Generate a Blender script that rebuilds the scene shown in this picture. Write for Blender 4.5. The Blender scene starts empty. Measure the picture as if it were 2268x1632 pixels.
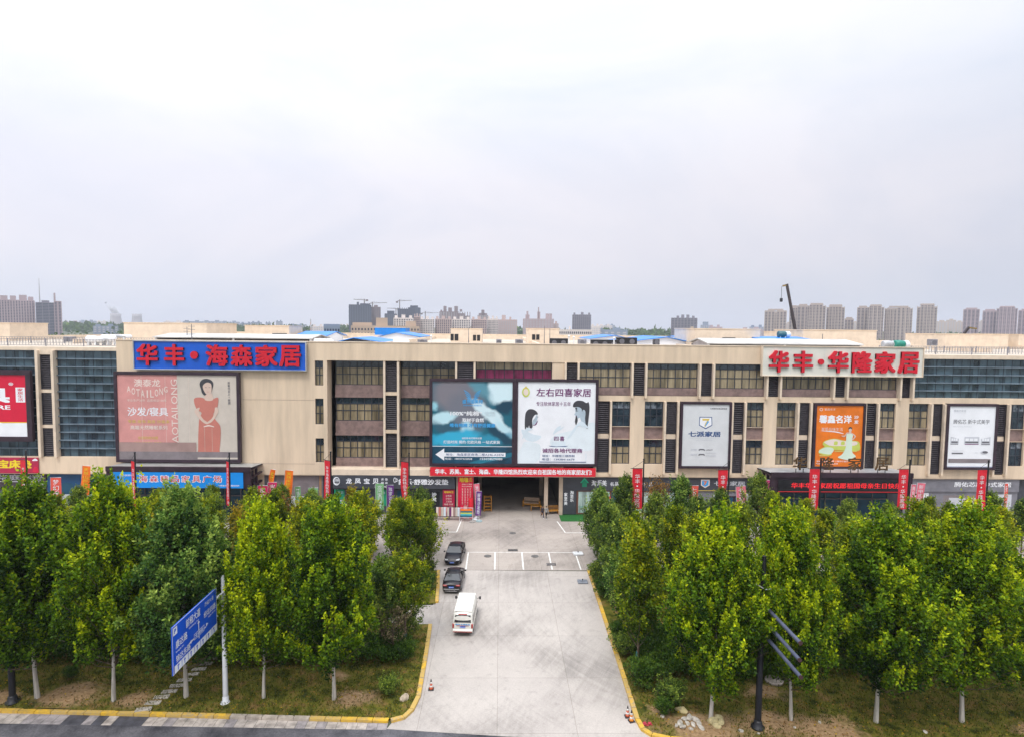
import bpy, bmesh, math, random
import numpy as np
from mathutils import Vector, Matrix
R = math.radians
sc = bpy.context.scene
COL = sc.collection
random.seed(7)

# ------------------------------------------------------------------ camera
H, F, CX, CY = 25.0, 1343.0, 1134.0, 816.0
cam = bpy.data.cameras.new('camera'); camo = bpy.data.objects.new('camera', cam); COL.objects.link(camo)
CM = Matrix.Rotation(R(-1.1), 3, 'Z') @ Matrix.Rotation(R(90 - 3.75), 3, 'X') @ Matrix.Rotation(R(0.6), 3, 'Z')
camo.matrix_world = Matrix.Translation((0, 0, H)) @ CM.to_4x4()
cam.sensor_width = 36.0; cam.lens = 36.0 * F / 2268.0
cam.clip_start = 0.5; cam.clip_end = 30000
sc.camera = camo

def ray(x, y): return CM @ Vector(((x - CX) / F, -(y - CY) / F, -1.0))
def G(x, y, z=0.0):
    d = ray(x, y); t = (z - H) / d.z
    return d.x * t, d.y * t
def W(x, y, Y):
    d = ray(x, y); t = Y / d.y
    return d.x * t, H + d.z * t

# ------------------------------------------------------------------ sky, sun, exposure
SUN_EL, SUN_AZ = 60.0, -22.0            # light comes from behind the camera, a little from the left
w = bpy.data.worlds.new('World'); sc.world = w; w.use_nodes = True
nt = w.node_tree; nt.nodes.clear()
def N(t, **k):
    n = nt.nodes.new(t)
    for a, b in k.items(): setattr(n, a, b)
    return n
out = N('ShaderNodeOutputWorld')
sky = N('ShaderNodeTexSky'); sky.sky_type = 'NISHITA'; sky.sun_disc = False
sky.sun_elevation = R(SUN_EL); sky.sun_rotation = R(180 + SUN_AZ); sky.air_density = 1.5; sky.dust_density = 3.0
b1 = N('ShaderNodeBackground'); b1.inputs[1].default_value = 0.10
nt.links.new(sky.outputs[0], b1.inputs[0])
tc = N('ShaderNodeTexCoord'); sep = N('ShaderNodeSeparateXYZ'); nt.links.new(tc.outputs['Generated'], sep.inputs[0])
ramp = N('ShaderNodeValToRGB'); e = ramp.color_ramp.elements
e[0].position = 0.0; e[0].color = (.69, .71, .79, 1)
e[1].position = 0.47; e[1].color = (1.0, 1.02, 1.06, 1)
for p, c in ((.05, (.69, .71, .79)), (.12, (.75, .74, .81)), (.22, (.81, .80, .865)), (.36, (.92, .94, 1.0))):
    q = e.new(p); q.color = (*c, 1)
nt.links.new(sep.outputs['Z'], ramp.inputs[0])
mp = N('ShaderNodeMapping'); mp.inputs['Scale'].default_value = (1.1, 1.1, 2.6); mp.inputs['Rotation'].default_value = (0.2, 0.35, 0.3)
nt.links.new(tc.outputs['Generated'], mp.inputs[0])
nz = N('ShaderNodeTexNoise'); nz.inputs['Scale'].default_value = 1.6; nz.inputs['Detail'].default_value = 6; nz.inputs['Roughness'].default_value = .55; nz.inputs['Distortion'].default_value = .6
nt.links.new(mp.outputs[0], nz.inputs['Vector'])
cr = N('ShaderNodeValToRGB'); f = cr.color_ramp.elements
f[0].position = .38; f[0].color = (.925, .955, 1.005, 1); f[1].position = .64; f[1].color = (1.09, 1.07, 1.065, 1)
nt.links.new(nz.outputs['Fac'], cr.inputs[0])
mul = N('ShaderNodeMix', data_type='RGBA', blend_type='MULTIPLY'); mul.inputs[0].default_value = 1.0
nt.links.new(ramp.outputs[0], mul.inputs[6]); nt.links.new(cr.outputs[0], mul.inputs[7])
# the cloud sheet is thinner and whiter towards the upper left of the view
xm = N('ShaderNodeMapRange'); xm.inputs[1].default_value = -.75; xm.inputs[2].default_value = .75; xm.inputs[3].default_value = 1.14; xm.inputs[4].default_value = .94
nt.links.new(sep.outputs['X'], xm.inputs[0])
mul2 = N('ShaderNodeVectorMath', operation='SCALE'); nt.links.new(mul.outputs[2], mul2.inputs[0]); nt.links.new(xm.outputs[0], mul2.inputs['Scale'])
# an overcast sky is about twice as bright overhead as low down
zm = N('ShaderNodeMapRange', interpolation_type='SMOOTHSTEP'); zm.inputs[1].default_value = .47; zm.inputs[2].default_value = .85; zm.inputs[3].default_value = 1.0; zm.inputs[4].default_value = 2.35
nt.links.new(sep.outputs['Z'], zm.inputs[0])
b2 = N('ShaderNodeBackground'); nt.links.new(zm.outputs[0], b2.inputs[1])
nt.links.new(mul2.outputs[0], b2.inputs[0])
mx = N('ShaderNodeMixShader'); mx.inputs[0].default_value = .9
nt.links.new(b1.outputs[0], mx.inputs[1]); nt.links.new(b2.outputs[0], mx.inputs[2]); nt.links.new(mx.outputs[0], out.inputs[0])

sl = bpy.data.lights.new('sun', 'SUN'); so = bpy.data.objects.new('sun', sl); COL.objects.link(so)
sl.energy = 1.5; sl.angle = R(12); sl.color = (1, .96, .9)
so.rotation_euler = (R(90 - SUN_EL), 0, R(SUN_AZ))
sc.view_settings.view_transform = 'Standard'; sc.view_settings.look = 'None'
sc.view_settings.exposure = 0.12; sc.view_settings.gamma = 1.0; sc.view_settings.use_curve_mapping = False

# ------------------------------------------------------------------ materials
MATS = {}
def mat(name, col, rough=.6, var=.12, scale=1.5, metal=0.0, streak=False, emit=0.0, bump=0.0, spec=.5, col2=None, detail=5):
    """Principled surface whose colour drifts with a noise in object space (dirt, wear)."""
    if name in MATS: return MATS[name]
    m = bpy.data.materials.new(name); m.use_nodes = True; t = m.node_tree
    p = t.nodes['Principled BSDF']
    p.inputs['Roughness'].default_value = rough; p.inputs['Metallic'].default_value = metal
    p.inputs['Specular IOR Level'].default_value = spec
    tcn = t.nodes.new('ShaderNodeTexCoord'); mpn = t.nodes.new('ShaderNodeMapping')
    if streak: mpn.inputs['Scale'].default_value = (1, 1, .12)
    t.links.new(tcn.outputs['Object'], mpn.inputs[0])
    n = t.nodes.new('ShaderNodeTexNoise'); n.inputs['Scale'].default_value = scale; n.inputs['Detail'].default_value = detail
    n.inputs['Roughness'].default_value = .62
    t.links.new(mpn.outputs[0], n.inputs['Vector'])
    r = t.nodes.new('ShaderNodeValToRGB'); a = r.color_ramp.elements
    c2 = col2 or [c * (1 - 2.2 * var) for c in col]
    c1 = col if col2 else [min(1, c * (1 + var)) for c in col]
    a[0].position = .32; a[0].color = (*[max(0, c) for c in c2], 1); a[1].position = .62; a[1].color = (*c1, 1)
    t.links.new(n.outputs['Fac'], r.inputs[0]); t.links.new(r.outputs[0], p.inputs['Base Color'])
    if emit:
        t.links.new(r.outputs[0], p.inputs['Emission Color']); p.inputs['Emission Strength'].default_value = emit
    if bump:
        b = t.nodes.new('ShaderNodeBump'); b.inputs['Strength'].default_value = bump; b.inputs['Distance'].default_value = .05
        t.links.new(n.outputs['Fac'], b.inputs['Height']); t.links.new(b.outputs[0], p.inputs['Normal'])
    MATS[name] = m
    return m

def glass_mat(name, dark, light, cell=(.9, 1.07), rough=.12):
    """Dark facade glazing: every pane has its own tint, like reflections and blinds behind it."""
    m = bpy.data.materials.new(name); m.use_nodes = True; t = m.node_tree; p = t.nodes['Principled BSDF']
    p.inputs['Roughness'].default_value = rough; p.inputs['Specular IOR Level'].default_value = .8
    tcn = t.nodes.new('ShaderNodeTexCoord'); s = t.nodes.new('ShaderNodeSeparateXYZ'); t.links.new(tcn.outputs['Object'], s.inputs[0])
    cmb = t.nodes.new('ShaderNodeCombineXYZ')
    for i, ax in enumerate(('X', 'Z')):
        dv = t.nodes.new('ShaderNodeMath'); dv.operation = 'DIVIDE'; dv.inputs[1].default_value = cell[i]; t.links.new(s.outputs[ax], dv.inputs[0])
        fl = t.nodes.new('ShaderNodeMath'); fl.operation = 'FLOOR'; t.links.new(dv.outputs[0], fl.inputs[0]); t.links.new(fl.outputs[0], cmb.inputs[i])
    wn = t.nodes.new('ShaderNodeTexWhiteNoise'); wn.noise_dimensions = '2D'; t.links.new(cmb.outputs[0], wn.inputs['Vector'])
    n = t.nodes.new('ShaderNodeTexNoise'); n.inputs['Scale'].default_value = .7; n.inputs['Detail'].default_value = 6; t.links.new(tcn.outputs['Object'], n.inputs['Vector'])
    ad = t.nodes.new('ShaderNodeMath'); ad.operation = 'MULTIPLY_ADD'; ad.inputs[1].default_value = .5
    t.links.new(wn.outputs['Value'], ad.inputs[0]); t.links.new(n.outputs['Fac'], ad.inputs[2])
    r = t.nodes.new('ShaderNodeValToRGB'); a = r.color_ramp.elements
    a[0].position = .45; a[0].color = (*dark, 1); a[1].position = .95; a[1].color = (*light, 1)
    t.links.new(ad.outputs[0], r.inputs[0]); t.links.new(r.outputs[0], p.inputs['Base Color'])
    MATS[name] = m
    return m

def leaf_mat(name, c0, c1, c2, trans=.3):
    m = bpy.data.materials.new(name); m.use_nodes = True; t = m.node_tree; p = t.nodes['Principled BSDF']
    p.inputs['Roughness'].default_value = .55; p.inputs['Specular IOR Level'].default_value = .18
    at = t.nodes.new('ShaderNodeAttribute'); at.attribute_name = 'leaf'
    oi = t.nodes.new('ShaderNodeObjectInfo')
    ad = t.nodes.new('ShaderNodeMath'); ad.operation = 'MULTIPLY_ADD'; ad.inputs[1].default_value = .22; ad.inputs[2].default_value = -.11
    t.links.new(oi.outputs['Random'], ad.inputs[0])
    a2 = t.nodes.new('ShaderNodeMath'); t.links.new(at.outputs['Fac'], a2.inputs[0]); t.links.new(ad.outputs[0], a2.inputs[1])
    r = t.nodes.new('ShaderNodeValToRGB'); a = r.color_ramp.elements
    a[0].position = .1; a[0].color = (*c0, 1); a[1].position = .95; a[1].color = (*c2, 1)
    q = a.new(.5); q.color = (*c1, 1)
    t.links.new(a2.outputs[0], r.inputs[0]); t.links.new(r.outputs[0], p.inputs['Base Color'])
    tr = t.nodes.new('ShaderNodeBsdfTranslucent'); t.links.new(r.outputs[0], tr.inputs['Color'])
    ms = t.nodes.new('ShaderNodeMixShader'); ms.inputs[0].default_value = trans
    t.links.new(p.outputs[0], ms.inputs[1]); t.links.new(tr.outputs[0], ms.inputs[2])
    t.links.new(ms.outputs[0], t.nodes['Material Output'].inputs[0])
    MATS[name] = m
    return m

beige = mat('beige render', (.71, .565, .415), .85, .08, .6, streak=True)
beige2 = mat('beige trim', (.74, .61, .475), .8, .06, .8)
spandrel = mat('purple brown spandrel', (.25, .17, .155), .6, .15, 1.2)
louver_m = mat('louver metal', (.050, .043, .052), .5, .2, 2)
frame_m = mat('window frame', (.03, .035, .05), .45, .15, 2)
curtain_m = mat('curtained glass', (.29, .235, .15), .2, .3, 1.1, streak=True, spec=.7)
darkglass = mat('dark glass', (.012, .02, .035), .12, .3, .8, spec=.8, col2=(.05, .075, .10))
redcurtain = mat('crimson curtain', (.22, .02, .08), .5, .3, 2, streak=True)
cwglass = glass_mat('curtain wall glass', (.010, .022, .036), (.075, .125, .165))
cwfin = mat('curtain wall fin', (.16, .21, .26), .4, .15, 1)
bbframe = mat('billboard frame', (.035, .018, .03), .5, .2, 1)
white = mat('white print', (.82, .84, .88), .5, .03, .5)
offwhite = mat('off white panel', (.70, .69, .62), .5, .05, .3)
red = mat('red letter', (.62, .006, .025), .4, .06, 2)
darkred = mat('dark letter rim', (.10, .01, .03), .5, .1, 2)
blue = mat('blue sign', (.003, .10, .58), .45, .06, .4)
brightblue = mat('bright blue sign', (.005, .27, .80), .45, .05, .4)
steel = mat('brushed steel edge', (.55, .57, .60), .35, .1, 1, metal=.6)
black = mat('black paint', (.012, .013, .018), .45, .2, 1)
concrete = mat('roof concrete', (.52, .45, .37), .9, .12, .15)
slate = mat('slate grey panel', (.055, .06, .075), .55, .12, .6)
slate2 = mat('pale slate panel', (.20, .20, .23), .55, .1, .6)
flagred = mat('red banner cloth', (.68, .012, .03), .7, .1, 2)
steelwhite = mat('white steel', (.72, .74, .76), .4, .06, .6)
blueroof = mat('blue sheet roof', (.004, .22, .72), .35, .08, .4)
shedroof = mat('pale sheet roof', (.50, .49, .47), .6, .12, .3)

# ------------------------------------------------------------------ builders
def tag(o, label=None, cat=None, group=None, kind=None):
    if label: o['label'] = label
    if cat: o['category'] = cat
    if group: o['group'] = group
    if kind: o['kind'] = kind
    return o
def empty(name, loc=(0, 0, 0), rz=0.0, label=None, cat=None, group=None):
    o = bpy.data.objects.new(name, None); COL.objects.link(o); o.location = loc; o.rotation_euler = (0, 0, rz)
    return tag(o, label, cat, group)
def dup(root, loc, rz=None, label=None, group=None, scale=None, mats=None):
    r = root.copy(); COL.objects.link(r); r.location = loc
    if rz is not None: r.rotation_euler = (0, 0, rz)
    if scale: r.scale = scale
    if label: r['label'] = label
    if group: r['group'] = group
    def rec(src, dst):
        for ch in list(src.children):
            c = ch.copy(); COL.objects.link(c); c.parent = dst
            rec(ch, c)
    rec(root, r)
    return r

class MB:
    def __init__(s): s.v = []; s.f = []; s.m = []; s.mats = []; s.sm = []
    def mi(s, m):
        if m not in s.mats: s.mats.append(m)
        return s.mats.index(m)
    def face(s, pts, m, smooth=False):
        i = len(s.v); s.v += [tuple(p) for p in pts]; s.f.append(tuple(range(i, i + len(pts)))); s.m.append(s.mi(m)); s.sm.append(smooth)
    def mesh(s, vs, fs, m, smooth=False):
        i = len(s.v); s.v += [tuple(p) for p in vs]; k = s.mi(m)
        for f in fs: s.f.append(tuple(i + a for a in f)); s.m.append(k); s.sm.append(smooth)
    def box(s, x0, x1, y0, y1, z0, z1, m, bev=0.0):
        if x0 > x1: x0, x1 = x1, x0
        if y0 > y1: y0, y1 = y1, y0
        if bev:
            b = bev
            vs = []
            for (z, k) in ((z0, b), (z0 + b, 0), (z1 - b, 0), (z1, b)):
                xa, xb, ya, yb = x0 + k, x1 - k, y0 + k, y1 - k
                c = b if k == 0 else b * .4
                vs += [(xa + c, ya, z), (xb - c, ya, z), (xb, ya + c, z), (xb, yb - c, z), (xb - c, yb, z), (xa + c, yb, z), (xa, yb - c, z), (xa, ya + c, z)]
            fs = [tuple(range(7, -1, -1)), tuple(range(24, 32))]
            for r_ in range(3):
                for k in range(8): fs.append((r_ * 8 + k, r_ * 8 + (k + 1) % 8, r_ * 8 + 8 + (k + 1) % 8, r_ * 8 + 8 + k))
            s.mesh(vs, fs, m); return
        vs = [(x0, y0, z0), (x1, y0, z0), (x1, y1, z0), (x0, y1, z0), (x0, y0, z1), (x1, y0, z1), (x1, y1, z1), (x0, y1, z1)]
        s.mesh(vs, [(3, 2, 1, 0), (4, 5, 6, 7), (0, 1, 5, 4), (1, 2, 6, 5), (2, 3, 7, 6), (3, 0, 4, 7)], m)
    def bar(s, a, b, wd, m, hd=None):
        """rectangular bar from a to b"""
        a = Vector(a); b = Vector(b); d = (b - a).normalized(); up = Vector((0, 0, 1)) if abs(d.z) < .95 else Vector((0, 1, 0))
        u = d.cross(up).normalized() * wd / 2; v = u.cross(d).normalized() * (hd or wd) / 2
        vs = [a - u - v, a + u - v, a + u + v, a - u + v, b - u - v, b + u - v, b + u + v, b - u + v]
        s.mesh(vs, [(0, 1, 2, 3), (7, 6, 5, 4), (0, 4, 5, 1), (1, 5, 6, 2), (2, 6, 7, 3), (3, 7, 4, 0)], m)
    def tube(s, pts, rad, m, n=8, cap=True):
        pts = [Vector(p) for p in pts]
        rad = rad if isinstance(rad, (list, tuple)) else [rad] * len(pts)
        vs = []
        for i, p in enumerate(pts):
            d = (pts[min(i + 1, len(pts) - 1)] - pts[max(i - 1, 0)]).normalized()
            up = Vector((1, 0, 0)) if abs(d.x) < .8 else Vector((0, 1, 0))
            u = d.cross(up).normalized(); v = d.cross(u)
            vs += [p + (u * math.cos(2 * math.pi * k / n) + v * math.sin(2 * math.pi * k / n)) * rad[i] for k in range(n)]
        fs = [(i * n + k, i * n + (k + 1) % n, (i + 1) * n + (k + 1) % n, (i + 1) * n + k) for i in range(len(pts) - 1) for k in range(n)]
        s.mesh(vs, fs, m, True)
        if cap: s.mesh(vs[:n], [tuple(range(n))], m); s.mesh(vs[-n:], [tuple(range(n))], m)
    def lathe(s, prof, m, c=(0, 0), n=20):
        vs = [(c[0] + r_ * math.cos(2 * math.pi * k / n), c[1] + r_ * math.sin(2 * math.pi * k / n), z) for r_, z in prof for k in range(n)]
        fs = [(i * n + k, i * n + (k + 1) % n, (i + 1) * n + (k + 1) % n, (i + 1) * n + k) for i in range(len(prof) - 1) for k in range(n)]
        fs += [tuple(range(n - 1, -1, -1)), tuple(range((len(prof) - 1) * n, len(prof) * n))]
        s.mesh(vs, fs, m, True)
    def build(s, name, parent=None, loc=None):
        me = bpy.data.meshes.new(name); me.from_pydata(s.v, [], s.f)
        for m in s.mats: me.materials.append(m)
        me.polygons.foreach_set('material_index', s.m); me.polygons.foreach_set('use_smooth', s.sm); me.update()
        o = bpy.data.objects.new(name, me); COL.objects.link(o)
        if parent: o.parent = parent
        if loc: o.location = loc
        return o

_tc = {}
def glyphs(txt, bold):
    k = (txt, bold)
    if k not in _tc:
        c = bpy.data.curves.new('t', 'FONT'); c.body = txt; c.resolution_u = 2; c.fill_mode = 'FRONT'
        o = bpy.data.objects.new('t', c); COL.objects.link(o); bpy.context.view_layer.update()
        me = o.evaluated_get(bpy.context.evaluated_depsgraph_get()).to_mesh()
        vs = [v.co.copy() for v in me.vertices]; fs = [tuple(p.vertices) for p in me.polygons]
        from collections import Counter
        cnt = Counter()
        for p in fs:
            for i in range(len(p)): cnt[tuple(sorted((p[i], p[(i + 1) % len(p)])))] += 1
        edges = [(p[i], p[(i + 1) % len(p)]) for p in fs for i in range(len(p)) if cnt[tuple(sorted((p[i], p[(i + 1) % len(p)])))] == 1]
        bpy.data.objects.remove(o); bpy.data.curves.remove(c)
        _tc[k] = (vs, fs, edges)
    return _tc[k]
def text(mb, txt, x0, x1, z0, z1, m, Y=0, depth=0.0, bold=.02, fr=None, rim=None):
    """lettering fitted to the box x0..x1, z0..z1, facing -Y (or in the frame fr = origin,u,v,n); bold strokes are shifted copies"""
    vs, fs, eg = glyphs(txt, 0)
    if not vs: return
    ax = min(v.x for v in vs); bx = max(v.x for v in vs); ay = min(v.y for v in vs); by = max(v.y for v in vs)
    bd = bold * .9
    sx = (x1 - x0) / (bx - ax + 2 * bd); sy = (z1 - z0) / (by - ay + 2 * bd)
    cx, cz = (x0 + x1) / 2, (z0 + z1) / 2
    if fr: o, u, v_, n = [Vector(q) for q in fr]
    else: o, u, v_, n = Vector((0, Y, 0)), Vector((1, 0, 0)), Vector((0, 0, 1)), Vector((0, -1, 0))
    sh = [(0, 0)] if bold < .008 else [(-1, -.6), (1, -.6), (-1, .6), (1, .6), (0, 0)] if bold < .03 else [(-1, -.8), (1, -.8), (-1, .8), (1, .8), (0, -.8), (0, .8), (-1, 0), (1, 0)]
    for k, (p_, q_) in enumerate(sh):
        d = depth + .00012 * k * (10 if depth > .05 else 1)
        P = [o + u * (cx + (v.x - (ax + bx) / 2 + p_ * bd) * sx) + v_ * (cz + (v.y - (ay + by) / 2 + q_ * bd) * sy) for v in vs]
        mb.mesh([p + n * d for p in P], fs, m)
        if depth > .05:
            K = len(P); mb.mesh([p + n * d for p in P] + P, [(a, a + K, b + K, b) for a, b in eg], rim or m)
def vtext(mb, txt, x0, x1, z0, z1, m, **k):
    """vertical lettering, one character under the other"""
    n = len(txt); h = (z1 - z0) / n
    for i, ch in enumerate(txt):
        if ch.strip():
            if ch in '·、-':
                c = (x0 + x1) / 2; q = h * .12; zc = z1 - (i + .5) * h
                text(mb, '■', c - q, c + q, zc - q, zc + q, m, **k)
            else: text(mb, ch, x0, x1, z1 - (i + .94) * h, z1 - (i + .06) * h, m, **k)
def smooth(pts, k=6, closed=True):
    n = len(pts); o = []
    for i in range(n):
        p0, p1, p2, p3 = [Vector((*pts[j % n], 0)) for j in (i - 1, i, i + 1, i + 2)]
        for t in range(k):
            t /= k
            q = .5 * (2 * p1 + (p2 - p0) * t + (2 * p0 - 5 * p1 + 4 * p2 - p3) * t * t + (3 * p1 - p0 - 3 * p2 + p3) * t ** 3)
            o.append((q.x, q.y))
    return o
class Poster:
    """flat print in poster fractions (0..1, origin lower left) on a panel facing -Y"""
    def __init__(s, mb, x0, x1, z0, z1, Y, tb=None): s.mb = mb; s.tb = tb or mb; s.b = (x0, x1, z0, z1); s.Y = Y; s.k = 0; s.dx = 0
    def P(s, a, b): x0, x1, z0, z1 = s.b; return x0 + (a + s.dx) * (x1 - x0), z0 + b * (z1 - z0)
    def lay(s): s.k += 1; return s.Y - .005 - .0013 * s.k
    def poly(s, pts, m, curve=True, k=5):
        y = s.lay(); q = smooth(pts, k) if curve else pts
        s.mb.face([(s.P(a, b)[0], y, s.P(a, b)[1]) for a, b in q], m)
    def rect(s, a0, a1, b0, b1, m): s.poly([(a0, b0), (a1, b0), (a1, b1), (a0, b1)], m, False)
    def ell(s, a, b, ra, rb, m, n=18): s.poly([(a + ra * math.cos(t * 2 * math.pi / n), b + rb * math.sin(t * 2 * math.pi / n)) for t in range(n)], m, False)
    def text(s, t, a0, a1, b0, b1, m, bold=.02):
        x0, z0 = s.P(a0, b0); x1, z1 = s.P(a1, b1); text(s.tb, t, x0, x1, z0, z1, m, Y=s.lay(), bold=bold)
    def vtext(s, t, a0, a1, b0, b1, m, bold=.02):
        x0, z0 = s.P(a0, b0); x1, z1 = s.P(a1, b1); vtext(s.tb, t, x0, x1, z0, z1, m, Y=s.lay(), bold=bold)
# ------------------------------------------------------------------ ground materials
def ground_mat(name, base, dark, joint=None, streaks=0.0, scale=.25, rough=.9, jw=.015, fine=.11):
    m = bpy.data.materials.new(name); m.use_nodes = True; t = m.node_tree; p = t.nodes['Principled BSDF']
    p.inputs['Roughness'].default_value = rough; p.inputs['Specular IOR Level'].default_value = .3
    L = t.links.new; nn = t.nodes.new
    tcn = nn('ShaderNodeTexCoord')
    n1 = nn('ShaderNodeTexNoise'); n1.inputs['Scale'].default_value = scale; n1.inputs['Detail'].default_value = 8; n1.inputs['Roughness'].default_value = .65; L(tcn.outputs['Object'], n1.inputs['Vector'])
    r = nn('ShaderNodeValToRGB'); a = r.color_ramp.elements
    a[0].position = .33; a[0].color = (*dark, 1); a[1].position = .6; a[1].color = (*base, 1); L(n1.outputs['Fac'], r.inputs[0])
    cur = r.outputs[0]
    n2 = nn('ShaderNodeTexNoise'); n2.inputs['Scale'].default_value = 9; n2.inputs['Detail'].default_value = 6; L(tcn.outputs['Object'], n2.inputs['Vector'])
    r2 = nn('ShaderNodeMapRange'); r2.inputs[1].default_value = .3; r2.inputs[2].default_value = .7; r2.inputs[3].default_value = 1 - fine; r2.inputs[4].default_value = 1.0 + fine * .25; L(n2.outputs['Fac'], r2.inputs[0])
    v = nn('ShaderNodeVectorMath'); v.operation = 'SCALE'; L(cur, v.inputs[0]); L(r2.outputs[0], v.inputs['Scale']); cur = v.outputs[0]
    nb = nn('ShaderNodeTexNoise'); nb.inputs['Scale'].default_value = 1.1; nb.inputs['Detail'].default_value = 9; nb.inputs['Roughness'].default_value = .7; L(tcn.outputs['Object'], nb.inputs['Vector'])
    rb = nn('ShaderNodeMapRange'); rb.inputs[1].default_value = .56; rb.inputs[2].default_value = .74; rb.inputs[3].default_value = 1; rb.inputs[4].default_value = .74; L(nb.outputs['Fac'], rb.inputs[0])
    def mult(fac):
        nonlocal cur
        v = nn('ShaderNodeVectorMath'); v.operation = 'SCALE'; L(cur, v.inputs[0]); L(fac, v.inputs['Scale']); cur = v.outputs[0]
    mult(rb.outputs[0])
    # tyre marks: thin arcs round the turning circles, and faint straight tracks
    for (cx_, cy_), amt in (((24, 58), streaks), ((-26, 60), streaks * .8), ((30, 30), streaks * .8), ((2.0, -900), streaks * .5)) if streaks else ():
        ds = nn('ShaderNodeVectorMath'); ds.operation = 'DISTANCE'; L(tcn.outputs['Object'], ds.inputs[0]); ds.inputs[1].default_value = (cx_, cy_, 0)
        sx_ = nn('ShaderNodeSeparateXYZ'); L(tcn.outputs['Object'], sx_.inputs[0])
        cb = nn('ShaderNodeCombineXYZ')
        if cy_ < -100: L(sx_.outputs['X'], cb.inputs[0])
        else: L(ds.outputs['Value'], cb.inputs[0])
        my = nn('ShaderNodeMath'); my.operation = 'MULTIPLY'; my.inputs[1].default_value = .05; L(sx_.outputs['Y'], my.inputs[0]); L(my.outputs[0], cb.inputs[1])
        n3 = nn('ShaderNodeTexNoise'); n3.inputs['Scale'].default_value = 2.6; n3.inputs['Detail'].default_value = 4; n3.inputs['Roughness'].default_value = .7; L(cb.outputs[0], n3.inputs['Vector'])
        n4 = nn('ShaderNodeTexNoise'); n4.inputs['Scale'].default_value = .13; n4.inputs['Detail'].default_value = 3; L(tcn.outputs['Object'], n4.inputs['Vector'])
        ml = nn('ShaderNodeMath'); ml.operation = 'MULTIPLY'; L(n3.outputs['Fac'], ml.inputs[0]); L(n4.outputs['Fac'], ml.inputs[1])
        r3 = nn('ShaderNodeMapRange'); r3.inputs[1].default_value = .23; r3.inputs[2].default_value = .46; r3.inputs[3].default_value = 1; r3.inputs[4].default_value = 1 - amt; L(ml.outputs[0], r3.inputs[0])
        mult(r3.outputs[0])
    if joint:
        bt = nn('ShaderNodeTexBrick'); bt.offset = 0; bt.inputs['Scale'].default_value = 1; bt.inputs['Brick Width'].default_value = joint[0]; bt.inputs['Row Height'].default_value = joint[1]
        bt.inputs['Mortar Size'].default_value = jw; bt.inputs['Color1'].default_value = (1, 1, 1, 1); bt.inputs['Color2'].default_value = (.93, .93, .94, 1); bt.inputs['Mortar'].default_value = (.62, .6, .58, 1)
        L(tcn.outputs['Object'], bt.inputs['Vector'])
        mm = nn('ShaderNodeMix'); mm.data_type = 'RGBA'; mm.blend_type = 'MULTIPLY'; mm.inputs[0].default_value = 1; L(cur, mm.inputs[6]); L(bt.outputs['Color'], mm.inputs[7]); cur = mm.outputs[2]
    L(cur, p.inputs['Base Color'])
    b = nn('ShaderNodeBump'); b.inputs['Strength'].default_value = .25; b.inputs['Distance'].default_value = .02; L(n2.outputs['Fac'], b.inputs['Height']); L(b.outputs[0], p.inputs['Normal'])
    return m

def verge_mat():
    m = bpy.data.materials.new('lawn soil'); m.use_nodes = True; t = m.node_tree; p = t.nodes['Principled BSDF']
    p.inputs['Roughness'].default_value = .95; p.inputs['Specular IOR Level'].default_value = .1
    L = t.links.new; nn = t.nodes.new
    tcn = nn('ShaderNodeTexCoord')
    def noise(s, d=7):
        n = nn('ShaderNodeTexNoise'); n.inputs['Scale'].default_value = s; n.inputs['Detail'].default_value = d; n.inputs['Roughness'].default_value = .65; L(tcn.outputs['Object'], n.inputs['Vector']); return n
    n1 = noise(1.1, 10); r = nn('ShaderNodeValToRGB'); a = r.color_ramp.elements
    a[0].position = .36; a[0].color = (.030, .040, .008, 1); a[1].position = .66; a[1].color = (.20, .125, .045, 1)
    q = a.new(.5); q.color = (.115, .115, .016, 1); L(n1.outputs['Fac'], r.inputs[0])
    n2 = noise(5, 8); rs = nn('ShaderNodeValToRGB'); b = rs.color_ramp.elements
    b[0].position = .3; b[0].color = (.19, .115, .055, 1); b[1].position = .7; b[1].color = (.40, .27, .15, 1); L(n2.outputs['Fac'], rs.inputs[0])
    at = nn('ShaderNodeAttribute'); at.attribute_name = 'soil'
    n3 = noise(.9, 8)
    ad = nn('ShaderNodeMath'); ad.operation = 'MULTIPLY_ADD'; ad.inputs[1].default_value = 1.6; L(n3.outputs['Fac'], ad.inputs[0]); L(at.outputs['Fac'], ad.inputs[2])
    mr = nn('ShaderNodeMapRange'); mr.inputs[1].default_value = 1.1; mr.inputs[2].default_value = 1.5; L(ad.outputs[0], mr.inputs[0])
    mm = nn('ShaderNodeMix'); mm.data_type = 'RGBA'; L(mr.outputs[0], mm.inputs[0]); L(r.outputs[0], mm.inputs[6]); L(rs.outputs[0], mm.inputs[7])
    L(mm.outputs[2], p.inputs['Base Color'])
    bp = nn('ShaderNodeBump'); bp.inputs['Strength'].default_value = .6; bp.inputs['Distance'].default_value = .08; L(n2.outputs['Fac'], bp.inputs['Height']); L(bp.outputs[0], p.inputs['Normal'])
    return m

land_m = mat('far land', (.10, .12, .07), .95, .25, .004)
asphalt_m = ground_mat('asphalt', (.155, .15, .165), (.045, .045, .055), None, .3, .55, .75, fine=.35)
conc_m = ground_mat('drive concrete', (.51, .465, .425), (.42, .38, .35), (5.0, 6.0), .21, .12)
apron_m = ground_mat('forecourt concrete', (.46, .405, .36), (.385, .34, .305), (4.5, 5.2), .24, .16)
lawn_m = verge_mat()

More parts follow.
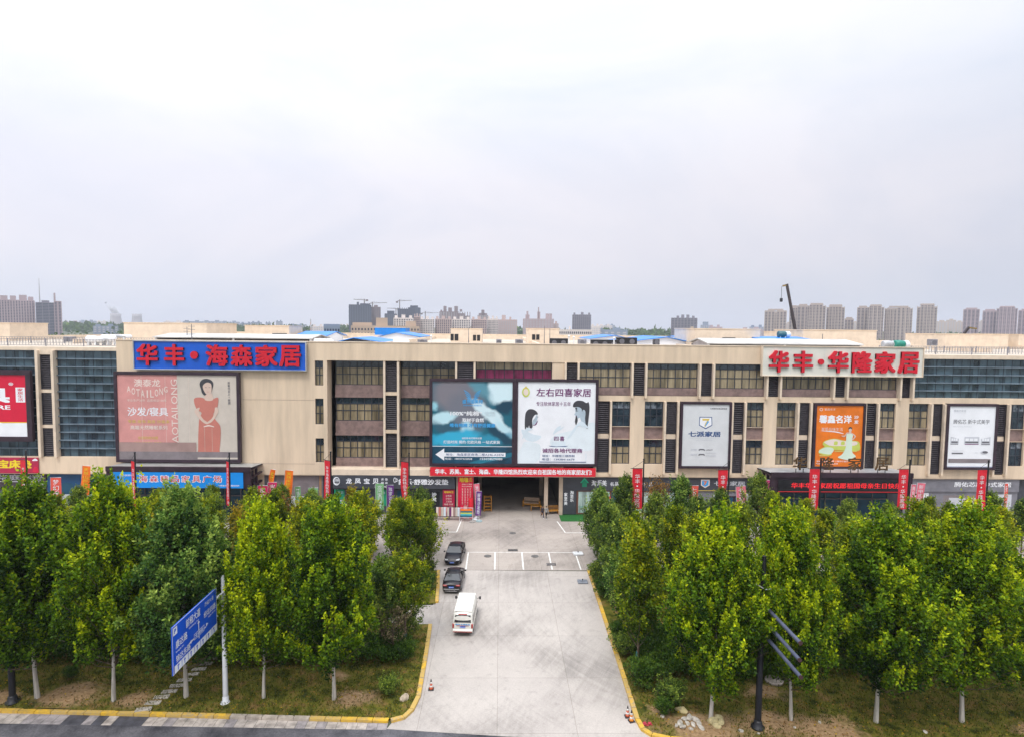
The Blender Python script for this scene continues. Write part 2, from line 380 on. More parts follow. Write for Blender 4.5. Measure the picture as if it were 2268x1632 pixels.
def sheet(name, pts, z, m, kind='structure'):
    b = MB(); b.face([(x, y, z) for x, y in pts], m); return tag(b.build(name), kind=kind)
sheet('ground', [(-5500, -400), (5500, -400), (5500, 6500), (-5500, 6500)], -.03, land_m)
sheet('road', [(-120, -20), (120, -20), (120, 29.5), (40, 33.9), (12, 34.9), (0.3, 35.75), (-6.9, 36.45), (-31.2, 37.15), (-120, 39.8)], 0.0, asphalt_m)
LK = [(-5.55, 49.7), (-5.35, 45), (-5.2, 39.7), (-5.45, 38.2), (-5.9, 37.35), (-6.7, 37.0)]
RK = [(9.2, 61.3), (9.1, 52), (9.0, 45), (8.85, 37.2), (9.0, 36.2), (9.5, 35.6), (10.6, 35.2), (13, 34.95), (40, 33.7), (90, 31.2)]
sheet('driveway', [(-6.0, 61.5)] + [(-5.9, 53.5), (-9.5, 53.5), (-9.5, 50.0)] + LK + [(-6.9, 36.45), (0.3, 35.75), (12, 34.9)] + RK[::-1][3:], .008, conc_m)
sheet('forecourt', [(-110, 61.5), (110, 61.5), (110, 80.9), (8.3, 80.9), (8.3, 150), (-3.6, 150), (-3.6, 80.9), (-110, 80.9)], .004, apron_m)

def kerb(name, pts, m, wd=.3, h=.17):
    b = MB(); n = len(pts)
    ins = []; outs = []
    for i, p in enumerate(pts):
        a = Vector(pts[max(i - 1, 0)]); c = Vector(pts[min(i + 1, n - 1)]); d = (c - a).normalized(); nrm = Vector((-d.y, d.x))
        ins.append(Vector(p)); outs.append(Vector(p) + nrm * wd)
    for i in range(n - 1):
        # kerb stones of about a metre with open joints
        L_ = (ins[i + 1] - ins[i]).length; k = max(1, int(L_ / 1.0))
        for j in range(k):
            t0, t1 = j / k + .02 / max(L_, .1), (j + 1) / k - .02 / max(L_, .1)
            p = [ins[i].lerp(ins[i + 1], t0), ins[i].lerp(ins[i + 1], t1), outs[i].lerp(outs[i + 1], t1), outs[i].lerp(outs[i + 1], t0)]
            hh = h + random.uniform(-.008, .008)
            lo = [(q.x, q.y, -.02) for q in p]; hi = [(q.x, q.y, hh) for q in p]
            mm = m(i, j, ins[i].lerp(ins[i + 1], t0)) if callable(m) else m
            b.mesh(lo + hi, [(4, 5, 6, 7), (0, 1, 5, 4), (1, 2, 6, 5), (2, 3, 7, 6), (3, 0, 4, 7)], mm)
    return tag(b.build(name), kind='structure')
yel_ = [mat('yellow kerb paint', (.70, .42, .03), .7, .22, 2.5, col2=(.40, .27, .09)), mat('worn yellow kerb paint', (.62, .37, .04), .8, .22, 4, col2=(.36, .29, .18)), mat('dusty yellow kerb paint', (.56, .36, .07), .8, .2, 6, col2=(.42, .31, .14))]
yel = lambda *a: random.choice(yel_)
kgrey = mat('kerb stone', (.42, .36, .30), .85, .15, 2)
kerb('kerb', [(-45, 38.6), (-31.9, 38.05), (-23.3, 37.75), (-15, 37.35), (-6.9, 37.0)], lambda i, j, p: yel() if (p.x < -17.5 or p.x > -12.0) else kgrey)
kerb('kerb', LK[::-1], yel)
kerb('kerb', [(-5.45, 53.9), (-5.7, 57.5), (-6.05, 61.2)], yel)
kerb('kerb', RK, lambda i, j, p: yel() if p.x < 11 else kgrey)
kerb('kerb', [(-6.3, 61.2), (-45, 61.2)][::-1], kgrey)
# gutter of pale and dark slabs in front of the kerb
gm = [mat('gutter slab', (.42, .37, .33), .8, .2, 2), mat('gutter slab worn', (.30, .27, .27), .8, .2, 2), mat('gutter slab wet', (.07, .07, .085), .6, .2, 2)]
b = MB(); x = -44.0
while x < -7.2:
    def gy(x): return 36.98 - (x + 6.6) * .0443
    def ry(x): return 36.45 - (x + 6.9) * .0288
    k = 2 if -27.5 < x < -22.8 and random.random() < .8 else (1 if random.random() < .3 else 0)
    x2 = x + .62
    b.face([(x, ry(x) - .1, .012), (x2, ry(x2) - .1, .012), (x2, gy(x2) - .02, .02), (x, gy(x) - .02, .02)], gm[k]); x = x2 + .02
tag(b.build('gutter'), kind='structure')

# painted bay lines on the forecourt
wp = mat('road paint', (.78, .77, .74), .7, .12, 3)
b = MB()
def line(a, c, wd=.14):
    d = (Vector(c) - Vector(a)).normalized(); nn_ = Vector((-d.y, d.x)) * wd / 2
    b.face([(a[0] - nn_.x, a[1] - nn_.y, .014), (a[0] + nn_.x, a[1] + nn_.y, .014), (c[0] + nn_.x, c[1] + nn_.y, .014), (c[0] - nn_.x, c[1] - nn_.y, .014)], wp)
for i in range(5): line((-3.4 + 3.0 * i, 61.7), (-3.4 + 3.0 * i, 66.5))
line((-5.6, 66.55), (9.0, 66.55), .10)
line((-5.2, 73.3), (-4.9, 78.2)); line((-9.5, 73.3), (-5.2, 73.3)); line((8.2, 73.2), (7.6, 77.6)); line((8.2, 73.2), (13, 73.2))
tag(b.build('parking_lines'), kind='structure')

# verges: gently uneven grids with bare sandy spots
def pip(x, y, poly):
    c = False; n = len(poly)
    for i in range(n):
        (x1, y1), (x2, y2) = poly[i], poly[i - 1]
        if (y1 > y) != (y2 > y) and x < (x2 - x1) * (y - y1) / (y2 - y1) + x1: c = not c
    return c
def vnoise(x, y): return math.sin(x * .9 + 1.3) * math.sin(y * 1.1) * .5 + math.sin(x * 2.3 + y * 1.7) * .25 + math.sin(x * .31 - y * .45) * .6
SANDL = [(-28.5, 39.6, 2.6, .32), (-9.6, 39.3, 1.9, .22), (-11.5, 42, 1.0, .1), (-33, 39.5, 1.6, .15), (-24, 39.2, 1.6, .1)]
SANDR = [(17.5, 36.6, 2.2, .22), (13, 36.2, 2.6, .12), (21, 36.0, 2.5, .1), (33.5, 36, 1.2, .1), (10.4, 38.2, .9, .05), (18.5, 40, 1.6, .12)]
def vz(x, y):
    z = .12 + .03 * vnoise(x, y)
    for (a, c, r_, h) in SANDL + SANDR:
        d = math.hypot(x - a, y - c) / r_
        if d < 2: z += h * math.exp(-d * d * 2)
    return z
def soil(x, y):
    s = 0
    for (a, c, r_, h) in SANDL + SANDR:
        d = math.hypot(x - a, (y - c) * 1.5) / r_
        s = max(s, 1.0 * math.exp(-d * d * 1.2))
    return s + (.14 if 8 < x < 20 and y < 38 else 0)
def verge(poly, step):
    xs = [p[0] for p in poly]; ys = [p[1] for p in poly]
    bm = bmesh.new(); vs = {}
    bmv = [bm.verts.new((x, y, 0)) for x, y in poly]; bm.faces.new(bmv)
    for ax, lo, hi in ((0, min(xs), max(xs)), (1, min(ys), max(ys))):
        q = lo + step
        while q < hi:
            co = (q, 0, 0) if ax == 0 else (0, q, 0); no = (1, 0, 0) if ax == 0 else (0, 1, 0)
            bmesh.ops.bisect_plane(bm, geom=bm.verts[:] + bm.edges[:] + bm.faces[:], plane_co=co, plane_no=no); q += step
    me = bpy.data.meshes.new('verge'); 
    for v in bm.verts: v.co.z = vz(v.co.x, v.co.y)
    bm.to_mesh(me); bm.free(); me.materials.append(lawn_m)
    at = me.attributes.new('soil', 'FLOAT', 'POINT'); at.data.foreach_set('value', [soil(v.co.x, v.co.y) for v in me.vertices])
    for p in me.polygons: p.use_smooth = True
    o = bpy.data.objects.new('verge', me); COL.objects.link(o); return tag(o, kind='structure')
VL = [(-46, 38.85), (-31.9, 38.3), (-23.3, 38.0), (-15, 37.6), (-6.95, 37.25), (-6.1, 37.6), (-5.72, 38.35), (-5.48, 39.8), (-5.62, 45), (-5.83, 49.7), (-9.5, 49.9), (-46, 49.9)]
VL2 = [(-9.4, 53.6), (-5.7, 53.6), (-5.95, 57.4), (-6.35, 61.0), (-46, 61.0), (-46, 50.0), (-9.4, 50.0)]
VR = [(9.48, 61.0), (9.38, 52), (9.28, 45), (9.13, 37.3), (9.25, 36.4), (9.7, 35.9), (10.7, 35.5), (13, 35.25), (40, 34.0), (44, 34), (60, 61)]
verge(VL, .6); verge(VL2, 1.5); verge(VR, .6)

# ------------------------------------------------------------------ the mall
mall = empty('mall_building', (0, 80, 0), 0, 'long four storey beige furniture mall with dark windows, louvres and an open drive-through passage', 'building')
mall_loc = Matrix.Translation((0, -80, 0))
def mpart(mb, name, parent=None, label=None):
    o = mb.build(name, parent or mall)
    if parent is None: o.matrix_parent_inverse = mall_loc
    if label: o['label'] = label
    return o
def holed(mb, x0, x1, z0, z1, holes, Y, depth, m, mrev=None):
    """wall sheet at Y with rectangular openings and their reveals"""
    xs = sorted({x0, x1, *[min(max(h[0], x0), x1) for h in holes], *[min(max(h[1], x0), x1) for h in holes]})
    zs = sorted({z0, z1, *[min(max(h[2], z0), z1) for h in holes], *[min(max(h[3], z0), z1) for h in holes]})
    inside = lambda x, z: any(h[0] < x < h[1] and h[2] < z < h[3] for h in holes)
    for i in range(len(xs) - 1):
        for j in range(len(zs) - 1):
            a, c, e_, g_ = xs[i], xs[i + 1], zs[j], zs[j + 1]
            if not inside((a + c) / 2, (e_ + g_) / 2): mb.face([(a, Y, e_), (c, Y, e_), (c, Y, g_), (a, Y, g_)], m)
    r = mrev or m
    for a, c, e_, g_ in holes:
        D = Y + depth
        mb.face([(a, Y, e_), (a, Y, g_), (a, D, g_), (a, D, e_)], r); mb.face([(c, Y, g_), (c, Y, e_), (c, D, e_), (c, D, g_)], r)
        mb.face([(a, Y, g_), (c, Y, g_), (c, D, g_), (a, D, g_)], r); mb.face([(c, Y, e_), (a, Y, e_), (a, D, e_), (c, D, e_)], r)
XL, XR, YB, ZR = -96.0, 110.0, 215.0, 21.9
# beige walls
smallw = [(-24.4, -23.3, 17.3, 20.55), (-24.4, -23.3, 12.15, 15.58), (-24.4, -23.3, 7.06, 10.3)]
b = MB()
holed(b, -50.1, -22.8, 5.4, 22.95, smallw, 80.0, .35, beige)
b.face([(-22.8, 80, 5.4), (-22.8, 82.2, 5.4), (-22.8, 82.2, 20.6), (-22.8, 80, 20.6)], beige)
b.face([(-50.1, 80, 22.95), (-50.1, 80, 5.4), (-50.1, 80.9, 5.4), (-50.1, 80.9, 22.95)], beige)
b.box(-22.8, 56.2, 80.0, 80.4, 20.6, 22.95, beige)                      # frieze
b.box(-22.8, -3.3, 80.6, 82.2, 20.62, 22.9, beige)                       # soffit over the recess
# right lower wall with openings
rw = [(14.85, 17.4), (19.3, 21.85), (32.9, 35.35), (37.1, 39.75), (50.8, 53.2), (55.0, 57.75), (68.6, 71.0), (72.9, 75.6)]
lv2 = [(12.9, 14.62), (22.1, 23.62), (31.1, 32.62), (39.95, 41.47), (49.0, 50.55), (58.0, 59.55), (66.8, 68.35), (75.8, 77.3)]
holes = [(a, c, 7.1, 10.45) for a, c in rw] + [(a, c, 12.15, 15.55) for a, c in rw] + [(a, c, 5.9, 15.55) for a, c in lv2]
holes += [(a, c, 10.453, 12.147) for a, c in rw]
b2 = MB()
holed(b, 12.7, 110, 5.4, 16.3, holes, 80.0, .4, beige)
b.face([(56.2, 80, 16.3), (110, 80, 16.3), (110, 81, 16.3), (56.2, 81, 16.3)], beige)
b.box(6.9, 8.55, 80.1, 82, 5.4, 20.6, beige)
# left lower band under the curtain wall
b.box(-96, -50.1, 80.0, 80.5, 5.4, 7.6, beige)
b.box(-96, -50.1, 80.0, 80.6, 21.55, 22.0, beige2); b.box(-96, -50.102, 80.6, 82.3, 21.6, 21.9, beige)
b.box(56.2, 110, 80.0, 80.6, 21.55, 22.1, beige2); b.box(56.202, 110, 80.6, 82.3, 21.6, 21.95, beige)
b.box(-22.75, -9.3, 79.75, 82.1, 5.45, 6.2, beige2)                      # ledge below the recess
# parapet coping lines and expansion joints
mpart(b, 'wall')
b = MB(); b.box(-50.15, 56.25, 79.93, 80.45, 22.95, 23.06, beige2); mpart(b, 'coping')
b = MB()
for z in (6.85, 15.35):
    b = MB(); b.box(-33.9, -24.5, 79.985, 80.0, z, z + .025, spandrel); mpart(b, 'wall_joint')
# side, back and roof
b = MB()
b.box(XL, XR, 82.3, YB, ZR - .3, ZR, concrete)
b.box(XL, XL + .4, 80.6, YB, 0, ZR - .3, beige); b.box(XR - .4, XR, 80.6, YB, 0, ZR - .3, beige); b.box(XL, XR, YB, YB + .4, 0, 22.9, beige)
mpart(b, 'roof')
for i in range(9):   # low cross walls that split the roof deck
    xx = -92 + i * 24.5; b = MB(); b.box(xx, xx + .35, 97, 169.9, ZR, ZR + .75, beige2); mpart(b, 'roof_upstand')
for q in ((-96, 110, 170, 170.35, .9), (-48, 55, 96, 96.3, .55)): b = MB(); b.box(*q[:4], ZR, ZR + q[4], beige2); mpart(b, 'roof_upstand')

# spandrels and recess backs
for x0, x1 in ((-22.2, -15.45), (-13.4, -5.95)):
    for z0, z1 in ((6.2, 7.35), (10.55, 12.4), (15.7, 17.25)):
        b = MB(); b.box(x0, x1, 81.75, 82.1, z0 + .22, z1, spandrel); b.box(x0, x1, 81.6, 82.1, z0 - .12, z0 + .22, spandrel); mpart(b, 'spandrel')
b = MB(); b.box(-3.3, 6.9, 80.9, 81.2, 15.6, 18.3, spandrel); mpart(b, 'spandrel')
for x0, x1 in [(10.45 + 9 * i, 17.5 + 9 * i) for i in range(5)]:
    b = MB(); b.box(x0, x1, 80.35, 80.6, 16.3, 17.3, spandrel); mpart(b, 'spandrel')
for x0, x1 in rw: b = MB(); b.box(x0 + .002, x1 - .002, 80.3, 80.4, 10.47, 12.13, spandrel); mpart(b, 'spandrel')
for x0, x1 in lv2: b = MB(); b.box(x0 + .002, x1 - .002, 80.22, 80.38, 10.5, 11.15, beige2); mpart(b, 'wall_panel')
b = MB(); b.box(-15.45, -13.4, 80.9, 81.3, 5.5, 20.6, beige); mpart(b, 'wall_panel')
for z in (11.0, 16.05, 5.95): b = MB(); b.box(-15.45, -13.4, 80.2, 80.9, z, z + .42, beige); mpart(b, 'wall_panel')
for z in (11.4, 16.05): b = MB(); b.box(-60.01, -58.35, 80.05, 80.5, z, z + .42, beige2); mpart(b, 'wall_panel')
for x0 in (-60.35, -58.35, -69.3, -67.3): b = MB(); b.box(x0, x0 + .34, 79.6, 80.5, 7.6, 21.55, beige2); mpart(b, 'pilaster')
for x0 in (-60.01, -68.96): b = MB(); b.box(x0, x0 + 1.66, 79.95, 80.5, 21.0, 21.55, beige2); mpart(b, 'wall_panel')
# fins beside the louvres
def fin(x, z0, z1, w_=.24, y0=79.55): 
    b = MB(); b.box(x - w_ / 2, x + w_ / 2, y0, 80.9, z0, z1, beige2); b.box(x - w_ / 2 - .03, x + w_ / 2 + .03, y0 - .02, 80, z0 - .28, z0, beige); mpart(b, 'pilaster')
for i in range(6):
    if i < 5:
        fin(10.33 + 9 * i, 16.3, 20.6); fin(17.5 + 9 * i, 16.3, 20.6)
for x in (8.62,): fin(x, 16.3, 20.6)
fin(55.2, 16.3, 20.6)
for a, c in lv2: fin(a - .12, 6.1, 15.55); fin(c + .12, 6.1, 15.55)
for x in (-15.33, -13.52, -5.85, -3.42): fin(x, 5.8, 20.6, .26, 80.1)
# louvres
def louver(x0, x1, z0, z1, Y):
    b = MB(); b.face([(x0, Y + .2, z0), (x1, Y + .2, z0), (x1, Y + .2, z1), (x0, Y + .2, z1)], black)
    z = z0 + .1
    while z < z1 - .05:
        b.face([(x0, Y, z), (x1, Y, z), (x1, Y + .14, z + .13), (x0, Y + .14, z + .13)], louver_m)
        b.face([(x0, Y, z - .035), (x1, Y, z - .035), (x1, Y, z), (x0, Y, z)], louver_m); z += .27
    for xx in (x0, x1 - .07): b.box(xx, xx + .07, Y - .04, Y + .2, z0, z1, louver_m)
    mpart(b, 'louver')
for a, c in ((8.75, 10.2), (17.64, 19.2), (26.64, 28.2), (35.64, 37.2), (44.64, 46.2), (53.6, 55.05)): louver(a, c, 16.32, 20.58, 80.2)
for a, c in lv2: louver(a + .01, c - .01, 11.2, 15.5, 80.15); louver(a + .01, c - .01, 5.95, 10.45, 80.15)
for z0, z1 in ((16.5, 20.58), (11.45, 16.0), (6.4, 10.95)):
    louver(-15.18, -13.66, z0, z1, 80.45)
louver(-5.7, -3.56, 5.6, 20.58, 80.3)
for z0, z1 in ((16.5, 20.98), (11.85, 16.02), (7.62, 11.38)): louver(-60.0, -58.36, z0, z1, 80.1); louver(-68.95, -67.3, z0, z1, 80.1)

# windows: frame with its panes
def window(x0, x1, z0, z1, Y, cols, rows, dark_top=0.0, pm=curtained if False else None, thick=.055, mats=None):
    fr = MB(); bot = mats or (curtain_m, darkglass)
    fr.box(x0, x1, Y, Y + .08, z0, z0 + .08, frame_m); fr.box(x0, x1, Y, Y + .08, z1 - .08, z1, frame_m)
    for i in range(cols + 1):
        xx = x0 + (x1 - x0) * i / cols; t = thick * (1.7 if i in (0, cols) else 1)
        fr.box(max(x0, xx - t), min(x1, xx + t), Y + .003, Y + .083, z0 + .08, z1 - .08, frame_m)
    for rz in rows:
        zz = z0 + (z1 - z0) * rz; fr.box(x0 + .05, x1 - .05, Y + .006, Y + .078, zz - thick, zz + thick, frame_m)
    o = mpart(fr, 'window')
    pb = MB(); zt = z1 - (z1 - z0) * dark_top
    for i in range(cols):
        xa = x0 + (x1 - x0) * i / cols; xb = x0 + (x1 - x0) * (i + 1) / cols; j = random.uniform(0, .03)
        pb.face([(xa, Y + .05 + j, z0), (xb, Y + .05, z0), (xb, Y + .05, zt), (xa, Y + .05 + j, zt)], bot[0])
        if dark_top: pb.face([(xa, Y + .04, zt), (xb, Y + .04 + j, zt), (xb, Y + .05 + j, z1), (xa, Y + .05, z1)], bot[1])
    mpart(pb, 'pane', o)
for x0, x1 in ((-22.2, -15.45), (-13.4, -5.95)):
    for z0, z1 in ((17.25, 20.6), (12.4, 15.7), (7.35, 10.55)): window(x0, x1, z0, z1, 81.9, 7, (.42, .70), .30)
window(-3.28, 6.9, 18.3, 20.6, 80.95, 8, (.55,), .45, mats=(redcurtain, curtain_m))
for i in range(5):
    window(10.47 + 9 * i, 17.36 + 9 * i, 17.3, 20.58, 80.45, 7, (.42, .78), .24)
blueglass = mat('painted reflection glass', (.02, .035, .06), .1, .3, 1.5, spec=.9, col2=(.30, .34, .40))  # pale sky reflection is put into the glass colour
for k, (a, c) in enumerate(rw):
    for z0, z1 in ((12.15, 15.55), (7.1, 10.45)):
        dk = (k < 2 and z0 > 12) or k >= 6
        window(a, c, z0, z1, 80.3, 3, (.42, .70), .30, mats=(darkglass, blueglass) if dk else (curtain_m, darkglass))
for a, c, z0, z1 in smallw: window(a, c, z0, z1, 80.25, 2, (.42, .72), .28)
# curtain walls
def cwall(x0, x1, z0, z1, Y, pitch=1.07):
    b = MB(); b.face([(x0, Y, z0), (x1, Y, z0), (x1, Y, z1), (x0, Y, z1)], cwglass); o = mpart(b, 'curtain_wall')
    f_ = MB(); z = z1
    while z > z0 + .2:
        f_.box(x0, x1, Y - .32, Y - .02, z - .07, z + .05, cwfin); z -= pitch
    xx = x0
    while xx < x1: f_.box(xx - .02, xx + .02, Y - .04, Y + .03, z0, z1, frame_m); xx += 1.15
    mpart(f_, 'glazing_bar', o)
cwall(-96, -69.3, 7.6, 21.55, 80.45); cwall(-66.96, -60.35, 7.6, 21.55, 80.45); cwall(-58.0, -50.12, 7.6, 21.55, 80.45)
cwall(55.4, 110, 16.3, 21.55, 80.6)

# ground floor: piers, shopfronts, passage
b = MB()
b.box(-96, -3.6, 80.95, 81.2, 0, 5.4, slate); b.box(8.3, 110, 80.95, 81.2, 0, 5.4, slate)
b.box(-96, -3.6, 80.05, 80.95, 5.3, 5.4, beige); b.box(10.3, 110, 80.05, 80.95, 5.3, 5.4, beige)
mpart(b, 'ground_floor_wall')
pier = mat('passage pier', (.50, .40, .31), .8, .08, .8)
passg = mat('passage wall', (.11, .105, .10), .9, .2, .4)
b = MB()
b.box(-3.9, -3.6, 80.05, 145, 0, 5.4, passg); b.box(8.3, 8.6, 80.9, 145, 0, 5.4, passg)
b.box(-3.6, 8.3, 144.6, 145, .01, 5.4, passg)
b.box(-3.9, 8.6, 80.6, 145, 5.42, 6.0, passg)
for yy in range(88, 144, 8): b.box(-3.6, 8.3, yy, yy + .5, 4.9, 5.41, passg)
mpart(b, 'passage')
for xx, yy in ((6.05, 80.2), (8.05, 80.2), (-3.95, 80.0), (-5.75, 80.0), (6.05, 90), (6.05, 100), (-3.2, 92)):
    b = MB(); b.box(xx, xx + .5, yy, yy + .55, 0, 5.4, pier); mpart(b, 'pier')
b = MB(); b.box(-9.3, 12.7, 79.35, 80.6, 5.42, 5.9, beige2); mpart(b, 'lintel')
# ------------------------------------------------------------------ billboards and signs on the facade
def col(name, c, r=.5, v=.03, **k): return mat(name, c, r, v, k.pop('scale', .6), **k)
yellowp = col('yellow print', (.80, .62, .02)); pink = col('faded pink print', (.64, .29, .27), v=.05); creamp = col('faded cream print', (.59, .525, .46), v=.04)
skinp = col('skin print', (.66, .50, .42)); hairp = col('hair print', (.05, .05, .06)); dressp = col('faded red dress print', (.54, .19, .15)); greyp = col('grey strip', (.22, .19, .20), v=.1)
greyp2 = col('grey translucent strip', (.36, .24, .22), v=.08); palepr = col('pale faded print', (.78, .66, .60)); navy = col('navy print', (.03, .08, .22)); plum = col('plum print', (.16, .02, .14))
orange = col('orange print', (.80, .19, .01), v=.08); lime = col('lime print', (.55, .62, .12), v=.06); mint = col('mint dress print', (.62, .74, .60)); tealp = col('teal print', (.01, .16, .24), v=.25, scale=.25)
cyanp = col('cyan print', (.05, .50, .62), v=.15, scale=.4); iceb = col('ice blue print', (.60, .74, .80), v=.06); facep = col('pale blue face print', (.44, .54, .62), v=.06); greyblur = col('blurred grey print', (.24, .23, .26), v=.15, scale=.3); deep = col('deep teal print', (.006, .06, .11), v=.2)
crims = col('crimson panel', (.42, .012, .06), v=.1); sky = col('blue lettering', (.05, .35, .72)); ltgrey = col('light grey print', (.55, .57, .62)); dkgrey = col('dark grey print', (.13, .13, .15))
green = col('green print', (.01, .30, .16)); yelline = col('gold print', (.66, .50, .12)); redp = col('red panel print', (.62, .006, .05), v=.08)

def blob_mat(name, base, blobs):
    """a soft photographic print: blurred ellipses (x, z, rx, rz, tilt, colour, softness) over a base colour"""
    m = bpy.data.materials.new(name); m.use_nodes = True; t = m.node_tree; p = t.nodes['Principled BSDF']; p.inputs['Roughness'].default_value = .45
    tcn = t.nodes.new('ShaderNodeTexCoord'); n = t.nodes.new('ShaderNodeTexNoise'); n.inputs['Scale'].default_value = .5; n.inputs['Detail'].default_value = 3
    t.links.new(tcn.outputs['Object'], n.inputs['Vector'])
    wv = t.nodes.new('ShaderNodeVectorMath'); wv.operation = 'MULTIPLY_ADD'; wv.inputs[1].default_value = (1.6, 0, 1.6); t.links.new(n.outputs['Color'], wv.inputs[0]); t.links.new(tcn.outputs['Object'], wv.inputs[2])
    cur = None
    for (x, z, rx, rz, tilt, c, soft) in blobs:
        mp_ = t.nodes.new('ShaderNodeMapping'); mp_.vector_type = 'TEXTURE'; mp_.inputs['Location'].default_value = (x + .8, 0, z + .8); mp_.inputs['Rotation'].default_value = (0, R(-tilt), 0); mp_.inputs['Scale'].default_value = (rx, 1, rz)
        t.links.new(wv.outputs[0], mp_.inputs[0])
        s2 = t.nodes.new('ShaderNodeVectorMath'); s2.operation = 'MULTIPLY'; s2.inputs[1].default_value = (1, 0, 1); t.links.new(mp_.outputs[0], s2.inputs[0])
        ln = t.nodes.new('ShaderNodeVectorMath'); ln.operation = 'LENGTH'; t.links.new(s2.outputs[0], ln.inputs[0])
        r = t.nodes.new('ShaderNodeMapRange'); r.interpolation_type = 'SMOOTHSTEP'; r.inputs[1].default_value = 1 + soft; r.inputs[2].default_value = 1 - soft; t.links.new(ln.outputs['Value'], r.inputs[0])
        mx_ = t.nodes.new('ShaderNodeMix'); mx_.data_type = 'RGBA'; t.links.new(r.outputs[0], mx_.inputs[0]); mx_.inputs[7].default_value = (*c, 1)
        if cur: t.links.new(cur, mx_.inputs[6])
        else: mx_.inputs[6].default_value = (*base, 1)
        cur = mx_.outputs[2]
    t.links.new(cur, p.inputs['Base Color']); MATS[name] = m
    return m

def board(name, x0, x1, z0, z1, Y, fw, label, cat, frm=bbframe, face=white, dep=.35):
    store = name == 'shop_front'; name = 'storefront' if store else name
    """a framed panel standing off the wall: returns (thing, poster print, lettering)"""
    t = empty(name, ((x0 + x1) / 2, Y, z0), 0, label, None if store else cat)
    if store: t.parent = mall; t.matrix_parent_inverse = mall_loc
    inv = Matrix.Translation((-(x0 + x1) / 2, -Y, -z0))
    f_ = MB()
    if fw:
        for a in ((x0, x1, z0, z0 + fw), (x0, x1, z1 - fw, z1), (x0, x0 + fw, z0 + fw, z1 - fw), (x1 - fw, x1, z0 + fw, z1 - fw)): f_.box(a[0], a[1], Y - dep * .4, Y + dep, a[2], a[3], frm)
        f_.box(x0 + fw, x1 - fw, Y + dep * .6, Y + dep, z0 + fw, z1 - fw, frm)
        o = f_.build('frame', t); o.matrix_parent_inverse = inv
    p = MB(); p.box(x0 + fw, x1 - fw, Y, Y + dep * .55, z0 + fw, z1 - fw, face)
    l = MB(); P = Poster(p, x0 + fw, x1 - fw, z0 + fw, z1 - fw, Y, l)
    def done(pn='panel'):
        o = p.build(pn, t); o.matrix_parent_inverse = inv
        if l.v: o = l.build('lettering', t); o.matrix_parent_inverse = inv
        return t
    return t, P, p, l, done

# the two big name signs
t, P, p, l, done = board('roof_sign', -47.6, -25.3, 19.2, 22.98, 79.5, .12, 'wide blue sign with big red characters above the faded pink billboard', 'sign', steel, blue)
for ch, a, c in zip('华丰海森家居', (-47.2, -43.2, -38.0, -33.95, -31.05, -28.35), (-44.3, -40.3, -35.2, -31.35, -28.55, -25.75)):
    pass
xs = [(-47.05, -44.35), (-43.55, -40.95), (-38.2, -35.35), (-35.0, -32.2), (-31.85, -28.95), (-28.75, -25.95)]
def letters(t, seq, z0, z1, Y, m, rim):
    for ch, (a, c) in seq:
        b = MB()
        if ch == '·': zc = (z0 + z1) / 2; text(b, '●', a, c, zc - (c - a) / 2, zc + (c - a) / 2, m, Y=Y, depth=.28, bold=0, rim=rim)
        else: text(b, ch, a, c, z0, z1, m, Y=Y, depth=.28, bold=.036, rim=rim)
        o = b.build('letter', t); o.matrix_parent_inverse = Matrix.Translation(-t.location)
done(); letters(t, list(zip('华丰海森家居·', xs + [(-40.2, -39.2)])), 19.75, 22.55, 79.5, red, darkred)
t, P, p, l, done = board('roof_sign', 34.55, 56.2, 19.12, 23.1, 79.45, .1, 'wide off white sign with big red characters beside the right curtain wall', 'sign', beige2, offwhite)
xs = [(35.45, 38.1), (38.65, 41.3), (43.35, 46.05), (46.5, 49.2), (49.6, 52.35), (52.75, 55.5)]
letters(t, list(zip('华丰华隆家居·', xs + [(42.0, 42.75)])), 19.6, 22.5, 79.45, red, None)
for xx in (38.4, 42.9, 46.3, 49.4, 52.6): p.box(xx, xx + .02, 79.44, 79.46, 19.3, 23, ltgrey)
p.box(34.7, 56.1, 79.44, 79.46, 20.5, 20.52, ltgrey); done()

# red billboard cut by the left edge of the picture
t, P, p, l, done = board('billboard', -74.5, -60.75, 9.75, 19.0, 79.35, .62, 'red and white billboard in a dark frame on the left curtain wall', 'billboard', face=col('scarlet print', (.64, .004, .04)))
P.poly([(0, 0), (1, 0), (1, .225), (.75, .22), (.5, .255), (.25, .235), (0, .23)], white, False); P.rect(0, 1, .225, .237, yellowp)
P.text('家具', .24, .83, .55, .80, white, .05); P.text('FURNITRURE', .13, .83, .44, .51, white, .03); P.text('全屋定制', .32, .66, .31, .37, white, .03)
P.text('®', .82, .87, .83, .88, white); P.rect(.89, .985, .56, .80, white); P.vtext('家居生活', .91, .965, .575, .79, red)
done('poster')

# faded pink billboard with a woman in a red dress
t, P, p, l, done = board('billboard', -50.1, -33.95, 7.1, 18.95, 79.35, .38, 'faded pink and cream billboard showing a woman in a red dress', 'billboard', face=creamp)
P.rect(0, .50, .09, 1, pink)
P.text('澳泰龙', .14, .36, .86, .95, palepr, .015)
for i, ch in enumerate('AOTAILONG'):
    q = (i - 4) / 4; zc = .775 + .055 * q * q; xc = .25 + .155 * q
    P.text(ch, xc - (.005 if ch == 'I' else .015), xc + (.005 if ch == 'I' else .015), zc - .035 - .01 * (1 - q * q), zc + .035 + .01 * (1 - q * q), palepr, .01)
P.text('专业生产30年  品质保证100年', .08, .41, .685, .715, palepr, 0)
P.text('沙发/寝具', .08, .42, .515, .62, white, .015)
P.text('专卖 皮布 真皮 沙发床', .08, .43, .43, .47, yelline, .01); P.text('高端天然睡眠系列', .10, .41, .355, .405, palepr, .02)
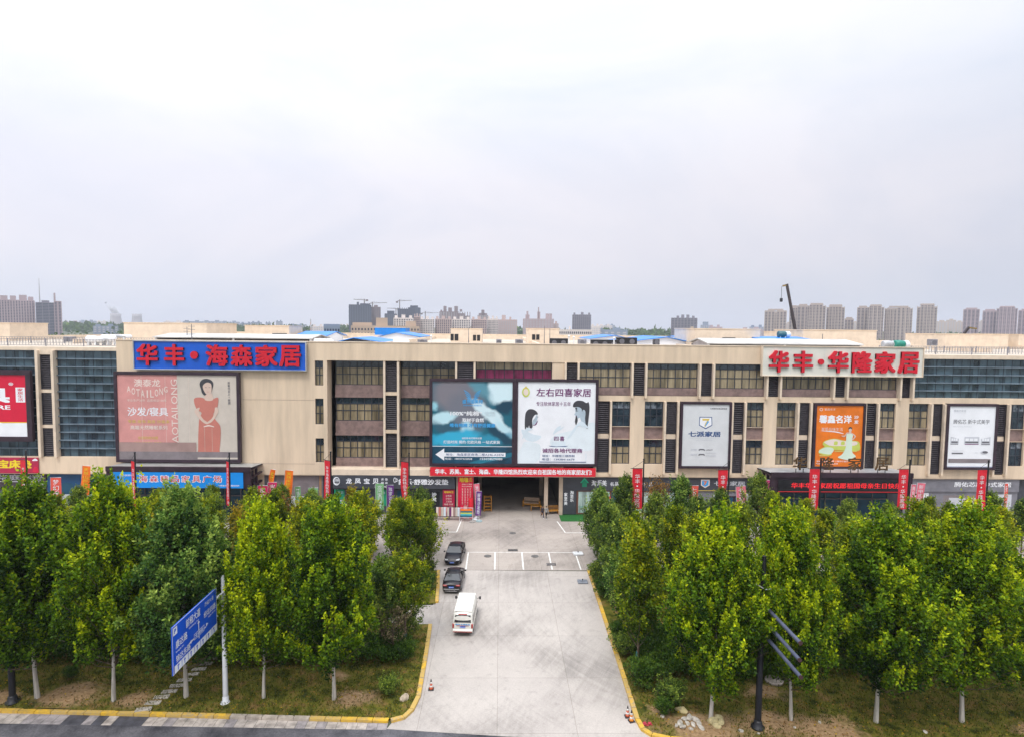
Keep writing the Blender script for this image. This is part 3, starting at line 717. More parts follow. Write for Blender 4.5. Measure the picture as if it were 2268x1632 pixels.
P.text('全国招商加盟', .16, .33, .24, .275, yelline, .0); P.text('400 0371 888', .12, .36, .175, .21, yelline, .0)
x0, z0 = P.P(.475, .575); text(l, 'AOTAILONG', -4.15, 4.15, -.42, .42, palepr, fr=((x0, P.lay(), z0), (0, 0, 1), (-1, 0, 0), (0, -1, 0)), bold=.005)
for q in (.20, .40, .595): P.rect(q, q + .002, .1, .99, palepr)
P.poly([(.665, .04), (.665, .12), (.67, .32), (.68, .48), (.70, .56), (.66, .60), (.64, .72), (.70, .74), (.745, .715), (.79, .715), (.83, .74), (.845, .72), (.83, .60), (.80, .55), (.815, .48), (.855, .40), (.855, .25), (.845, .12), (.84, .04)], dressp)
P.poly([(.655, .60), (.645, .56), (.70, .46), (.74, .425), (.755, .44), (.71, .49), (.68, .57), (.685, .62)], skinp); P.poly([(.835, .62), (.84, .56), (.79, .46), (.75, .43), (.745, .445), (.79, .50), (.81, .58), (.815, .62)], skinp)
P.poly([(.73, .715), (.735, .77), (.75, .79), (.785, .79), (.795, .77), (.80, .715), (.765, .70)], skinp)
P.poly([(.70, .84), (.69, .90), (.71, .945), (.75, .96), (.79, .94), (.805, .90), (.795, .84), (.785, .80), (.77, .82), (.735, .765), (.71, .79)], hairp)
P.poly([(.718, .88), (.722, .83), (.74, .785), (.76, .775), (.782, .79), (.79, .84), (.785, .90), (.75, .915)], skinp)
P.rect(.735, .75, .855, .859, hairp); P.rect(.765, .78, .855, .859, hairp); P.rect(.748, .765, .803, .808, dressp)
P.poly([(.72, .40), (.76, .415), (.80, .40), (.80, .39), (.76, .40), (.72, .39)], palepr); P.rect(.722, .724, .1, .38, creamp); P.rect(.785, .787, .1, .38, creamp)
P.rect(0, .65, .095, .205, greyp2); P.rect(0, 1, .0, .095, greyp); P.rect(.66, 1, .010, .028, creamp)
P.vtext('形象代言人·家居', .925, .945, .66, .93, dkgrey); done('poster')

# the pair of posters over the passage
t, P, p, l, done = board('billboard', -9.25, 1.98, 6.85, 18.4, 79.3, .36, 'teal blurred photograph billboard with a white arrow over the passage', 'billboard', face=blob_mat('blurred teal photograph', (.006, .12, .18), [
    (-6.0, 16.6, 3.0, 2.6, 20, (.20, .19, .22), .35), (-4.2, 14.2, 2.4, 3.0, 0, (.16, .17, .21), .4), (.3, 16.9, 2.1, 1.9, 0, (.62, .80, .86), .22), (-3.3, 18.4, 1.0, 3.0, 35, (.10, .28, .36), .4),
    (.6, 14.6, 1.5, .9, 15, (.004, .045, .085), .35), (-1.4, 13.6, 3.4, .75, -38, (.62, .78, .84), .3), (.9, 11.6, 1.9, .7, -40, (.50, .72, .80), .35), (-7.6, 13.3, 1.9, .7, 12, (.50, .74, .82), .3), (-8.9, 14.8, .7, .6, 0, (.30, .60, .70), .4),
    (-6.6, 11.6, 2.4, .8, -18, (.03, .10, .15), .4), (-4.3, 11.9, .9, .8, 0, (.42, .66, .76), .4), (-6.0, 10.5, 3.4, .95, 6, (.03, .40, .62), .35), (-1.6, 10.2, 3.4, .7, 14, (.02, .26, .40), .4), (.2, 10.9, 2.2, .6, -35, (.004, .05, .09), .4)]))
P.rect(0, 1, 0, .212, deep); P.rect(0, 1, .208, .214, white)
P.poly([(.45, .0), (.6, .05), (.8, .09), (1, .14), (1, .09), (.7, .02), (.6, 0)], tealp)
P.poly([(.04, .11), (.15, .185), (.15, .135), (.92, .135), (.92, .085), (.15, .085), (.15, .035)], white, False)
P.text('地址：海森家居商场二楼A246-A247#', .17, .90, .092, .128, navy, .015); P.text('电话：18037322828', .16, .50, .045, .072, white, .01); P.text('15503829080', .60, .88, .045, .072, white, .01)
for s_ in (-1, 1):     # a pair of curled wings
    for k in range(5):
        q = []
        for i in range(9):
            u = i / 8; a_ = .5 + s_ * (.02 + u * (.085 - k * .011)); c_ = .825 + .075 * u ** .6 - .022 * k - .02 * u * k * .4
            q.append((a_, c_))
        P.poly(q + [(a_ - s_ * .002, c_ - .012) for a_, c_ in q[::-1]], sky, False)
    P.poly([(.5 + s_ * (.005 + .045 * math.sin(i * .5)), .835 - .03 * (1 - math.cos(i * .5)) / 1.2) for i in range(7)] + [(.5 + s_ * (.005 + .036 * math.sin(i * .5)), .835 - .024 * (1 - math.cos(i * .5)) / 1.2) for i in range(6, -1, -1)], sky, False)
P.text('盛世爱美特', .375, .63, .735, .785, sky, .025); P.text('SHENGSHI AIMEITE', .385, .615, .705, .723, sky, .015)
P.text('100%“纯棉”', .225, .62, .585, .645, white, .03); P.text('生活', .65, .79, .585, .645, iceb, .03); P.text('取材于自然', .375, .645, .51, .56, white, .03)
P.text('唯有纯棉 才有舒适健康', .22, .79, .445, .495, sky, .035); P.text('诚招各地代理商加盟', .37, .62, .30, .325, white, .01); P.text('打造时尚 简约·北欧风格 一站式家装', .14, .85, .245, .285, white, .015)
done('poster')
t, P, p, l, done = board('billboard', 2.0, 12.95, 6.9, 18.45, 79.3, .36, 'white billboard with a mother and girl in profile over the passage', 'billboard', face=white)
palebl = col('pale blue wash', (.66, .76, .83)); palebl2 = col('light wash', (.74, .82, .87))
P.poly([(0, .10), (.05, .2), (.1, .27), (.25, .25), (.3, .2), (.28, .06), (.2, 0), (0, 0)], palebl2); P.poly([(.42, .28), (.5, .36), (.66, .40), (.82, .46), (1, .5), (1, .2), (.8, .16), (.6, .2), (.46, .2)], palebl2)
P.poly([(.05, .42), (.1, .30), (.2, .27), (.28, .30), (.3, .34), (.2, .36)], palebl); P.poly([(.74, .26), (.86, .22), (.92, .30), (.94, .42), (.88, .34), (.8, .27)], palebl2)
P.poly([(.455, .36), (.5, .44), (.56, .47), (.55, .44), (.60, .46), (.56, .42), (.52, .40)], palebl)
P.rect(.44, .62, .21, .27, palebl); P.poly([(.43, .21), (.62, .21), (.66, .222), (.5, .215), (.40, .222)], navy, False)
# girl on the left, facing right
P.dx = .02
P.poly([(.175, .53), (.20, .56), (.225, .60), (.235, .565), (.225, .53), (.24, .515), (.215, .49), (.17, .48)], facep)
P.poly([(.075, .42), (.07, .52), (.08, .62), (.12, .665), (.18, .665), (.225, .635), (.235, .605), (.20, .60), (.17, .555), (.165, .50), (.17, .45), (.14, .42), (.125, .47), (.11, .40), (.1, .45)], hairp)
P.poly([(.17, .475), (.20, .48), (.235, .53), (.24, .55), (.235, .52), (.22, .48), (.19, .468)], plum)
# woman on the right, facing left
P.dx = .038
P.poly([(.70, .69), (.705, .635), (.69, .61), (.705, .595), (.71, .57), (.75, .565), (.80, .60), (.83, .66), (.80, .70), (.75, .71)], facep); P.poly([(.77, .58), (.80, .50), (.86, .46), (.87, .56), (.84, .64)], facep)
P.poly([(.675, .70), (.68, .745), (.72, .775), (.79, .775), (.845, .75), (.87, .76), (.885, .70), (.88, .60), (.87, .50), (.86, .43), (.84, .48), (.83, .56), (.835, .62), (.825, .66), (.80, .665), (.79, .64), (.78, .68), (.74, .70)], hairp)
P.poly([(.715, .60), (.73, .57), (.735, .53), (.715, .48), (.70, .52), (.705, .56)], hairp); P.poly([(.795, .655), (.81, .665), (.815, .635), (.80, .62)], facep)
P.rect(.712, .735, .648, .654, hairp); P.poly([(.705, .588), (.722, .592), (.722, .583)], plum, False); P.poly([(.70, .69), (.715, .66), (.71, .64), (.72, .655), (.725, .69)], hairp); P.rect(.208, .225, .572, .577, hairp)
P.poly([(.60, .30), (.66, .40), (.74, .50), (.80, .52), (.88, .44), (.80, .46), (.74, .46), (.67, .36)], palebl); P.poly([(.02, .30), (.06, .42), (.10, .44), (.16, .42), (.10, .40), (.07, .36)], palebl)
P.dx = 0
P.text('左右四喜家居', .235, .94, .825, .925, plum, .014); P.text('专注软体家居十五年', .235, .68, .71, .762, plum, .0)
P.text('四', .47, .53, .285, .335, plum, .02); P.text('喜', .545, .605, .28, .34, plum, .02)
P.ell(.10, .875, .05, .06, lime); P.ell(.10, .875, .033, .04, palepr); P.poly([(.08, .91), (.10, .95), (.12, .91), (.10, .92)], yelline)
P.text('诚招各地代理商', .32, .84, .135, .19, plum, .02); P.text('地址：华隆馆三楼西侧', .32, .74, .083, .112, navy, .01); P.text('电话：13938416679', .32, .74, .04, .07, navy, .01)
for q in ((.28, .012, .012, .13), (.885, .89, .02, .13)): P.rect(q[0], q[0] + .007, .03, .13, palebl)
P.rect(.285, .89, .018, .026, navy); done('poster')
t, P, p, l, done = board('welcome_banner', -9.15, 12.75, 5.6, 6.75, 79.0, 0, 'long red cloth banner with one line of white characters over the passage', 'banner', face=flagred, dep=.08)
P.text('华丰、苏美、富士、海森、华隆四馆热烈欢迎来自祖国各地的商家朋友们!', .03, .975, .2, .82, white, .03); done('cloth')

# three portrait billboards on the right wing
t, P, p, l, done = board('billboard', 23.95, 30.8, 6.7, 15.62, 79.5, .32, 'pale billboard with a gold and blue seven in a shield', 'billboard', face=col('pale print', (.66, .68, .70)))
P.poly([(.36, .80), (.63, .80), (.64, .70), (.64, .66), (.5, .60), (.355, .66), (.355, .70)], navy, False); P.poly([(.375, .788), (.615, .788), (.625, .70), (.625, .668), (.5, .618), (.37, .668), (.37, .70)], white, False)
P.poly([(.42, .77), (.58, .77), (.56, .735), (.52, .69), (.49, .63), (.47, .65), (.49, .70), (.53, .74), (.43, .735)], yelline, False); P.poly([(.54, .735), (.57, .72), (.52, .67), (.50, .64), (.49, .66)], sky, False)
P.text('七派家居', .13, .83, .475, .565, navy, .035); P.text('SEVEN PIECES HOME FURNISHING', .14, .82, .45, .462, ltgrey, 0); P.text('轻时尚家居体系', .30, .66, .415, .43, ltgrey, .0)
P.text('七派家居全国品牌连锁', .58, .95, .92, .945, dkgrey, .02)
P.text('LIGHT', .52, .67, .25, .275, dkgrey, .01); P.text('FASHION', .52, .74, .20, .225, ltgrey, .01); P.text('KITCHEN', .52, .74, .155, .18, ltgrey, .01); P.text('轻奢', .19, .33, .245, .28, ltgrey, .0); P.text('臻然', .19, .33, .165, .20, ltgrey, .0)
for zz in (.25, .17): P.rect(.38, .48, zz + .01, zz + .03, dkgrey); P.rect(.365, .385, zz, zz + .022, dkgrey); P.rect(.475, .495, zz, zz + .022, dkgrey)
done('poster')
t, P, p, l, done = board('billboard', 41.85, 48.8, 6.75, 15.6, 79.5, .32, 'orange billboard with a lime corner sofa and a woman in a gown', 'billboard', face=orange)
P.text('馨鑫名洋', .07, .76, .71, .845, white, .035); P.text('沙发', .815, .905, .70, .84, white, .03) if False else (P.text('沙', .81, .91, .785, .84, white, .02), P.text('发', .81, .91, .705, .765, white, .02))
P.ell(.10, .935, .035, .025, palepr); P.ell(.10, .935, .024, .017, orange); P.text('馨鑫名洋', .17, .40, .92, .955, palepr, .0)
P.text('享受品味生活', .12, .58, .585, .64, palepr, .0); P.poly([(.1, .585), (.4, .565), (.58, .54), (.58, .55), (.4, .58)], white)
for k in range(24):
    a_ = 2 * math.pi * k / 24; P.rect(.16 + .165 * math.cos(a_), .165 + .165 * math.cos(a_), .53 + .13 * math.sin(a_), .535 + .13 * math.sin(a_), yelline)
P.poly([(.08, .24), (.10, .21), (.28, .18), (.36, .20), (.38, .27), (.8, .26), (.95, .27), (.96, .35), (.9, .42), (.62, .43), (.4, .46), (.2, .42), (.16, .36), (.20, .33), (.10, .28)], lime); P.poly([(.20, .41), (.4, .45), (.62, .42), (.88, .41), (.84, .35), (.38, .34), (.24, .37)], palepr)
P.poly([(.08, .24), (.28, .20), (.36, .22), (.40, .27), (.36, .31), (.2, .31)], mint); P.rect(.1, .3, .17, .19, yelline); P.rect(.42, .9, .245, .262, yelline)
for a_ in (.4, .55, .7): P.poly([(a_, .36), (a_ + .07, .36), (a_ + .075, .41), (a_ + .01, .41)], lime)
P.poly([(.50, .15), (.58, .2), (.64, .28), (.66, .36), (.655, .44), (.66, .53), (.70, .545), (.78, .545), (.80, .53), (.785, .44), (.79, .36), (.80, .24), (.88, .17), (.78, .13), (.70, .11)], mint)
P.poly([(.66, .535), (.62, .49), (.56, .50), (.555, .51), (.62, .515), (.66, .56), (.7, .56)], skinp); P.poly([(.79, .55), (.86, .50), (.80, .44), (.79, .45), (.83, .50), (.77, .54)], skinp); P.poly([(.70, .545), (.715, .575), (.75, .575), (.765, .545)], skinp)
P.ell(.735, .605, .033, .035, skinp); P.poly([(.70, .61), (.70, .64), (.735, .655), (.77, .64), (.77, .605), (.755, .625), (.72, .625)], hairp)
P.text('地址：华隆馆一楼 三楼中厅展厅', .04, .72, .075, .10, white, .01); P.text('电话：13523780608', .04, .5, .035, .06, white, .01); done('poster')
t, P, p, l, done = board('billboard', 59.8, 66.75, 6.75, 15.65, 79.5, .32, 'white billboard with grey sofas, rightmost of the portrait billboards', 'billboard', face=white)
P.text('腾佑芯 新中式美学', .10, .88, .71, .785, dkgrey, .008); P.text('New Chinese Aesthetics', .10, .5, .66, .678, ltgrey, 0); P.text('腾佑芯家居', .10, .36, .905, .945, ltgrey, .01); P.rect(.1, .36, .89, .893, ltgrey)
for a_, c_, s_ in ((.06, .24, 1), (.36, .68, 0), (.72, .92, -1)):
    P.poly([(a_, .37 if s_ else .395), (c_, .395 if s_ == 1 else .37 if s_ else .395), (c_, .47 if s_ != 1 else .46), (c_, .50 if s_ <= 0 else .47), (a_, .50 if s_ >= 0 else .47)], ltgrey, False); P.rect(a_ + .02, c_ - .02, .40, .425, dkgrey); P.rect(a_ + .01, c_ - .01, .375, .387, plum if s_ == 0 else dkgrey)
    for q in range(3): P.rect(a_ + .02 + q * (c_ - a_ - .04) / 3, a_ + .02 + (q + .8) * (c_ - a_ - .04) / 3, .435, .475, white)
P.rect(.10, .34, .22, .24, dkgrey); P.rect(.1, .36, .27, .274, ltgrey); P.ell(.80, .245, .08, .028, ltgrey); P.ell(.82, .25, .06, .02, dkgrey); P.rect(.60, .66, .238, .245, ltgrey)
P.rect(.035, .95, .075, .14, greyp); P.rect(0, 1, .005, .012, navy); done('poster')

# shop fascias and fronts
t, P, p, l, done = board('shop_sign', -78, -60.6, 5.42, 7.5, 79.85, 0, 'crimson sign with big yellow characters under the red billboard', 'sign', face=crims, dep=.14)
P.text('宝床垫', .70, .95, .30, .86, yellowp, .05); P.text('龙凤', .50, .68, .30, .86, yellowp, .05); P.poly([(.955, .80), (.965, .9), (.98, .95), (.995, .85), (.99, .8)], white); P.poly([(.955, .1), (.97, .4), (.99, .4), (1, .15), (1, .05)], redp); done()
t, P, p, l, done = board('shop_sign', -78, -60.3, 3.2, 5.3, 80.7, 0, 'brown black sign with pale lettering below the crimson sign', 'sign', face=col('brown black panel', (.055, .04, .05)), dep=.2)
P.text('金华庭标垫', .55, .98, .50, .88, ltgrey, .01); P.rect(.6, .95, .40, .44, white); P.rect(.85, .98, .22, .28, ltgrey); done()
for nm, x0, x1, z0, z1, fc, lb in (('shop_front', -60.1, -52.4, 0.1, 5.28, col('petrol blue front', (.005, .06, .16), v=.1), 'petrol blue shop front with arched openings left of the blue canopy'),):
    t, P, p, l, done = board(nm, x0, x1, z0, z1, 80.6, 0, lb, 'shop front', face=fc, dep=.3)
    for a_ in (.18, .55):
        P.poly([(a_, 0), (a_, .6), (a_ + .05, .72), (a_ + .15, .76), (a_ + .25, .72), (a_ + .3, .6), (a_ + .3, 0)], deep, False); P.rect(a_ + .02, a_ + .28, .0, .45, ltgrey)
    done('front')
t, P, p, l, done = board('shop_sign', -22.1, -5.9, 3.66, 5.42, 79.75, 0, 'long slate sign with white characters and two logos left of the passage', 'sign', face=slate, dep=.4)
P.poly([(.03 + .028 * math.cos(i * .52), .55 + .32 * math.sin(i * .52)) for i in range(12)], white); P.poly([(.033 + .021 * math.cos(i * .52), .56 + .24 * math.sin(i * .52)) for i in range(12)], slate); P.text('LFBB', .012, .05, .52, .72, white, .02); P.text('龙凤宝贝', .016, .045, .34, .44, white, .02)
for i, ch in enumerate('龙凤宝贝'): P.text(ch, .107 + i * .073, .155 + i * .073, .36, .78, white, .035)
for i, ch in enumerate('床垫软床'): P.text(ch, .395 + (i % 2) * .032, .417 + (i % 2) * .032, .62 - (i // 2) * .27, .80 - (i // 2) * .27, white, .02)
P.text('7366447', .34, .45, .08, .22, white, .02)
P.ell(.507, .66, .012, .2, white, 10); P.ell(.507, .66, .008, .14, slate, 10); P.ell(.522, .66, .008, .14, white, 8); P.ell(.522, .66, .004, .08, slate, 8); P.text('舒乐·舒雅沙发垫', .535, .945, .30, .74, white, .035); done()
t, P, p, l, done = board('shop_front', -22.1, -5.9, .05, 3.6, 80.4, 0, 'slate shop front with green posters and glass doors under the long slate sign', 'shop front', face=slate, dep=.3)
P.rect(.0, .085, .2, .93, green); P.text('享福贝', .012, .075, .76, .86, iceb, .02); P.ell(.05, .5, .03, .03, white); P.ell(.055, .38, .028, .03, iceb)
P.rect(.11, .25, 0, .9, cyanp); P.text('庄', .125, .15, .68, .82, red, .05); P.rect(.18, .245, .05, .85, deep); P.rect(.35, .43, .3, .93, green); P.text('床垫', .355, .42, .76, .86, iceb, .02); P.rect(.52, .62, .0, .9, deep)
P.rect(.655, .78, .0, .86, black); P.poly([(.67, .45), (.68, .66), (.72, .74), (.76, .66), (.77, .45), (.74, .38), (.69, .38)], dkgrey); P.rect(.67, .77, .1, .28, dressp)
P.rect(.78, .87, .0, .86, black); P.vtext('沙发', .805, .845, .48, .84, white, .05); done('front')
t, P, p, l, done = board('wall_poster', -7.55, -5.95, 0.3, 3.5, 79.95, 0, 'short crimson poster with columns of pale characters beside the carpet sign', 'poster', face=crims, dep=.06)
P.text('地毯布艺', .1, .9, .85, .95, yellowp, .02)
for i, s_ in enumerate(('沙发垫', '沙发巾', '工程毯', '地毯 竹席', '门垫 挂毯', '窗帘布艺')): P.text(s_, .12 if len(s_) > 3 else .25, .88 if len(s_) > 3 else .75, .70 - i * .12, .78 - i * .12, palepr, .01)
done('print')
t, P, p, l, done = board('wall_sign', -5.5, -3.45, 0.15, 5.35, 79.6, 0, 'tall red sign with yellow carpet characters at the left of the passage', 'sign', face=redp, dep=.2)
P.text('地毯', .08, .68, .86, .985, yellowp, .04); P.vtext('系列', .72, .92, .86, .985, yellowp, .02); P.text('定制手工地毯', .25, .9, .79, .825, palepr, .01); P.text('办公方块地毯', .25, .9, .735, .77, palepr, .01)
for i in range(4): P.vtext(('家满酒店客房毯走', '居铺宾馆餐厅毯廊', '楼梯毯化纤地垫定', '尼龙印花阿克明斯')[i], .25 + i * .17, .34 + i * .17, .15, .71, palepr, .0)
done()
t, P, p, l, done = board('shop_sign', 8.4, 24.15, 3.4, 5.38, 80.3, 0, 'slate grey sign with a green house logo and white script right of the passage', 'sign', face=slate, dep=.5)
P.poly([(.165, .55), (.195, .82), (.225, .55), (.215, .55), (.215, .25), (.175, .25), (.175, .55)], green, False); P.poly([(.16, .55), (.195, .88), (.23, .55), (.225, .5), (.195, .76), (.165, .5)], col('bright green print', (.02, .5, .3)), False)
for i, (ch, a_, c_) in enumerate((('淘', .255, .295), ('乐', .305, .345), ('美', .345, .385), ('名', .415, .445), ('品', .455, .485), ('家', .50, .53), ('具', .54, .57), ('折', .625, .655), ('扣', .68, .71), ('店', .75, .78))): P.text(ch, a_, c_, .32, .72 if i < 3 else .6, white, .015)
done()
t, P, p, l, done = board('shop_sign', 8.4, 10.4, .1, 3.38, 80.35, 0, 'dark upright panel with two columns of white characters at the passage corner', 'sign', face=slate, dep=.4)
P.vtext('家至美', .18, .40, .38, .92, white, .03); P.vtext('淘至乐', .58, .82, .52, 1.0, white, .03); done()
curtpale = mat('pale shop curtain', (.42, .55, .52), .5, .25, 3, streak=True)
t, P, p, l, done = board('shop_front', 10.45, 24.1, .1, 3.35, 80.5, 0, 'brown framed shop window with pale curtains under the green logo sign', 'shop front', face=col('brown shop frame', (.16, .07, .05)), dep=.3)
for i in range(6): P.rect(.02 + i * .163, .165 + i * .163, .06, .95, curtpale if i not in (2,) else deep)
P.rect(.02, .98, .3, .32, green); P.ell(.32, .7, .02, .06, redp); done('front')
t, P, p, l, done = board('shop_sign', 24.3, 36.1, 3.4, 5.38, 80.3, 0, 'slate grey sign with a shield logo right of the green logo sign', 'sign', face=slate, dep=.5)
P.poly([(.25, .8), (.35, .8), (.35, .4), (.30, .22), (.25, .4)], palepr, False); P.poly([(.262, .74), (.338, .74), (.338, .42), (.30, .3), (.262, .42)], sky, False); P.text('7', .28, .32, .42, .70, orange, .05); P.text('七派家居', .40, .76, .38, .70, ltgrey, .02); P.rect(0, 1, .02, .06, yelline); P.rect(.0, .012, 0, 1, dressp); done()
t, P, p, l, done = board('shop_front', 24.3, 36.0, .1, 3.35, 80.5, 0, 'grey shop front with dark door under the shield logo sign', 'shop front', face=slate2, dep=.3)
for i in range(5): P.rect(.03 + i * .19, .19 + i * .19, .03, .93, slate2 if i % 2 else ltgrey)
P.rect(.52, .78, 0, .8, bbframe); P.rect(.55, .64, .02, .74, deep); P.rect(.66, .75, .02, .74, deep); done('front')
t, P, p, l, done = board('shop_sign', 55.2, 71.0, 3.5, 5.36, 80.3, 0, 'pale slate sign with white characters right of the dark canopy', 'sign', face=slate2, dep=.5)
P.text('腾佑芯新中式家居', .43, .93, .36, .74, white, .02); done()
t, P, p, l, done = board('shop_front', 55.2, 71.0, .1, 3.45, 80.5, 0, 'pale shop front with white window sheets right of the dark canopy', 'shop front', face=slate2, dep=.3)
P.rect(.03, .22, .3, .95, white); P.rect(.05, .2, .1, .28, dkgrey); P.rect(.35, .75, .0, .85, greyp); P.rect(.4, .7, .0, .75, ltgrey); P.rect(.8, .95, .1, .9, ltgrey); done('front')
t, P, p, l, done = board('shop_front', -33.0, -22.3, .1, 5.25, 80.5, 0, 'dark shop front behind glass between the blue canopy and the slate sign', 'shop front', face=dkgrey, dep=.3)
P.rect(.05, .15, 0, 1, beige); P.rect(.2, .26, 0, 1, col('wood jamb', (.35, .2, .1))); P.rect(.3, .82, .45, 1, greyp); P.rect(.83, .86, 0, 1, col('wood jamb', (.35, .2, .1))); P.rect(.3, .8, .1, .44, ltgrey); P.rect(.88, 1, 0, 1, bbframe); done('front')

# entrance canopies
def canopy(name, x0, x1, yf, zt, zb, label, topm):
    t = empty(name, ((x0 + x1) / 2, yf, 0), 0, label, 'canopy'); inv = Matrix.Translation((-(x0 + x1) / 2, -yf, 0))
    def pt(b, n):
        o = b.build(n, t); o.matrix_parent_inverse = inv
    b = MB(); b.mesh([(x0, yf, zt), (x1, yf, zt), (x1, 79.9, zt - .3), (x0, 79.9, zt - .3)], [(0, 1, 2, 3)], topm); b.box(x0, x1, yf - .05, yf + .2, zt - .55, zt + .06, bbframe); b.box(x0, x1, yf + .2, 79.95, zt - .5, zt - .32, bbframe); pt(b, 'roof')
    b = MB(); b.box(x0, x1, yf + .1, yf + .35, zb, zt - .55, bbframe)
    for xx in (x0, x1 - .35):
        b.box(xx, xx + .35, yf + .36, 79.9, zb, zb + .25, bbframe); b.box(xx, xx + .35, yf + .36, 79.9, zb + 1.2, zb + 1.4, bbframe)
        for yy in (77.0, 78.2): b.box(xx, xx + .35, yy, yy + .12, zb + .25, zt - .4, bbframe)
    pt(b, 'fascia_frame')
    for xx in (x0 + .05, x1 - .45):
        b = MB(); b.box(xx, xx + .4, yf + .12, yf + .5, 0, zb, bbframe); pt(b, 'post')
    b = MB(); b.box(x0 + .5, x1 - .5, 79.6, 79.9, .1, zb, deep)
    for q in range(9):
        xx = x0 + .6 + q * (x1 - x0 - 1.3) / 8; b.box(xx, xx + .14, 79.45, 79.6, .1, zb, dkgrey)
    b.box(x0 + .5, x1 - .5, 79.46, 79.59, 2.6, 2.75, dkgrey); pt(b, 'door')
    return t
canopy('entrance_canopy', -49.4, -31.4, 76.0, 7.22, 4.5, 'black framed entrance canopy carrying a bright blue sign on the left', mat('canopy sheet', (.30, .30, .29), .5, .15, .6))
t, P, p, l, done = board('canopy_sign', -48.5, -32.3, 4.6, 6.60, 75.98, 0, 'bright blue sign with red and white characters on the left canopy', 'sign', face=brightblue, dep=.1)
for i, ch in enumerate('海森精品家具广场'):
    a_ = .20 + i * .0815; P.text(ch, a_ - .003, a_ + .068, .34, .82, white, .05); P.text(ch, a_ + .002, a_ + .062, .38, .78, red, .012)
P.text('北方家居城', .05, .155, .74, .86, white, .02); P.text('中国家居连锁服务机构', .81, .97, .12, .22, white, .02); done()
canopy('entrance_canopy', 34.7, 53.0, 75.6, 7.05, 4.45, 'black entrance canopy carrying a red character display and standing letters', mat('canopy sheet pale', (.36, .37, .39), .4, .12, .6))
t, P, p, l, done = board('led_sign', 35.6, 52.2, 4.65, 6.2, 75.58, 0, 'black display strip with glowing red characters on the right canopy', 'sign', face=black, dep=.1)
ledred = mat('red display dots', (.85, .02, .03), .5, .05, 1, emit=.35)
P.text('华丰华隆家居祝愿祖国母亲生日快乐!', .10, .97, .30, .76, ledred, .02); P.rect(0, 1, .0, .03, ledred); done()
bronze = mat('bronze letter', (.10, .055, .02), .5, .25, 2)
t = empty('standing_letters', (43.5, 75.9, 7.0), 0, 'four dark bronze characters standing on the right entrance canopy', 'letters')
for ch, a_ in zip('华隆家居', (37.5, 41.0, 44.6, 48.1)):
    b = MB(); text(b, ch, a_, a_ + 1.8, 7.4, 9.1, bronze, Y=75.9, depth=.12, bold=.014)
    for q in (.4, 1.35): b.bar((a_ + q, 75.85, 7.05), (a_ + q, 75.85, 7.6), .07, black)
    o = b.build('letter', t); o.matrix_parent_inverse = Matrix.Translation((-43.5, -75.9, -7.0))
# ------------------------------------------------------------------ banners on poles
polem = black
def cloth(mb, x0, z1, wd, ht, m, sway=.25, twist=0.0, seed=0, nx=5, nz=14):
    """hanging cloth from x0, top z1, in local x/z with folds in y"""
    rr = random.Random(seed); ph = rr.random() * 6
    vs = []
    for j in range(nz + 1):
        v = j / nz
        for i in range(nx + 1):
            u = i / nx; xx = x0 + wd * (.5 + (u - .5) * (1 - twist * v * v)) + sway * .35 * math.sin(v * 3 + ph) * v
            yy = sway * v * math.sin(u * 3.2 + v * 4 + ph) * .55
            vs.append((xx, yy, z1 - ht * v))
    fs = [(j * (nx + 1) + i, j * (nx + 1) + i + 1, (j + 1) * (nx + 1) + i + 1, (j + 1) * (nx + 1) + i) for j in range(nz) for i in range(nx)]
    mb.mesh(vs, fs, m, True)
    return lambda u, v: (x0 + wd * (.5 + (u - .5) * (1 - twist * v * v)) + sway * .35 * math.sin(v * 3 + ph) * v, sway * v * math.sin(u * 3.2 + v * 4 + ph) * .55, z1 - ht * v)
def chars_on(mb, f, txt, u0, u1, v0, v1, m, bold=.03, flip=1):
    """one character under the other, bent onto the cloth"""
    n = len(txt); h = (v1 - v0) / n
    for i, ch in enumerate(txt):
        if not ch.strip(): continue
        vs, fs, eg = glyphs('■' if ch in '·-' else ch, bold); k = .3 if ch in '·-' else 1
        ax = min(p.x for p in vs); bx = max(p.x for p in vs); ay = min(p.y for p in vs); by = max(p.y for p in vs)
        for off in (-.02, .02):
            pts = []
            for p in vs:
                a = ((p.x - ax) / (bx - ax) - .5) * k + .5; c = ((p.y - ay) / (by - ay) - .5) * k + .5
                if off > 0: a = 1 - a
                q = f(u0 + (u1 - u0) * a, v0 + h * (i + .94 - .88 * c)); pts.append((q[0], q[1] + off, q[2]))
            mb.mesh(pts, fs, m)
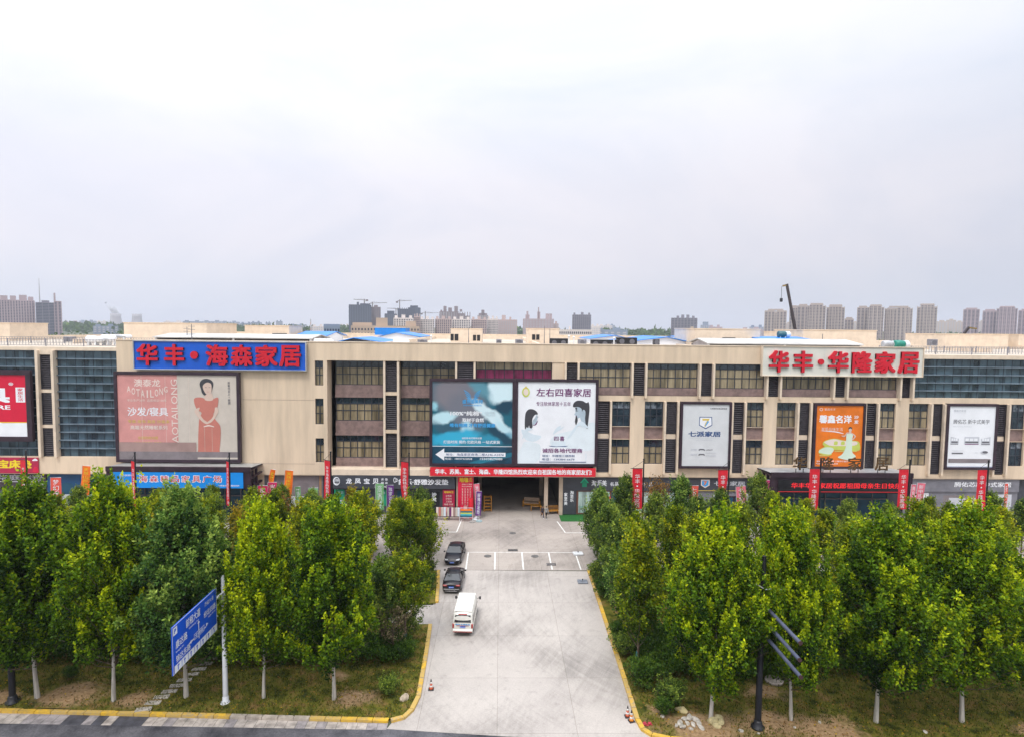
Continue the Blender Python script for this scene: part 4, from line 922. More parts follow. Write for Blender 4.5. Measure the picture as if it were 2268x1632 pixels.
def pole_flag(px, Y, ztop, side, wd, ht, rz, txt, label, seed, twist=0.0, sway=.22, drop=.95):
    x, _ = W(px, 1019, Y)
    t = empty('banner_pole', (x, Y, 0), rz, label, 'flag', 'red banners on black poles before the mall')
    b = MB(); b.tube([(0, 0, 0), (0, 0, ztop)], [.11, .08], polem, 8); b.lathe([(.16, 0), (.16, .4), (.11, .5)], polem); b.lathe([(.0, ztop), (.1, ztop), (.1, ztop + .12), (.0, ztop + .16)], polem, n=8); b.build('pole', t)
    b = MB(); s = -1 if side < 0 else 1
    b.tube([(0, 0, ztop - drop), (s * (wd + .35), 0, ztop - drop)], .035, polem, 6); b.tube([(0, 0, ztop - .1), (s * (wd + .15), 0, ztop - drop)], .02, polem, 5); b.tube([(0, 0, ztop - drop - ht), (s * .3, 0, ztop - drop - ht)], .03, polem, 6); b.build('arm', t)
    b = MB(); xa = s * .12 if s > 0 else -.12 - wd
    f = cloth(b, xa, ztop - drop - .04, wd, ht, flagred, sway, twist, seed); b.build('flag', t)
    b = MB(); chars_on(b, f, txt, .26, .76, .13, .97, white); 
    b.build('lettering', t); return t
RT = '华丰·华隆家居'; LT = '华丰海森精品家具广场'
pole_flag(58, 67, 11.0, -1, .85, 6.2, R(-20), LT, 'narrow red banner on a pole left of the orange streamer, before the crimson sign', 1, sway=.12)
pole_flag(299, 67, 10.9, -1, .85, 6.0, R(-36), LT, 'red banner seen edge-on at the left part of the blue canopy sign', 2, sway=.1)
pole_flag(508, 67, 10.9, -1, .85, 5.0, R(-46), LT, 'thin red banner seen edge-on before the right end of the blue canopy sign', 3, sway=.08)
pole_flag(732.5, 67, 11.1, -1, .95, 4.6, R(-35), LT, 'red banner before the corner where the blank wall ends', 4, sway=.15)
pole_flag(906, 67, 11.0, -1, .95, 4.7, R(-28), LT, 'slanting red banner before the long slate sign', 5, sway=.4)
pole_flag(1426, 67, 10.5, -1, 1.15, 4.6, R(4), RT, 'flat hanging red banner before the green house logo sign', 6, sway=.06)
pole_flag(1615, 67, 10.4, -1, 1.15, 4.4, R(6), RT, 'red banner twisted at its lower end before the shield logo sign', 7, twist=.7, sway=.3)
pole_flag(1819, 67, 10.6, -1, 1.2, 4.7, R(5), RT, 'red banner before the left part of the red character display', 8, sway=.1)
pole_flag(2016, 67, 10.6, -1, 1.15, 4.6, R(4), RT, 'red banner before the right end of the dark canopy', 9, sway=.1)
pole_flag(2190, 67, 10.6, -1, 1.2, 4.7, R(6), RT, 'sun-faded red banner, rightmost of the pole banners', 10, sway=.15)

fc = {k: mat(k + ' flag cloth', c, .7, .08, 2) for k, c in dict(coral=(.68, .09, .06), orange=(.85, .17, .01), crimson=(.55, .01, .09), magenta=(.60, .015, .13), green=(.20, .45, .20), purple=(.14, .03, .22), pink=(.72, .16, .22), red=(.66, .02, .05), hotpink=(.62, .01, .22)).items()}
def feather(px0, px1, py0, py1, Y, key, txt, label, tilt=0.0, tm=white, sway=.12, extra=None):
    x0, z1 = W(px0, py0, Y); x1, _ = W(px1, py0, Y); _, z0 = W(px0, py1, Y); wd = x1 - x0; ht = max(z1 - z0, 3.2)
    t = empty('advertising_flag', (x0, Y, 0), 0, label, 'flag', 'upright advertising flags before the shops')
    t.rotation_euler = (0, tilt, 0)
    b = MB(); b.tube([(-.03, 0, .05), (-.03, 0, z1 + .05), (wd, 0, z1 + .05)], .022, steelwhite, 6); b.build('pole', t)
    b = MB(); b.lathe([(.38, 0), (.38, .09), (.12, .16), (.05, .22)], steelwhite, (0, 0), 14); b.build('base', t)
    b = MB(); f = cloth(b, 0, z1, wd, ht, fc[key], sway, 0, int(px0)); b.build('cloth', t)
    b = MB(); chars_on(b, f, txt, .22, .78, .06, .94, tm, .02); b.build('lettering', t)
feather(112, 135, 1057, 1110, 74, 'coral', '梦幻床垫', 'coral flag with a white character before the petrol blue front')
feather(172, 190, 1030, 1095, 73, 'orange', '天然山棕床垫好', 'tall orange streamer with yellow characters before the petrol blue front', R(4), yellowp, .25)
feather(205, 228, 1067, 1110, 74, 'magenta', '慕思沙发', 'magenta flag just left of the blue canopy sign')
feather(571, 593, 1075, 1120, 74, 'crimson', '皮布沙发', 'crimson flag under the curled orange pennant')
feather(581, 592, 1037, 1065, 75, 'orange', '特惠', 'curled orange pennant right of the blue canopy', R(8), yellowp, .5)
feather(597, 617, 1068, 1112, 74, 'magenta', '家具名品', 'pinkish flag showing a white figure left of the tall yellow streamer', R(-2))
feather(622, 640, 1040, 1102, 73.5, 'orange', '天然床垫工厂店', 'tall orange streamer with yellow characters left of the two green flags', R(4), yellowp, .25)
feather(658, 670, 1077, 1108, 74.5, 'green', '环保', 'small pale green flag, left one of two', R(-3))
feather(683, 704, 1080, 1124, 74, 'green', '凤凰棕垫', 'wider pale green flag before the glass shop front')
feather(832, 850, 1070, 1122, 73, 'green', '龙凤宝贝床垫', 'green flag before the middle of the slate sign, beside a purple one')
feather(857, 872, 1074, 1124, 73.5, 'purple', '独家沙发垫', 'purple flag beside the green one before the slate sign')
feather(1052, 1064, 1087, 1136, 78.3, 'purple', '舒雅沙发垫', 'purple flag at the left side of the passage mouth', R(3))
feather(1055, 1067, 1071, 1118, 79, 'pink', '地毯特卖', 'pink flag behind the purple one at the passage mouth', R(-4))
feather(1527, 1547, 1075, 1120, 74, 'coral', '七派家居', 'coral flag left of the twisted red banner')
feather(1639, 1660, 1077, 1128, 74, 'pink', '七派家居沙', 'pale pink flag left of the leaning red one beside the dark canopy', R(-5))
feather(1666, 1686, 1066, 1118, 74.4, 'red', '七派家居店', 'leaning red flag between the pink one and the hot pink one', R(7))
feather(1686, 1699, 1062, 1108, 75, 'hotpink', '华隆家居', 'narrow hot pink flag at the left post of the dark canopy', R(3))
feather(2014, 2024, 1072, 1128, 74.5, 'pink', '腾佑芯家居', 'narrow pink flag right beside the pole at the canopy end', R(3))
feather(2024, 2041, 1068, 1122, 75, 'pink', '新中式家居', 'wide pink flag right of the dark canopy', R(5))
feather(2226, 2233, 1070, 1115, 74, 'coral', '新中式', 'thin coral flag, rightmost of the advertising flags')

# ------------------------------------------------------------------ things on the mall roof
ZR = 21.9
def roofbox(name, px0, px1, py, Y, depth, label, m=beige2, cat='roof house', windows=(), ledge=True):
    x0, z1 = W(px0, py, Y); x1, _ = W(px1, py, Y)
    t = empty(name, ((x0 + x1) / 2, Y, ZR), 0, label, cat); w2 = (x1 - x0) / 2; h = z1 - ZR
    b = MB(); b.box(-w2, w2, 0, depth, 0, h, m); b.build('wall', t)
    b = MB(); b.box(-w2 - .08, w2 + .08, -.08, depth + .08, h, h + .15, beige); b.build('roof', t)
    for a, c, z0, zz in windows:
        b = MB(); b.box(-w2 + a * 2 * w2, -w2 + c * 2 * w2, -.06, -.01, z0 * h, zz * h, black); b.build('window', t)
    return t
roofbox('stair_house', -60, 21, 716, 108, 9, 'beige stair house on the roof at the left edge')
roofbox('stair_house', 274, 457, 716, 106, 12, 'long beige stair house on the roof above the blue sign')
roofbox('stair_house', 542, 640, 722, 118, 8, 'beige stair house behind the pale shed left of centre', windows=((.62, .95, .3, .55),))
roofbox('stair_house', 998, 1067, 729, 122, 7, 'low beige roof house with four dark windows above the passage', windows=((.0, .10, .2, .65), (.13, .25, .2, .65), (.72, .82, .2, .6), (.85, .95, .2, .6)))
roofbox('stair_house', 1168, 1239, 729, 120, 7, 'low beige roof house with two dark windows right of centre', windows=((.15, .25, .3, .65), (.28, .38, .3, .65)))
roofbox('stair_house', 1540, 1684, 729.5, 100, 12, 'broad beige stair house left of the mobile crane boom', windows=((.42, .62, .55, .6),))
roofbox('stair_house', 1779, 1942, 732, 104, 11, 'tall two-toned beige stair house behind the white name sign')
roofbox('stair_house', 1733, 1779, 736, 112, 8, 'narrow low beige roof house just left of the mobile crane boom')
roofbox('stair_house', 2094, 2234, 741, 120, 12, 'long beige roof house behind the right railing')
roofbox('stair_house', 2257, 2330, 742, 120, 12, 'beige roof house cut by the right edge')
roofbox('workshop', 830, 898, 726, 208, 10, 'blue fronted workshop with a white panel behind the mall roof', blueroof, 'workshop')
bpy.context.view_layer.update()

def gable(name, px0, px1, pyr, pye, Y, depth, label, roofm, along='x', wallm=white, ridge=.5, open_=False):
    """shed with a ridge running away from the viewer (along y) or sideways (along x)"""
    x0, zr = W(px0, pyr, Y); x1, _ = W(px1, pyr, Y); _, ze = W(px0, pye, Y)
    t = empty(name, ((x0 + x1) / 2, Y, ZR), 0, label, 'shed'); w2 = (x1 - x0) / 2; hr = zr - ZR; he = ze - ZR
    b = MB()
    if along == 'y':
        xr = -w2 + 2 * w2 * ridge
        for (a, za), (c, zc) in (((-w2 - .3, he), (xr, hr)), ((xr, hr), (w2 + .3, he))):
            b.mesh([(a, -.4, za), (c, -.4, zc), (c, depth, zc), (a, depth, za), (a, -.4, za - .12), (c, -.4, zc - .12), (c, depth, zc - .12), (a, depth, za - .12)], [(0, 1, 2, 3), (7, 6, 5, 4), (0, 4, 5, 1), (2, 6, 7, 3), (1, 5, 6, 2), (3, 7, 4, 0)], roofm)
    else:
        for (a, za), (c, zc) in (((-.3, he), (depth / 2, hr)), ((depth / 2, hr), (depth + .3, he))):
            b.mesh([(-w2, a, za), (w2, a, za), (w2, c, zc), (-w2, c, zc), (-w2, a, za - .14), (w2, a, za - .14), (w2, c, zc - .14), (-w2, c, zc - .14)], [(0, 1, 2, 3), (7, 6, 5, 4), (0, 4, 5, 1), (2, 6, 7, 3), (1, 5, 6, 2), (3, 7, 4, 0)], roofm)
    b.build('roof', t)
    b = MB(); zt = he - .15
    if along == 'y':
        b.mesh([(-w2, 0, 0), (w2, 0, 0), (w2, 0, zt), (xr, 0, hr - .15), (-w2, 0, zt)], [(0, 1, 2, 3, 4)], wallm)
        b.mesh([(-w2, 0, 0), (-w2, depth, 0), (-w2, depth, zt), (-w2, 0, zt), (w2, 0, 0), (w2, depth, 0), (w2, depth, zt), (w2, 0, zt)], [(3, 2, 1, 0), (4, 5, 6, 7)], wallm)
    else:
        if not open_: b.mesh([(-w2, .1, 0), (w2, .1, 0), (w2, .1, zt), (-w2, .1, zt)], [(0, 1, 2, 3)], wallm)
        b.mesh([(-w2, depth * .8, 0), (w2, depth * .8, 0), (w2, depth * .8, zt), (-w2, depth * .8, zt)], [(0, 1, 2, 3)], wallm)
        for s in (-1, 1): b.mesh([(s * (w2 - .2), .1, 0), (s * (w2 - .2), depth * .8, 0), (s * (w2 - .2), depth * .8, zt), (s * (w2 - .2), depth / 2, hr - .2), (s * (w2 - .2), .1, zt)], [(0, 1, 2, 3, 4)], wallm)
    b.build('wall', t)
    if open_:
        k = max(2, int(w2 / 4))
        for i in range(k + 1):
            xx = -w2 + .3 + (2 * w2 - .6) * i / k; b = MB(); b.box(xx - .12, xx + .12, -.05, .19, 0, zt - .02, steelwhite); b.build('post', t)
    return t
shed_wall = mat('shed back wall', (.36, .33, .33), .8, .1, .5)  # grey colour of the open sheds' walls
gable('roof_shed', 340, 692, 738.5, 746, 90, 9, 'long pale roofed open shed on white posts behind the blue sign', shedroof, 'x', shed_wall, open_=True)
gable('roof_shed', 1566, 1912, 750, 760, 88, 9, 'long pale roofed open shed on white posts behind the white sign', shedroof, 'x', shed_wall, open_=True)
gable('blue_roof_shed', 648, 722, 734, 744, 118, 16, 'shed with a blue roof behind the right end of the pale shed', blueroof, 'x')
gable('blue_roof_shed', 744, 864, 747.5, 758.5, 100, 14, 'low shed with a bright blue gabled roof just behind the parapet', blueroof, 'y', slate, .33)
gable('blue_roof_shed', 840, 930, 736, 745, 150, 22, 'white gabled shed with a blue roof before the workshop', blueroof, 'y', white, .42)
gable('blue_roof_shed', 1309, 1397, 742, 750, 135, 18, 'smaller blue gabled shed right of centre, left of a wider one', blueroof, 'y', white, .6)
gable('blue_roof_shed', 1386, 1533, 745, 757.5, 105, 18, 'wide white shed with a bright blue gabled roof right of centre', blueroof, 'y', white, .62)
gable('blue_roof_shed', 1508, 1545, 745, 750, 150, 18, 'small blue roof beside the broad stair house', blueroof, 'x')
gable('blue_roof_shed', 1688, 1806, 746, 752, 96, 12, 'flat blue roofed shed below the mobile crane boom', blueroof, 'x')

# railings along the roof decks
railm = mat('grey railing', (.22, .22, .25), .5, .15, 2)
def railing(name, x0, x1, Y, z, h, label, step=.42):
    t = empty(name, ((x0 + x1) / 2, Y, z), 0, label, 'railing'); w2 = (x1 - x0) / 2
    b = MB(); b.box(-w2, w2, -.03, .03, h - .06, h, railm); b.box(-w2, w2, -.03, .03, .1, .15, railm); b.build('rail', t)
    b = MB(); x = -w2
    while x < w2: b.box(x - .02, x + .02, -.02, .02, .15, h - .06, railm); x += step
    b.build('baluster', t)
    b = MB(); x = -w2
    while x < w2: b.box(x - .05, x + .05, -.05, .05, 0, h + .05, railm); x += 5.2
    b.build('post', t)
railing('roof_railing', -84, -52, 85.5, 21.9, 1.0, 'grey railing on the left roof deck, nearer of two')
railing('roof_railing', -100, -55, 97, 21.9, 1.0, 'grey railing on the left roof deck, farther of two')
railing('roof_railing', 57, 100, 85.5, 21.95, 1.0, 'grey railing on the right roof deck, nearer of two')
railing('roof_railing', 60, 110, 95, 21.9, 1.0, 'grey railing on the right roof deck, farther of two')

# air conditioners, ducts, tanks, masts
def acunit(px, py, Y, wd, h, label, m=black):
    x, z = W(px, py, Y); t = empty('air_conditioner', (x, Y, ZR), 0, label, 'air conditioner'); z0 = max(z - ZR - h, 0)
    b = MB(); b.box(-wd / 2, wd / 2, 0, 1.0, z0 + .15, z0 + h, m, .05)
    if z0 > .1:
        for s in (-1, 1): b.box(s * wd * .4 - .05, s * wd * .4 + .05, .2, .3, 0, z0 + .15, steelwhite)
    b.build('casing', t)
    b = MB(); k = max(1, int(wd / 1.1))
    for i in range(k):
        cx = -wd / 2 + wd * (i + .5) / k
        n = 14; b.face([(cx + .4 * math.cos(2 * math.pi * q / n), -.012, z0 + h * .55 + .4 * math.sin(2 * math.pi * q / n)) for q in range(n)], dkgrey)
    b.build('fan_grille', t)
acunit(1389, 748, 92, 3.1, 1.3, 'dark row of air conditioners right of the white roof pipe')
acunit(1515 - 140, 752, 94, .9, 1.2, 'small dark air conditioner between roof pipe and teal box')
acunit(1238, 750, 96, 2.9, 1.5, 'dark air conditioner row on the roof below the grey tower')
acunit(1340, 753, 90, 4.1, 1.4, 'dark air conditioner row beside a teal box before the blue gable')
acunit(1558, 752, 97, 1.2, 1.0, 'small dark air conditioner at the foot of the broad stair house')
for i, (px, Y, lb) in enumerate(((470, 99, 'small dark air conditioner before the long stair house'), (672, 103, 'small dark air conditioner below the blue roof left of centre'), (935, 97, 'grey air conditioner beside the low blue gable'), (1105, 100, 'grey air conditioner left of the two windowed roof house'), (1150, 94, 'small grey air conditioner close to the parapet above the white billboard'), (1290, 108, 'grey air conditioner behind the white pipe pair'), (1455, 96, 'small dark air conditioner before the wide blue gable'), (2070, 100, 'grey air conditioner on the right roof deck'), (150, 101, 'grey air conditioner on the left roof deck'))):
    acunit(px, W(px, 745, Y)[0] * 0 + 752, Y, .9 + .3 * (i % 3), 1.0 + .2 * (i % 2), lb, railm if 'grey' in lb else black)
def tank(px, py, Y, L_, r_, label, m, m2, name='water_tank', cat='tank'):
    x, z = W(px, py, Y); z = max(z, ZR + r_ + .15); t = empty(name, (x, Y, ZR), 0, label, cat); h = z - ZR
    b = MB(); b.tube([(-L_ / 2, 0, h), (-L_ / 2 + .05, 0, h), (L_ / 2 - .4, 0, h), (L_ / 2, 0, h)], [r_ * .8, r_, r_, r_ * .75], m, 14); b.build('drum', t)
    b = MB(); b.tube([(L_ / 2 - .1, 0, h), (L_ / 2 + .45, 0, h), (L_ / 2 + .7, 0, h)], [r_ * .98, r_ * .95, r_ * .5], m2, 14); b.build('cap', t)
    b = MB()
    for s in (-.3, .3): b.box(s * L_ - .08, s * L_ + .08, -r_ * .7, r_ * .7, 0, h - r_ * .6, steelwhite)
    b.build('stand', t)
tank(1992, 763, 88, 1.5, .6, 'green roof fan drum with a white end right of the white sign', mat('green drum', (.01, .22, .16), .4, .1, 1), steelwhite, 'roof_fan', 'fan')
tank(1966, 763, 88.5, 1.5, .55, 'grey silver roof drum left of the green one', mat('galvanised drum', (.45, .46, .48), .4, .15, 1), steelwhite, 'roof_fan', 'fan')
tank(206, 752, 90, 1.7, .5, 'white wrapped roof duct left of the blue sign', white, steelwhite, 'roof_duct', 'duct')
tank(236, 750, 91, 1.3, .55, 'silver roof duct nearest the corner of the blank wall', steelwhite, white, 'roof_duct', 'duct')
tank(264, 745, 93, 2.4, .25, 'thin silver roof pipe at the foot of the long stair house', steel, white, 'roof_duct', 'duct')
tank(712, 757, 86, 2.0, .4, 'white roof duct left of the low blue gable', white, white, 'roof_duct', 'duct')
tank(884, 758, 88, 1.6, .4, 'white roof duct right of the low blue gable', white, steelwhite, 'roof_duct', 'duct')
tank(1732, 741, 100, 1.4, .55, 'dark teal roof fan beside the narrow roof house', mat('teal drum', (.03, .12, .14), .4, .1, 1), steelwhite, 'roof_fan', 'fan')
def pipe_stack(px, py, Y, label, hh=0):
    x, z = W(px, py, Y); t = MB(); t.tube([(0, 0, 0), (0, 0, z - ZR)], .09, steelwhite, 8); t.lathe([(.2, z - ZR), (.2, z - ZR + .1), (0, z - ZR + .25)], steelwhite, n=10)
    o = t.build('vent_pipe', None, (x, Y, ZR)); tag(o, label, 'pipe')
pipe_stack(955, 745, 90, 'white roof vent pipe left of the four windowed roof house')
pipe_stack(1260, 746, 86, 'white roof vent pipe, left of a close pair above the passage'); pipe_stack(1271, 748, 87, 'white roof vent pipe, right of a close pair above the passage'); pipe_stack(1360, 750, 89, 'white roof vent pipe next to the dark air conditioner row')
def mast(px, pyt, pyb, Y, label, name='antenna', arms=True):
    x, z1 = W(px, pyt, Y); _, z0 = W(px, pyb, Y); z0 = min(z0, max(ZR, 0)) if Y < 200 else 0
    b = MB(); b.tube([(0, 0, 0), (0, 0, z1 - z0)], [.09, .04], dkgrey, 6)
    if arms:
        for k in (.55, .75, .9): b.bar((-.5, 0, (z1 - z0) * k), (.5, 0, (z1 - z0) * k), .05, dkgrey)
        for s in (-1, 1): b.bar((0, 0, .9), (s * .6, 0, 0), .05, dkgrey)
    o = b.build(name, None, (x, Y, z0)); tag(o, label, 'antenna')
mast(424, 718, 752, 88, 'thin grey antenna standing on the pale shed above the blue sign'); mast(414, 724, 748, 92, 'short antenna left of the taller one above the blue sign')
mast(1038, 727, 748, 112, 'thin bent rod before the four windowed roof house', arms=False); mast(1206, 723, 752, 110, 'dark rod before the two windowed roof house, left one', arms=False); mast(1218, 728, 752, 111, 'dark rod before the two windowed roof house, right one', arms=False); mast(1822, 740, 768, 100, 'thin rod on the two-toned stair house', arms=False)

# ------------------------------------------------------------------ skyline
def tower(px0, px1, pyt, Y, label, wallc, winc, depth=None, bays=8, fl=3.0, crown=None, name='apartment_tower', cat='tower', vert=True, pyl=None, group=None, grid=(.55, .62), steps=None):
    x0, z1 = W(px0, pyt, Y); x1, _ = W(px1, pyt, Y); wd = (x1 - x0) * math.cos(math.atan2((x0 + x1) / 2, Y)); h = z1; dp = depth or min(wd * .6, 22)
    t = empty(name, ((x0 + x1) / 2, Y, 0), math.atan2(-(x0 + x1) / 2, Y), label, cat, group)
    b = MB(); hw = wd / 2
    seg = steps or [(0, 1, 1)]
    for a, c, k in seg: b.box(-hw + a * wd, -hw + c * wd, 0 if k == 1 else .7, dp, 0, h * k, wallc)
    if vert:
        for i in range(bays + 1):
            xx = -hw + wd * i / bays; b.box(xx - wd * .012, xx + wd * .012, -.5, .0, 0, h * .985, wallc)
    n = int(h / fl); off = name == 'office_building'
    if off: b.build('wall', t)
    for a, c, k in seg:
        nb = max(1, round(bays * (c - a)))
        for j in range(1, int(n * k)):
            z = j * fl
            for i in range(nb):
                xa = -hw + wd * (a + (c - a) * (i + .5 - grid[0] / 2) / nb); xb = xa + wd * (c - a) / nb * grid[0]
                yy = -.12 if k == 1 else .58
                if off: b = MB()
                b.face([(xa, yy, z + .6), (xb, yy, z + .6), (xb, yy, z + .6 + fl * grid[1]), (xa, yy, z + .6 + fl * grid[1])], winc)
                if off: b.build('window', t)
        for s, xx in ((-1, -hw - .12), (1, hw + .12)):
            if off or (s < 0 and a > 0) or (s > 0 and c < 1): continue
            for j in range(1, int(n * k)):
                for i in range(3):
                    ya = dp * (.12 + i * .3); b.face([(xx, ya, j * fl + .6), (xx, ya + dp * .16, j * fl + .6), (xx, ya + dp * .16, j * fl + 2.4), (xx, ya, j * fl + 2.4)], winc)
    if not off: b.build('wall', t)
    b = MB()
    for a, c, hh in (crown or [(.3, .7, 4)]): b.box(-hw + a * wd, -hw + c * wd, dp * .15, dp * .75, h, h + hh, wallc)
    b.build('roof_house', t)
    return t
def fw_(name, c): return mat(name, c, .85, .05, .02)
tw_mauve = fw_('mauve tower wall', (.44, .34, .36)); tw_grey = fw_('grey tower wall', (.22, .21, .25)); tw_dark = fw_('dark netted wall', (.075, .09, .13)); tw_cream = fw_('cream tower wall', (.52, .42, .35)); tw_white = fw_('pale tower wall', (.70, .62, .59)); tw_rose = fw_('rose block wall', (.52, .40, .38)); tw_peach = fw_('peach block wall', (.52, .39, .30)); tw_brown = fw_('brown tower wall', (.24, .19, .20)); tw_blue = fw_('blue grey wall', (.22, .27, .36)); tw_tan = fw_('tan tower wall', (.46, .38, .345))
gl = fw_('far window', (.025, .035, .07)); gl2 = fw_('far dark window', (.05, .05, .08)); gl3 = fw_('far pale band', (.46, .45, .48)); net = fw_('netting seam', (.13, .15, .20))  # gl2 is the darker colour of far window faces
cr4 = [(.04, .22, 9), (.3, .48, 9), (.54, .74, 12), (.8, .98, 9)]
tower(-60, 77, 663, 1200, 'mauve slab tower with four roof houses at the left edge', tw_mauve, gl, bays=22, crown=[(.44, .56, 8), (.6, .70, 8), (.75, .88, 10), (.9, .99, 7)])
tower(79, 122, 670, 1230, 'grey tower with dark horizontal bands right of the mauve slab', tw_grey, gl, bays=3, grid=(.9, .55))
tower(119, 136, 667, 1240, 'narrow pale service tower at the right end of the banded grey tower', tw_mauve, gl, bays=2, crown=[(.0, .25, 16)])
tower(773, 822, 675, 1350, 'dark blue netted tower under construction, widest of the left cluster', tw_dark, net, bays=9, grid=(.3, .7), crown=[(.35, .45, 6), (.5, .95, 3)])
tower(822, 843, 680, 1380, 'dark netted tower just right of the widest one', tw_brown, net, bays=5, grid=(.3, .7))
tower(852, 879, 695, 1500, 'short dark netted tower between the two crane groups', tw_dark, net, bays=6, crown=[(.2, .8, 7)])
tower(881, 931, 681, 1500, 'dark netted double tower below the tall crane', tw_dark, net, bays=10, grid=(.3, .7), steps=[(0, .45, .95), (.45, 1, 1)], crown=[(.55, .9, 5)])
tower(974, 1041, 690, 1600, 'brown stepped tower with turrets behind the white blocks', tw_brown, gl3, bays=12, grid=(.4, .6), crown=[(.02, .08, 4), (.12, .22, 14), (.28, .40, 10), (.48, .60, 14), (.66, .74, 6)], steps=[(0, .62, 1), (.62, .82, .93), (.82, 1, .84)])
tower(1058, 1081, 698, 1650, 'small brown tower with a pointed roof house', tw_brown, gl3, bays=5, crown=[(.35, .65, 14), (.1, .9, 5)])
wl = ['pale apartment block, first from the left of the white row behind the peach building', 'rose apartment block, second of the white row', 'pale apartment block, third of the white row, under the tall brown turrets', 'rose apartment block, fourth of the white row, under the brown turrets', 'pale apartment block, fifth of the white row', 'rose apartment block, sixth of the white row', 'pale apartment block, last of the white row on the right']
for i, (a, c, y) in enumerate(((872, 915, 704), (917, 931, 701), (931, 962, 707), (964, 1000, 706), (1002, 1042, 707), (1044, 1078, 707), (1080, 1103, 706))):
    tower(a, c, y, 1000 + i * 12, wl[i], tw_white if i % 2 == 0 else tw_rose, gl2, bays=8, grid=(.5, .6), crown=[(.05, .2, 4), (.4, .6, 5), (.8, .95, 4)], name='apartment_block', cat='apartments', group='white apartment row in the middle distance')
tower(1103, 1145, 708, 1100, 'reddish grey block right of the white row', tw_rose, gl3, bays=9, crown=[(.2, .4, 8), (.6, .7, 5)], name='apartment_block', cat='apartments')
tower(778, 930, 721, 620, 'wide peach five storey building before the dark towers', tw_peach, gl, bays=22, fl=4.2, grid=(.45, .5), crown=[(.02, .3, 3), (.36, .53, 8), (.8, .95, 5)], name='office_building', cat='office', vert=False, depth=20)
tower(717, 753, 722, 520, 'blue grey office block with a sign band left of the peach building', tw_blue, gl, bays=6, fl=4, crown=[(.0, 1, 1.5)], name='office_building', cat='office', vert=False)
tower(1159, 1226, 706, 1050, 'grey pink apartment block with little turrets right of centre', tw_mauve, gl3, bays=10, grid=(.5, .45), crown=[(.07, .2, 7), (.1, .16, 13), (.46, .56, 12), (.48, .52, 20), (.74, .86, 9), (.87, .95, 9)], name='apartment_block', cat='apartments')
tower(1226, 1237, 717, 1060, 'small rose block at the right end of the turreted one', tw_rose, gl3, bays=3, name='apartment_block', cat='apartments')
tower(1268, 1309, 697, 1250, 'plain grey tower standing alone right of centre', tw_grey, gl2, bays=9, grid=(.5, .4), crown=[(.05, .15, 4), (.45, .6, 5), (.85, .95, 4)])
tower(1238, 1311, 730, 560, 'low pale office row before the lone grey tower', tw_white, gl, bays=16, fl=4, grid=(.5, .5), name='office_building', cat='office', vert=False, crown=[(.3, .34, 3)])
tower(1487, 1544, 704, 1150, 'broad dark grey tower standing alone left of the beige stair house', tw_grey, gl2, bays=8, grid=(.6, .4), crown=[(.2, .3, 4), (.38, .5, 6), (.58, .7, 6), (.8, .9, 4)])
tower(1524, 1541, 736, 420, 'small pale house before the lone dark grey tower', tw_cream, gl, bays=3, name='house', cat='house', vert=False)
tower(1552, 1573, 720, 2300, 'hazy pointed tower beyond the stair house', tw_blue, gl3, bays=4, crown=[(.2, .8, 12)])
rt = [(1694, 1742, 688, 1180, 'tan twin tower, first of the right cluster', [(0, .45, 1), (.45, .56, .97), (.56, 1, 1)]), (1749, 1768, 680, 1300, 'tan tower half hidden behind the mobile crane boom', None), (1766, 1792, 677, 1290, 'tan tower just right of the mobile crane boom', None), (1789, 1829, 675, 1200, 'tan tower, broad and tallest beside the mobile crane', [(0, .1, .97), (.1, .84, 1), (.84, 1, .97)]), (1831, 1871, 678, 1210, 'tan tower right of the tallest one beside the mobile crane', [(0, .14, .97), (.14, .85, 1), (.85, 1, .97)]), (1871, 1891, 706, 1300, 'short tan block in the gap of the right cluster', None), (1899, 1924, 681, 1260, 'left half of the tan pair behind the two-toned stair house', None), (1922, 1958, 678, 1230, 'right half of the tan pair behind the two-toned stair house', [(0, .1, .97), (.1, .86, 1), (.86, 1, .97)]), (1960, 2021, 681, 1230, 'wide tan double tower right of the white sign', [(0, .08, .97), (.08, .46, .985), (.46, .92, 1), (.92, 1, .97)]), (2032, 2076, 676, 1220, 'slim tall tan tower, last of the sharp row on the right', [(0, .16, .96), (.16, .86, 1), (.86, 1, .96)]), (2134, 2170, 685, 1350, 'greyer tower behind the excavator arm', None), (2177, 2209, 688, 1380, 'greyer tower, left of the group at the right edge', None), (2208, 2254, 681, 1350, 'greyer tower, tallest of the group at the right edge', [(0, .12, .97), (.12, .88, 1), (.88, 1, .97)]), (2256, 2300, 687, 1380, 'greyer tower cut by the right edge', None)]
for i, (a, c, y, Y, lb, st) in enumerate(rt):
    tower(a, c, y, Y, lb, tw_tan if i < 10 else tw_mauve, gl2 if i < 10 else gl, bays=max(3, int((c - a) / 8)), grid=(.66, .55), crown=[(.15, .85, 3.2), (.1, .9, .6)], steps=st, group='residential towers on the right horizon')
for i, (a, c, y) in enumerate(((2072, 2100, 712), (2096, 2118, 709), (2114, 2136, 713), (1740, 1752, 716), (2168, 2180, 712), (1888, 1900, 714))):
    tower(a, c, y, 2100 + i * 30, ['hazy cream tower right of the slim tall tan one', 'hazy cream tower in the middle of the pale gap on the right', 'hazy cream tower left of the excavator arm', 'hazy pale tower in the gap left of the crane boom', 'hazy pale sliver between the greyer towers', 'hazy pale sliver left of the tan pair'][i], tw_cream, gl3, bays=4, group='hazy cream towers on the right')
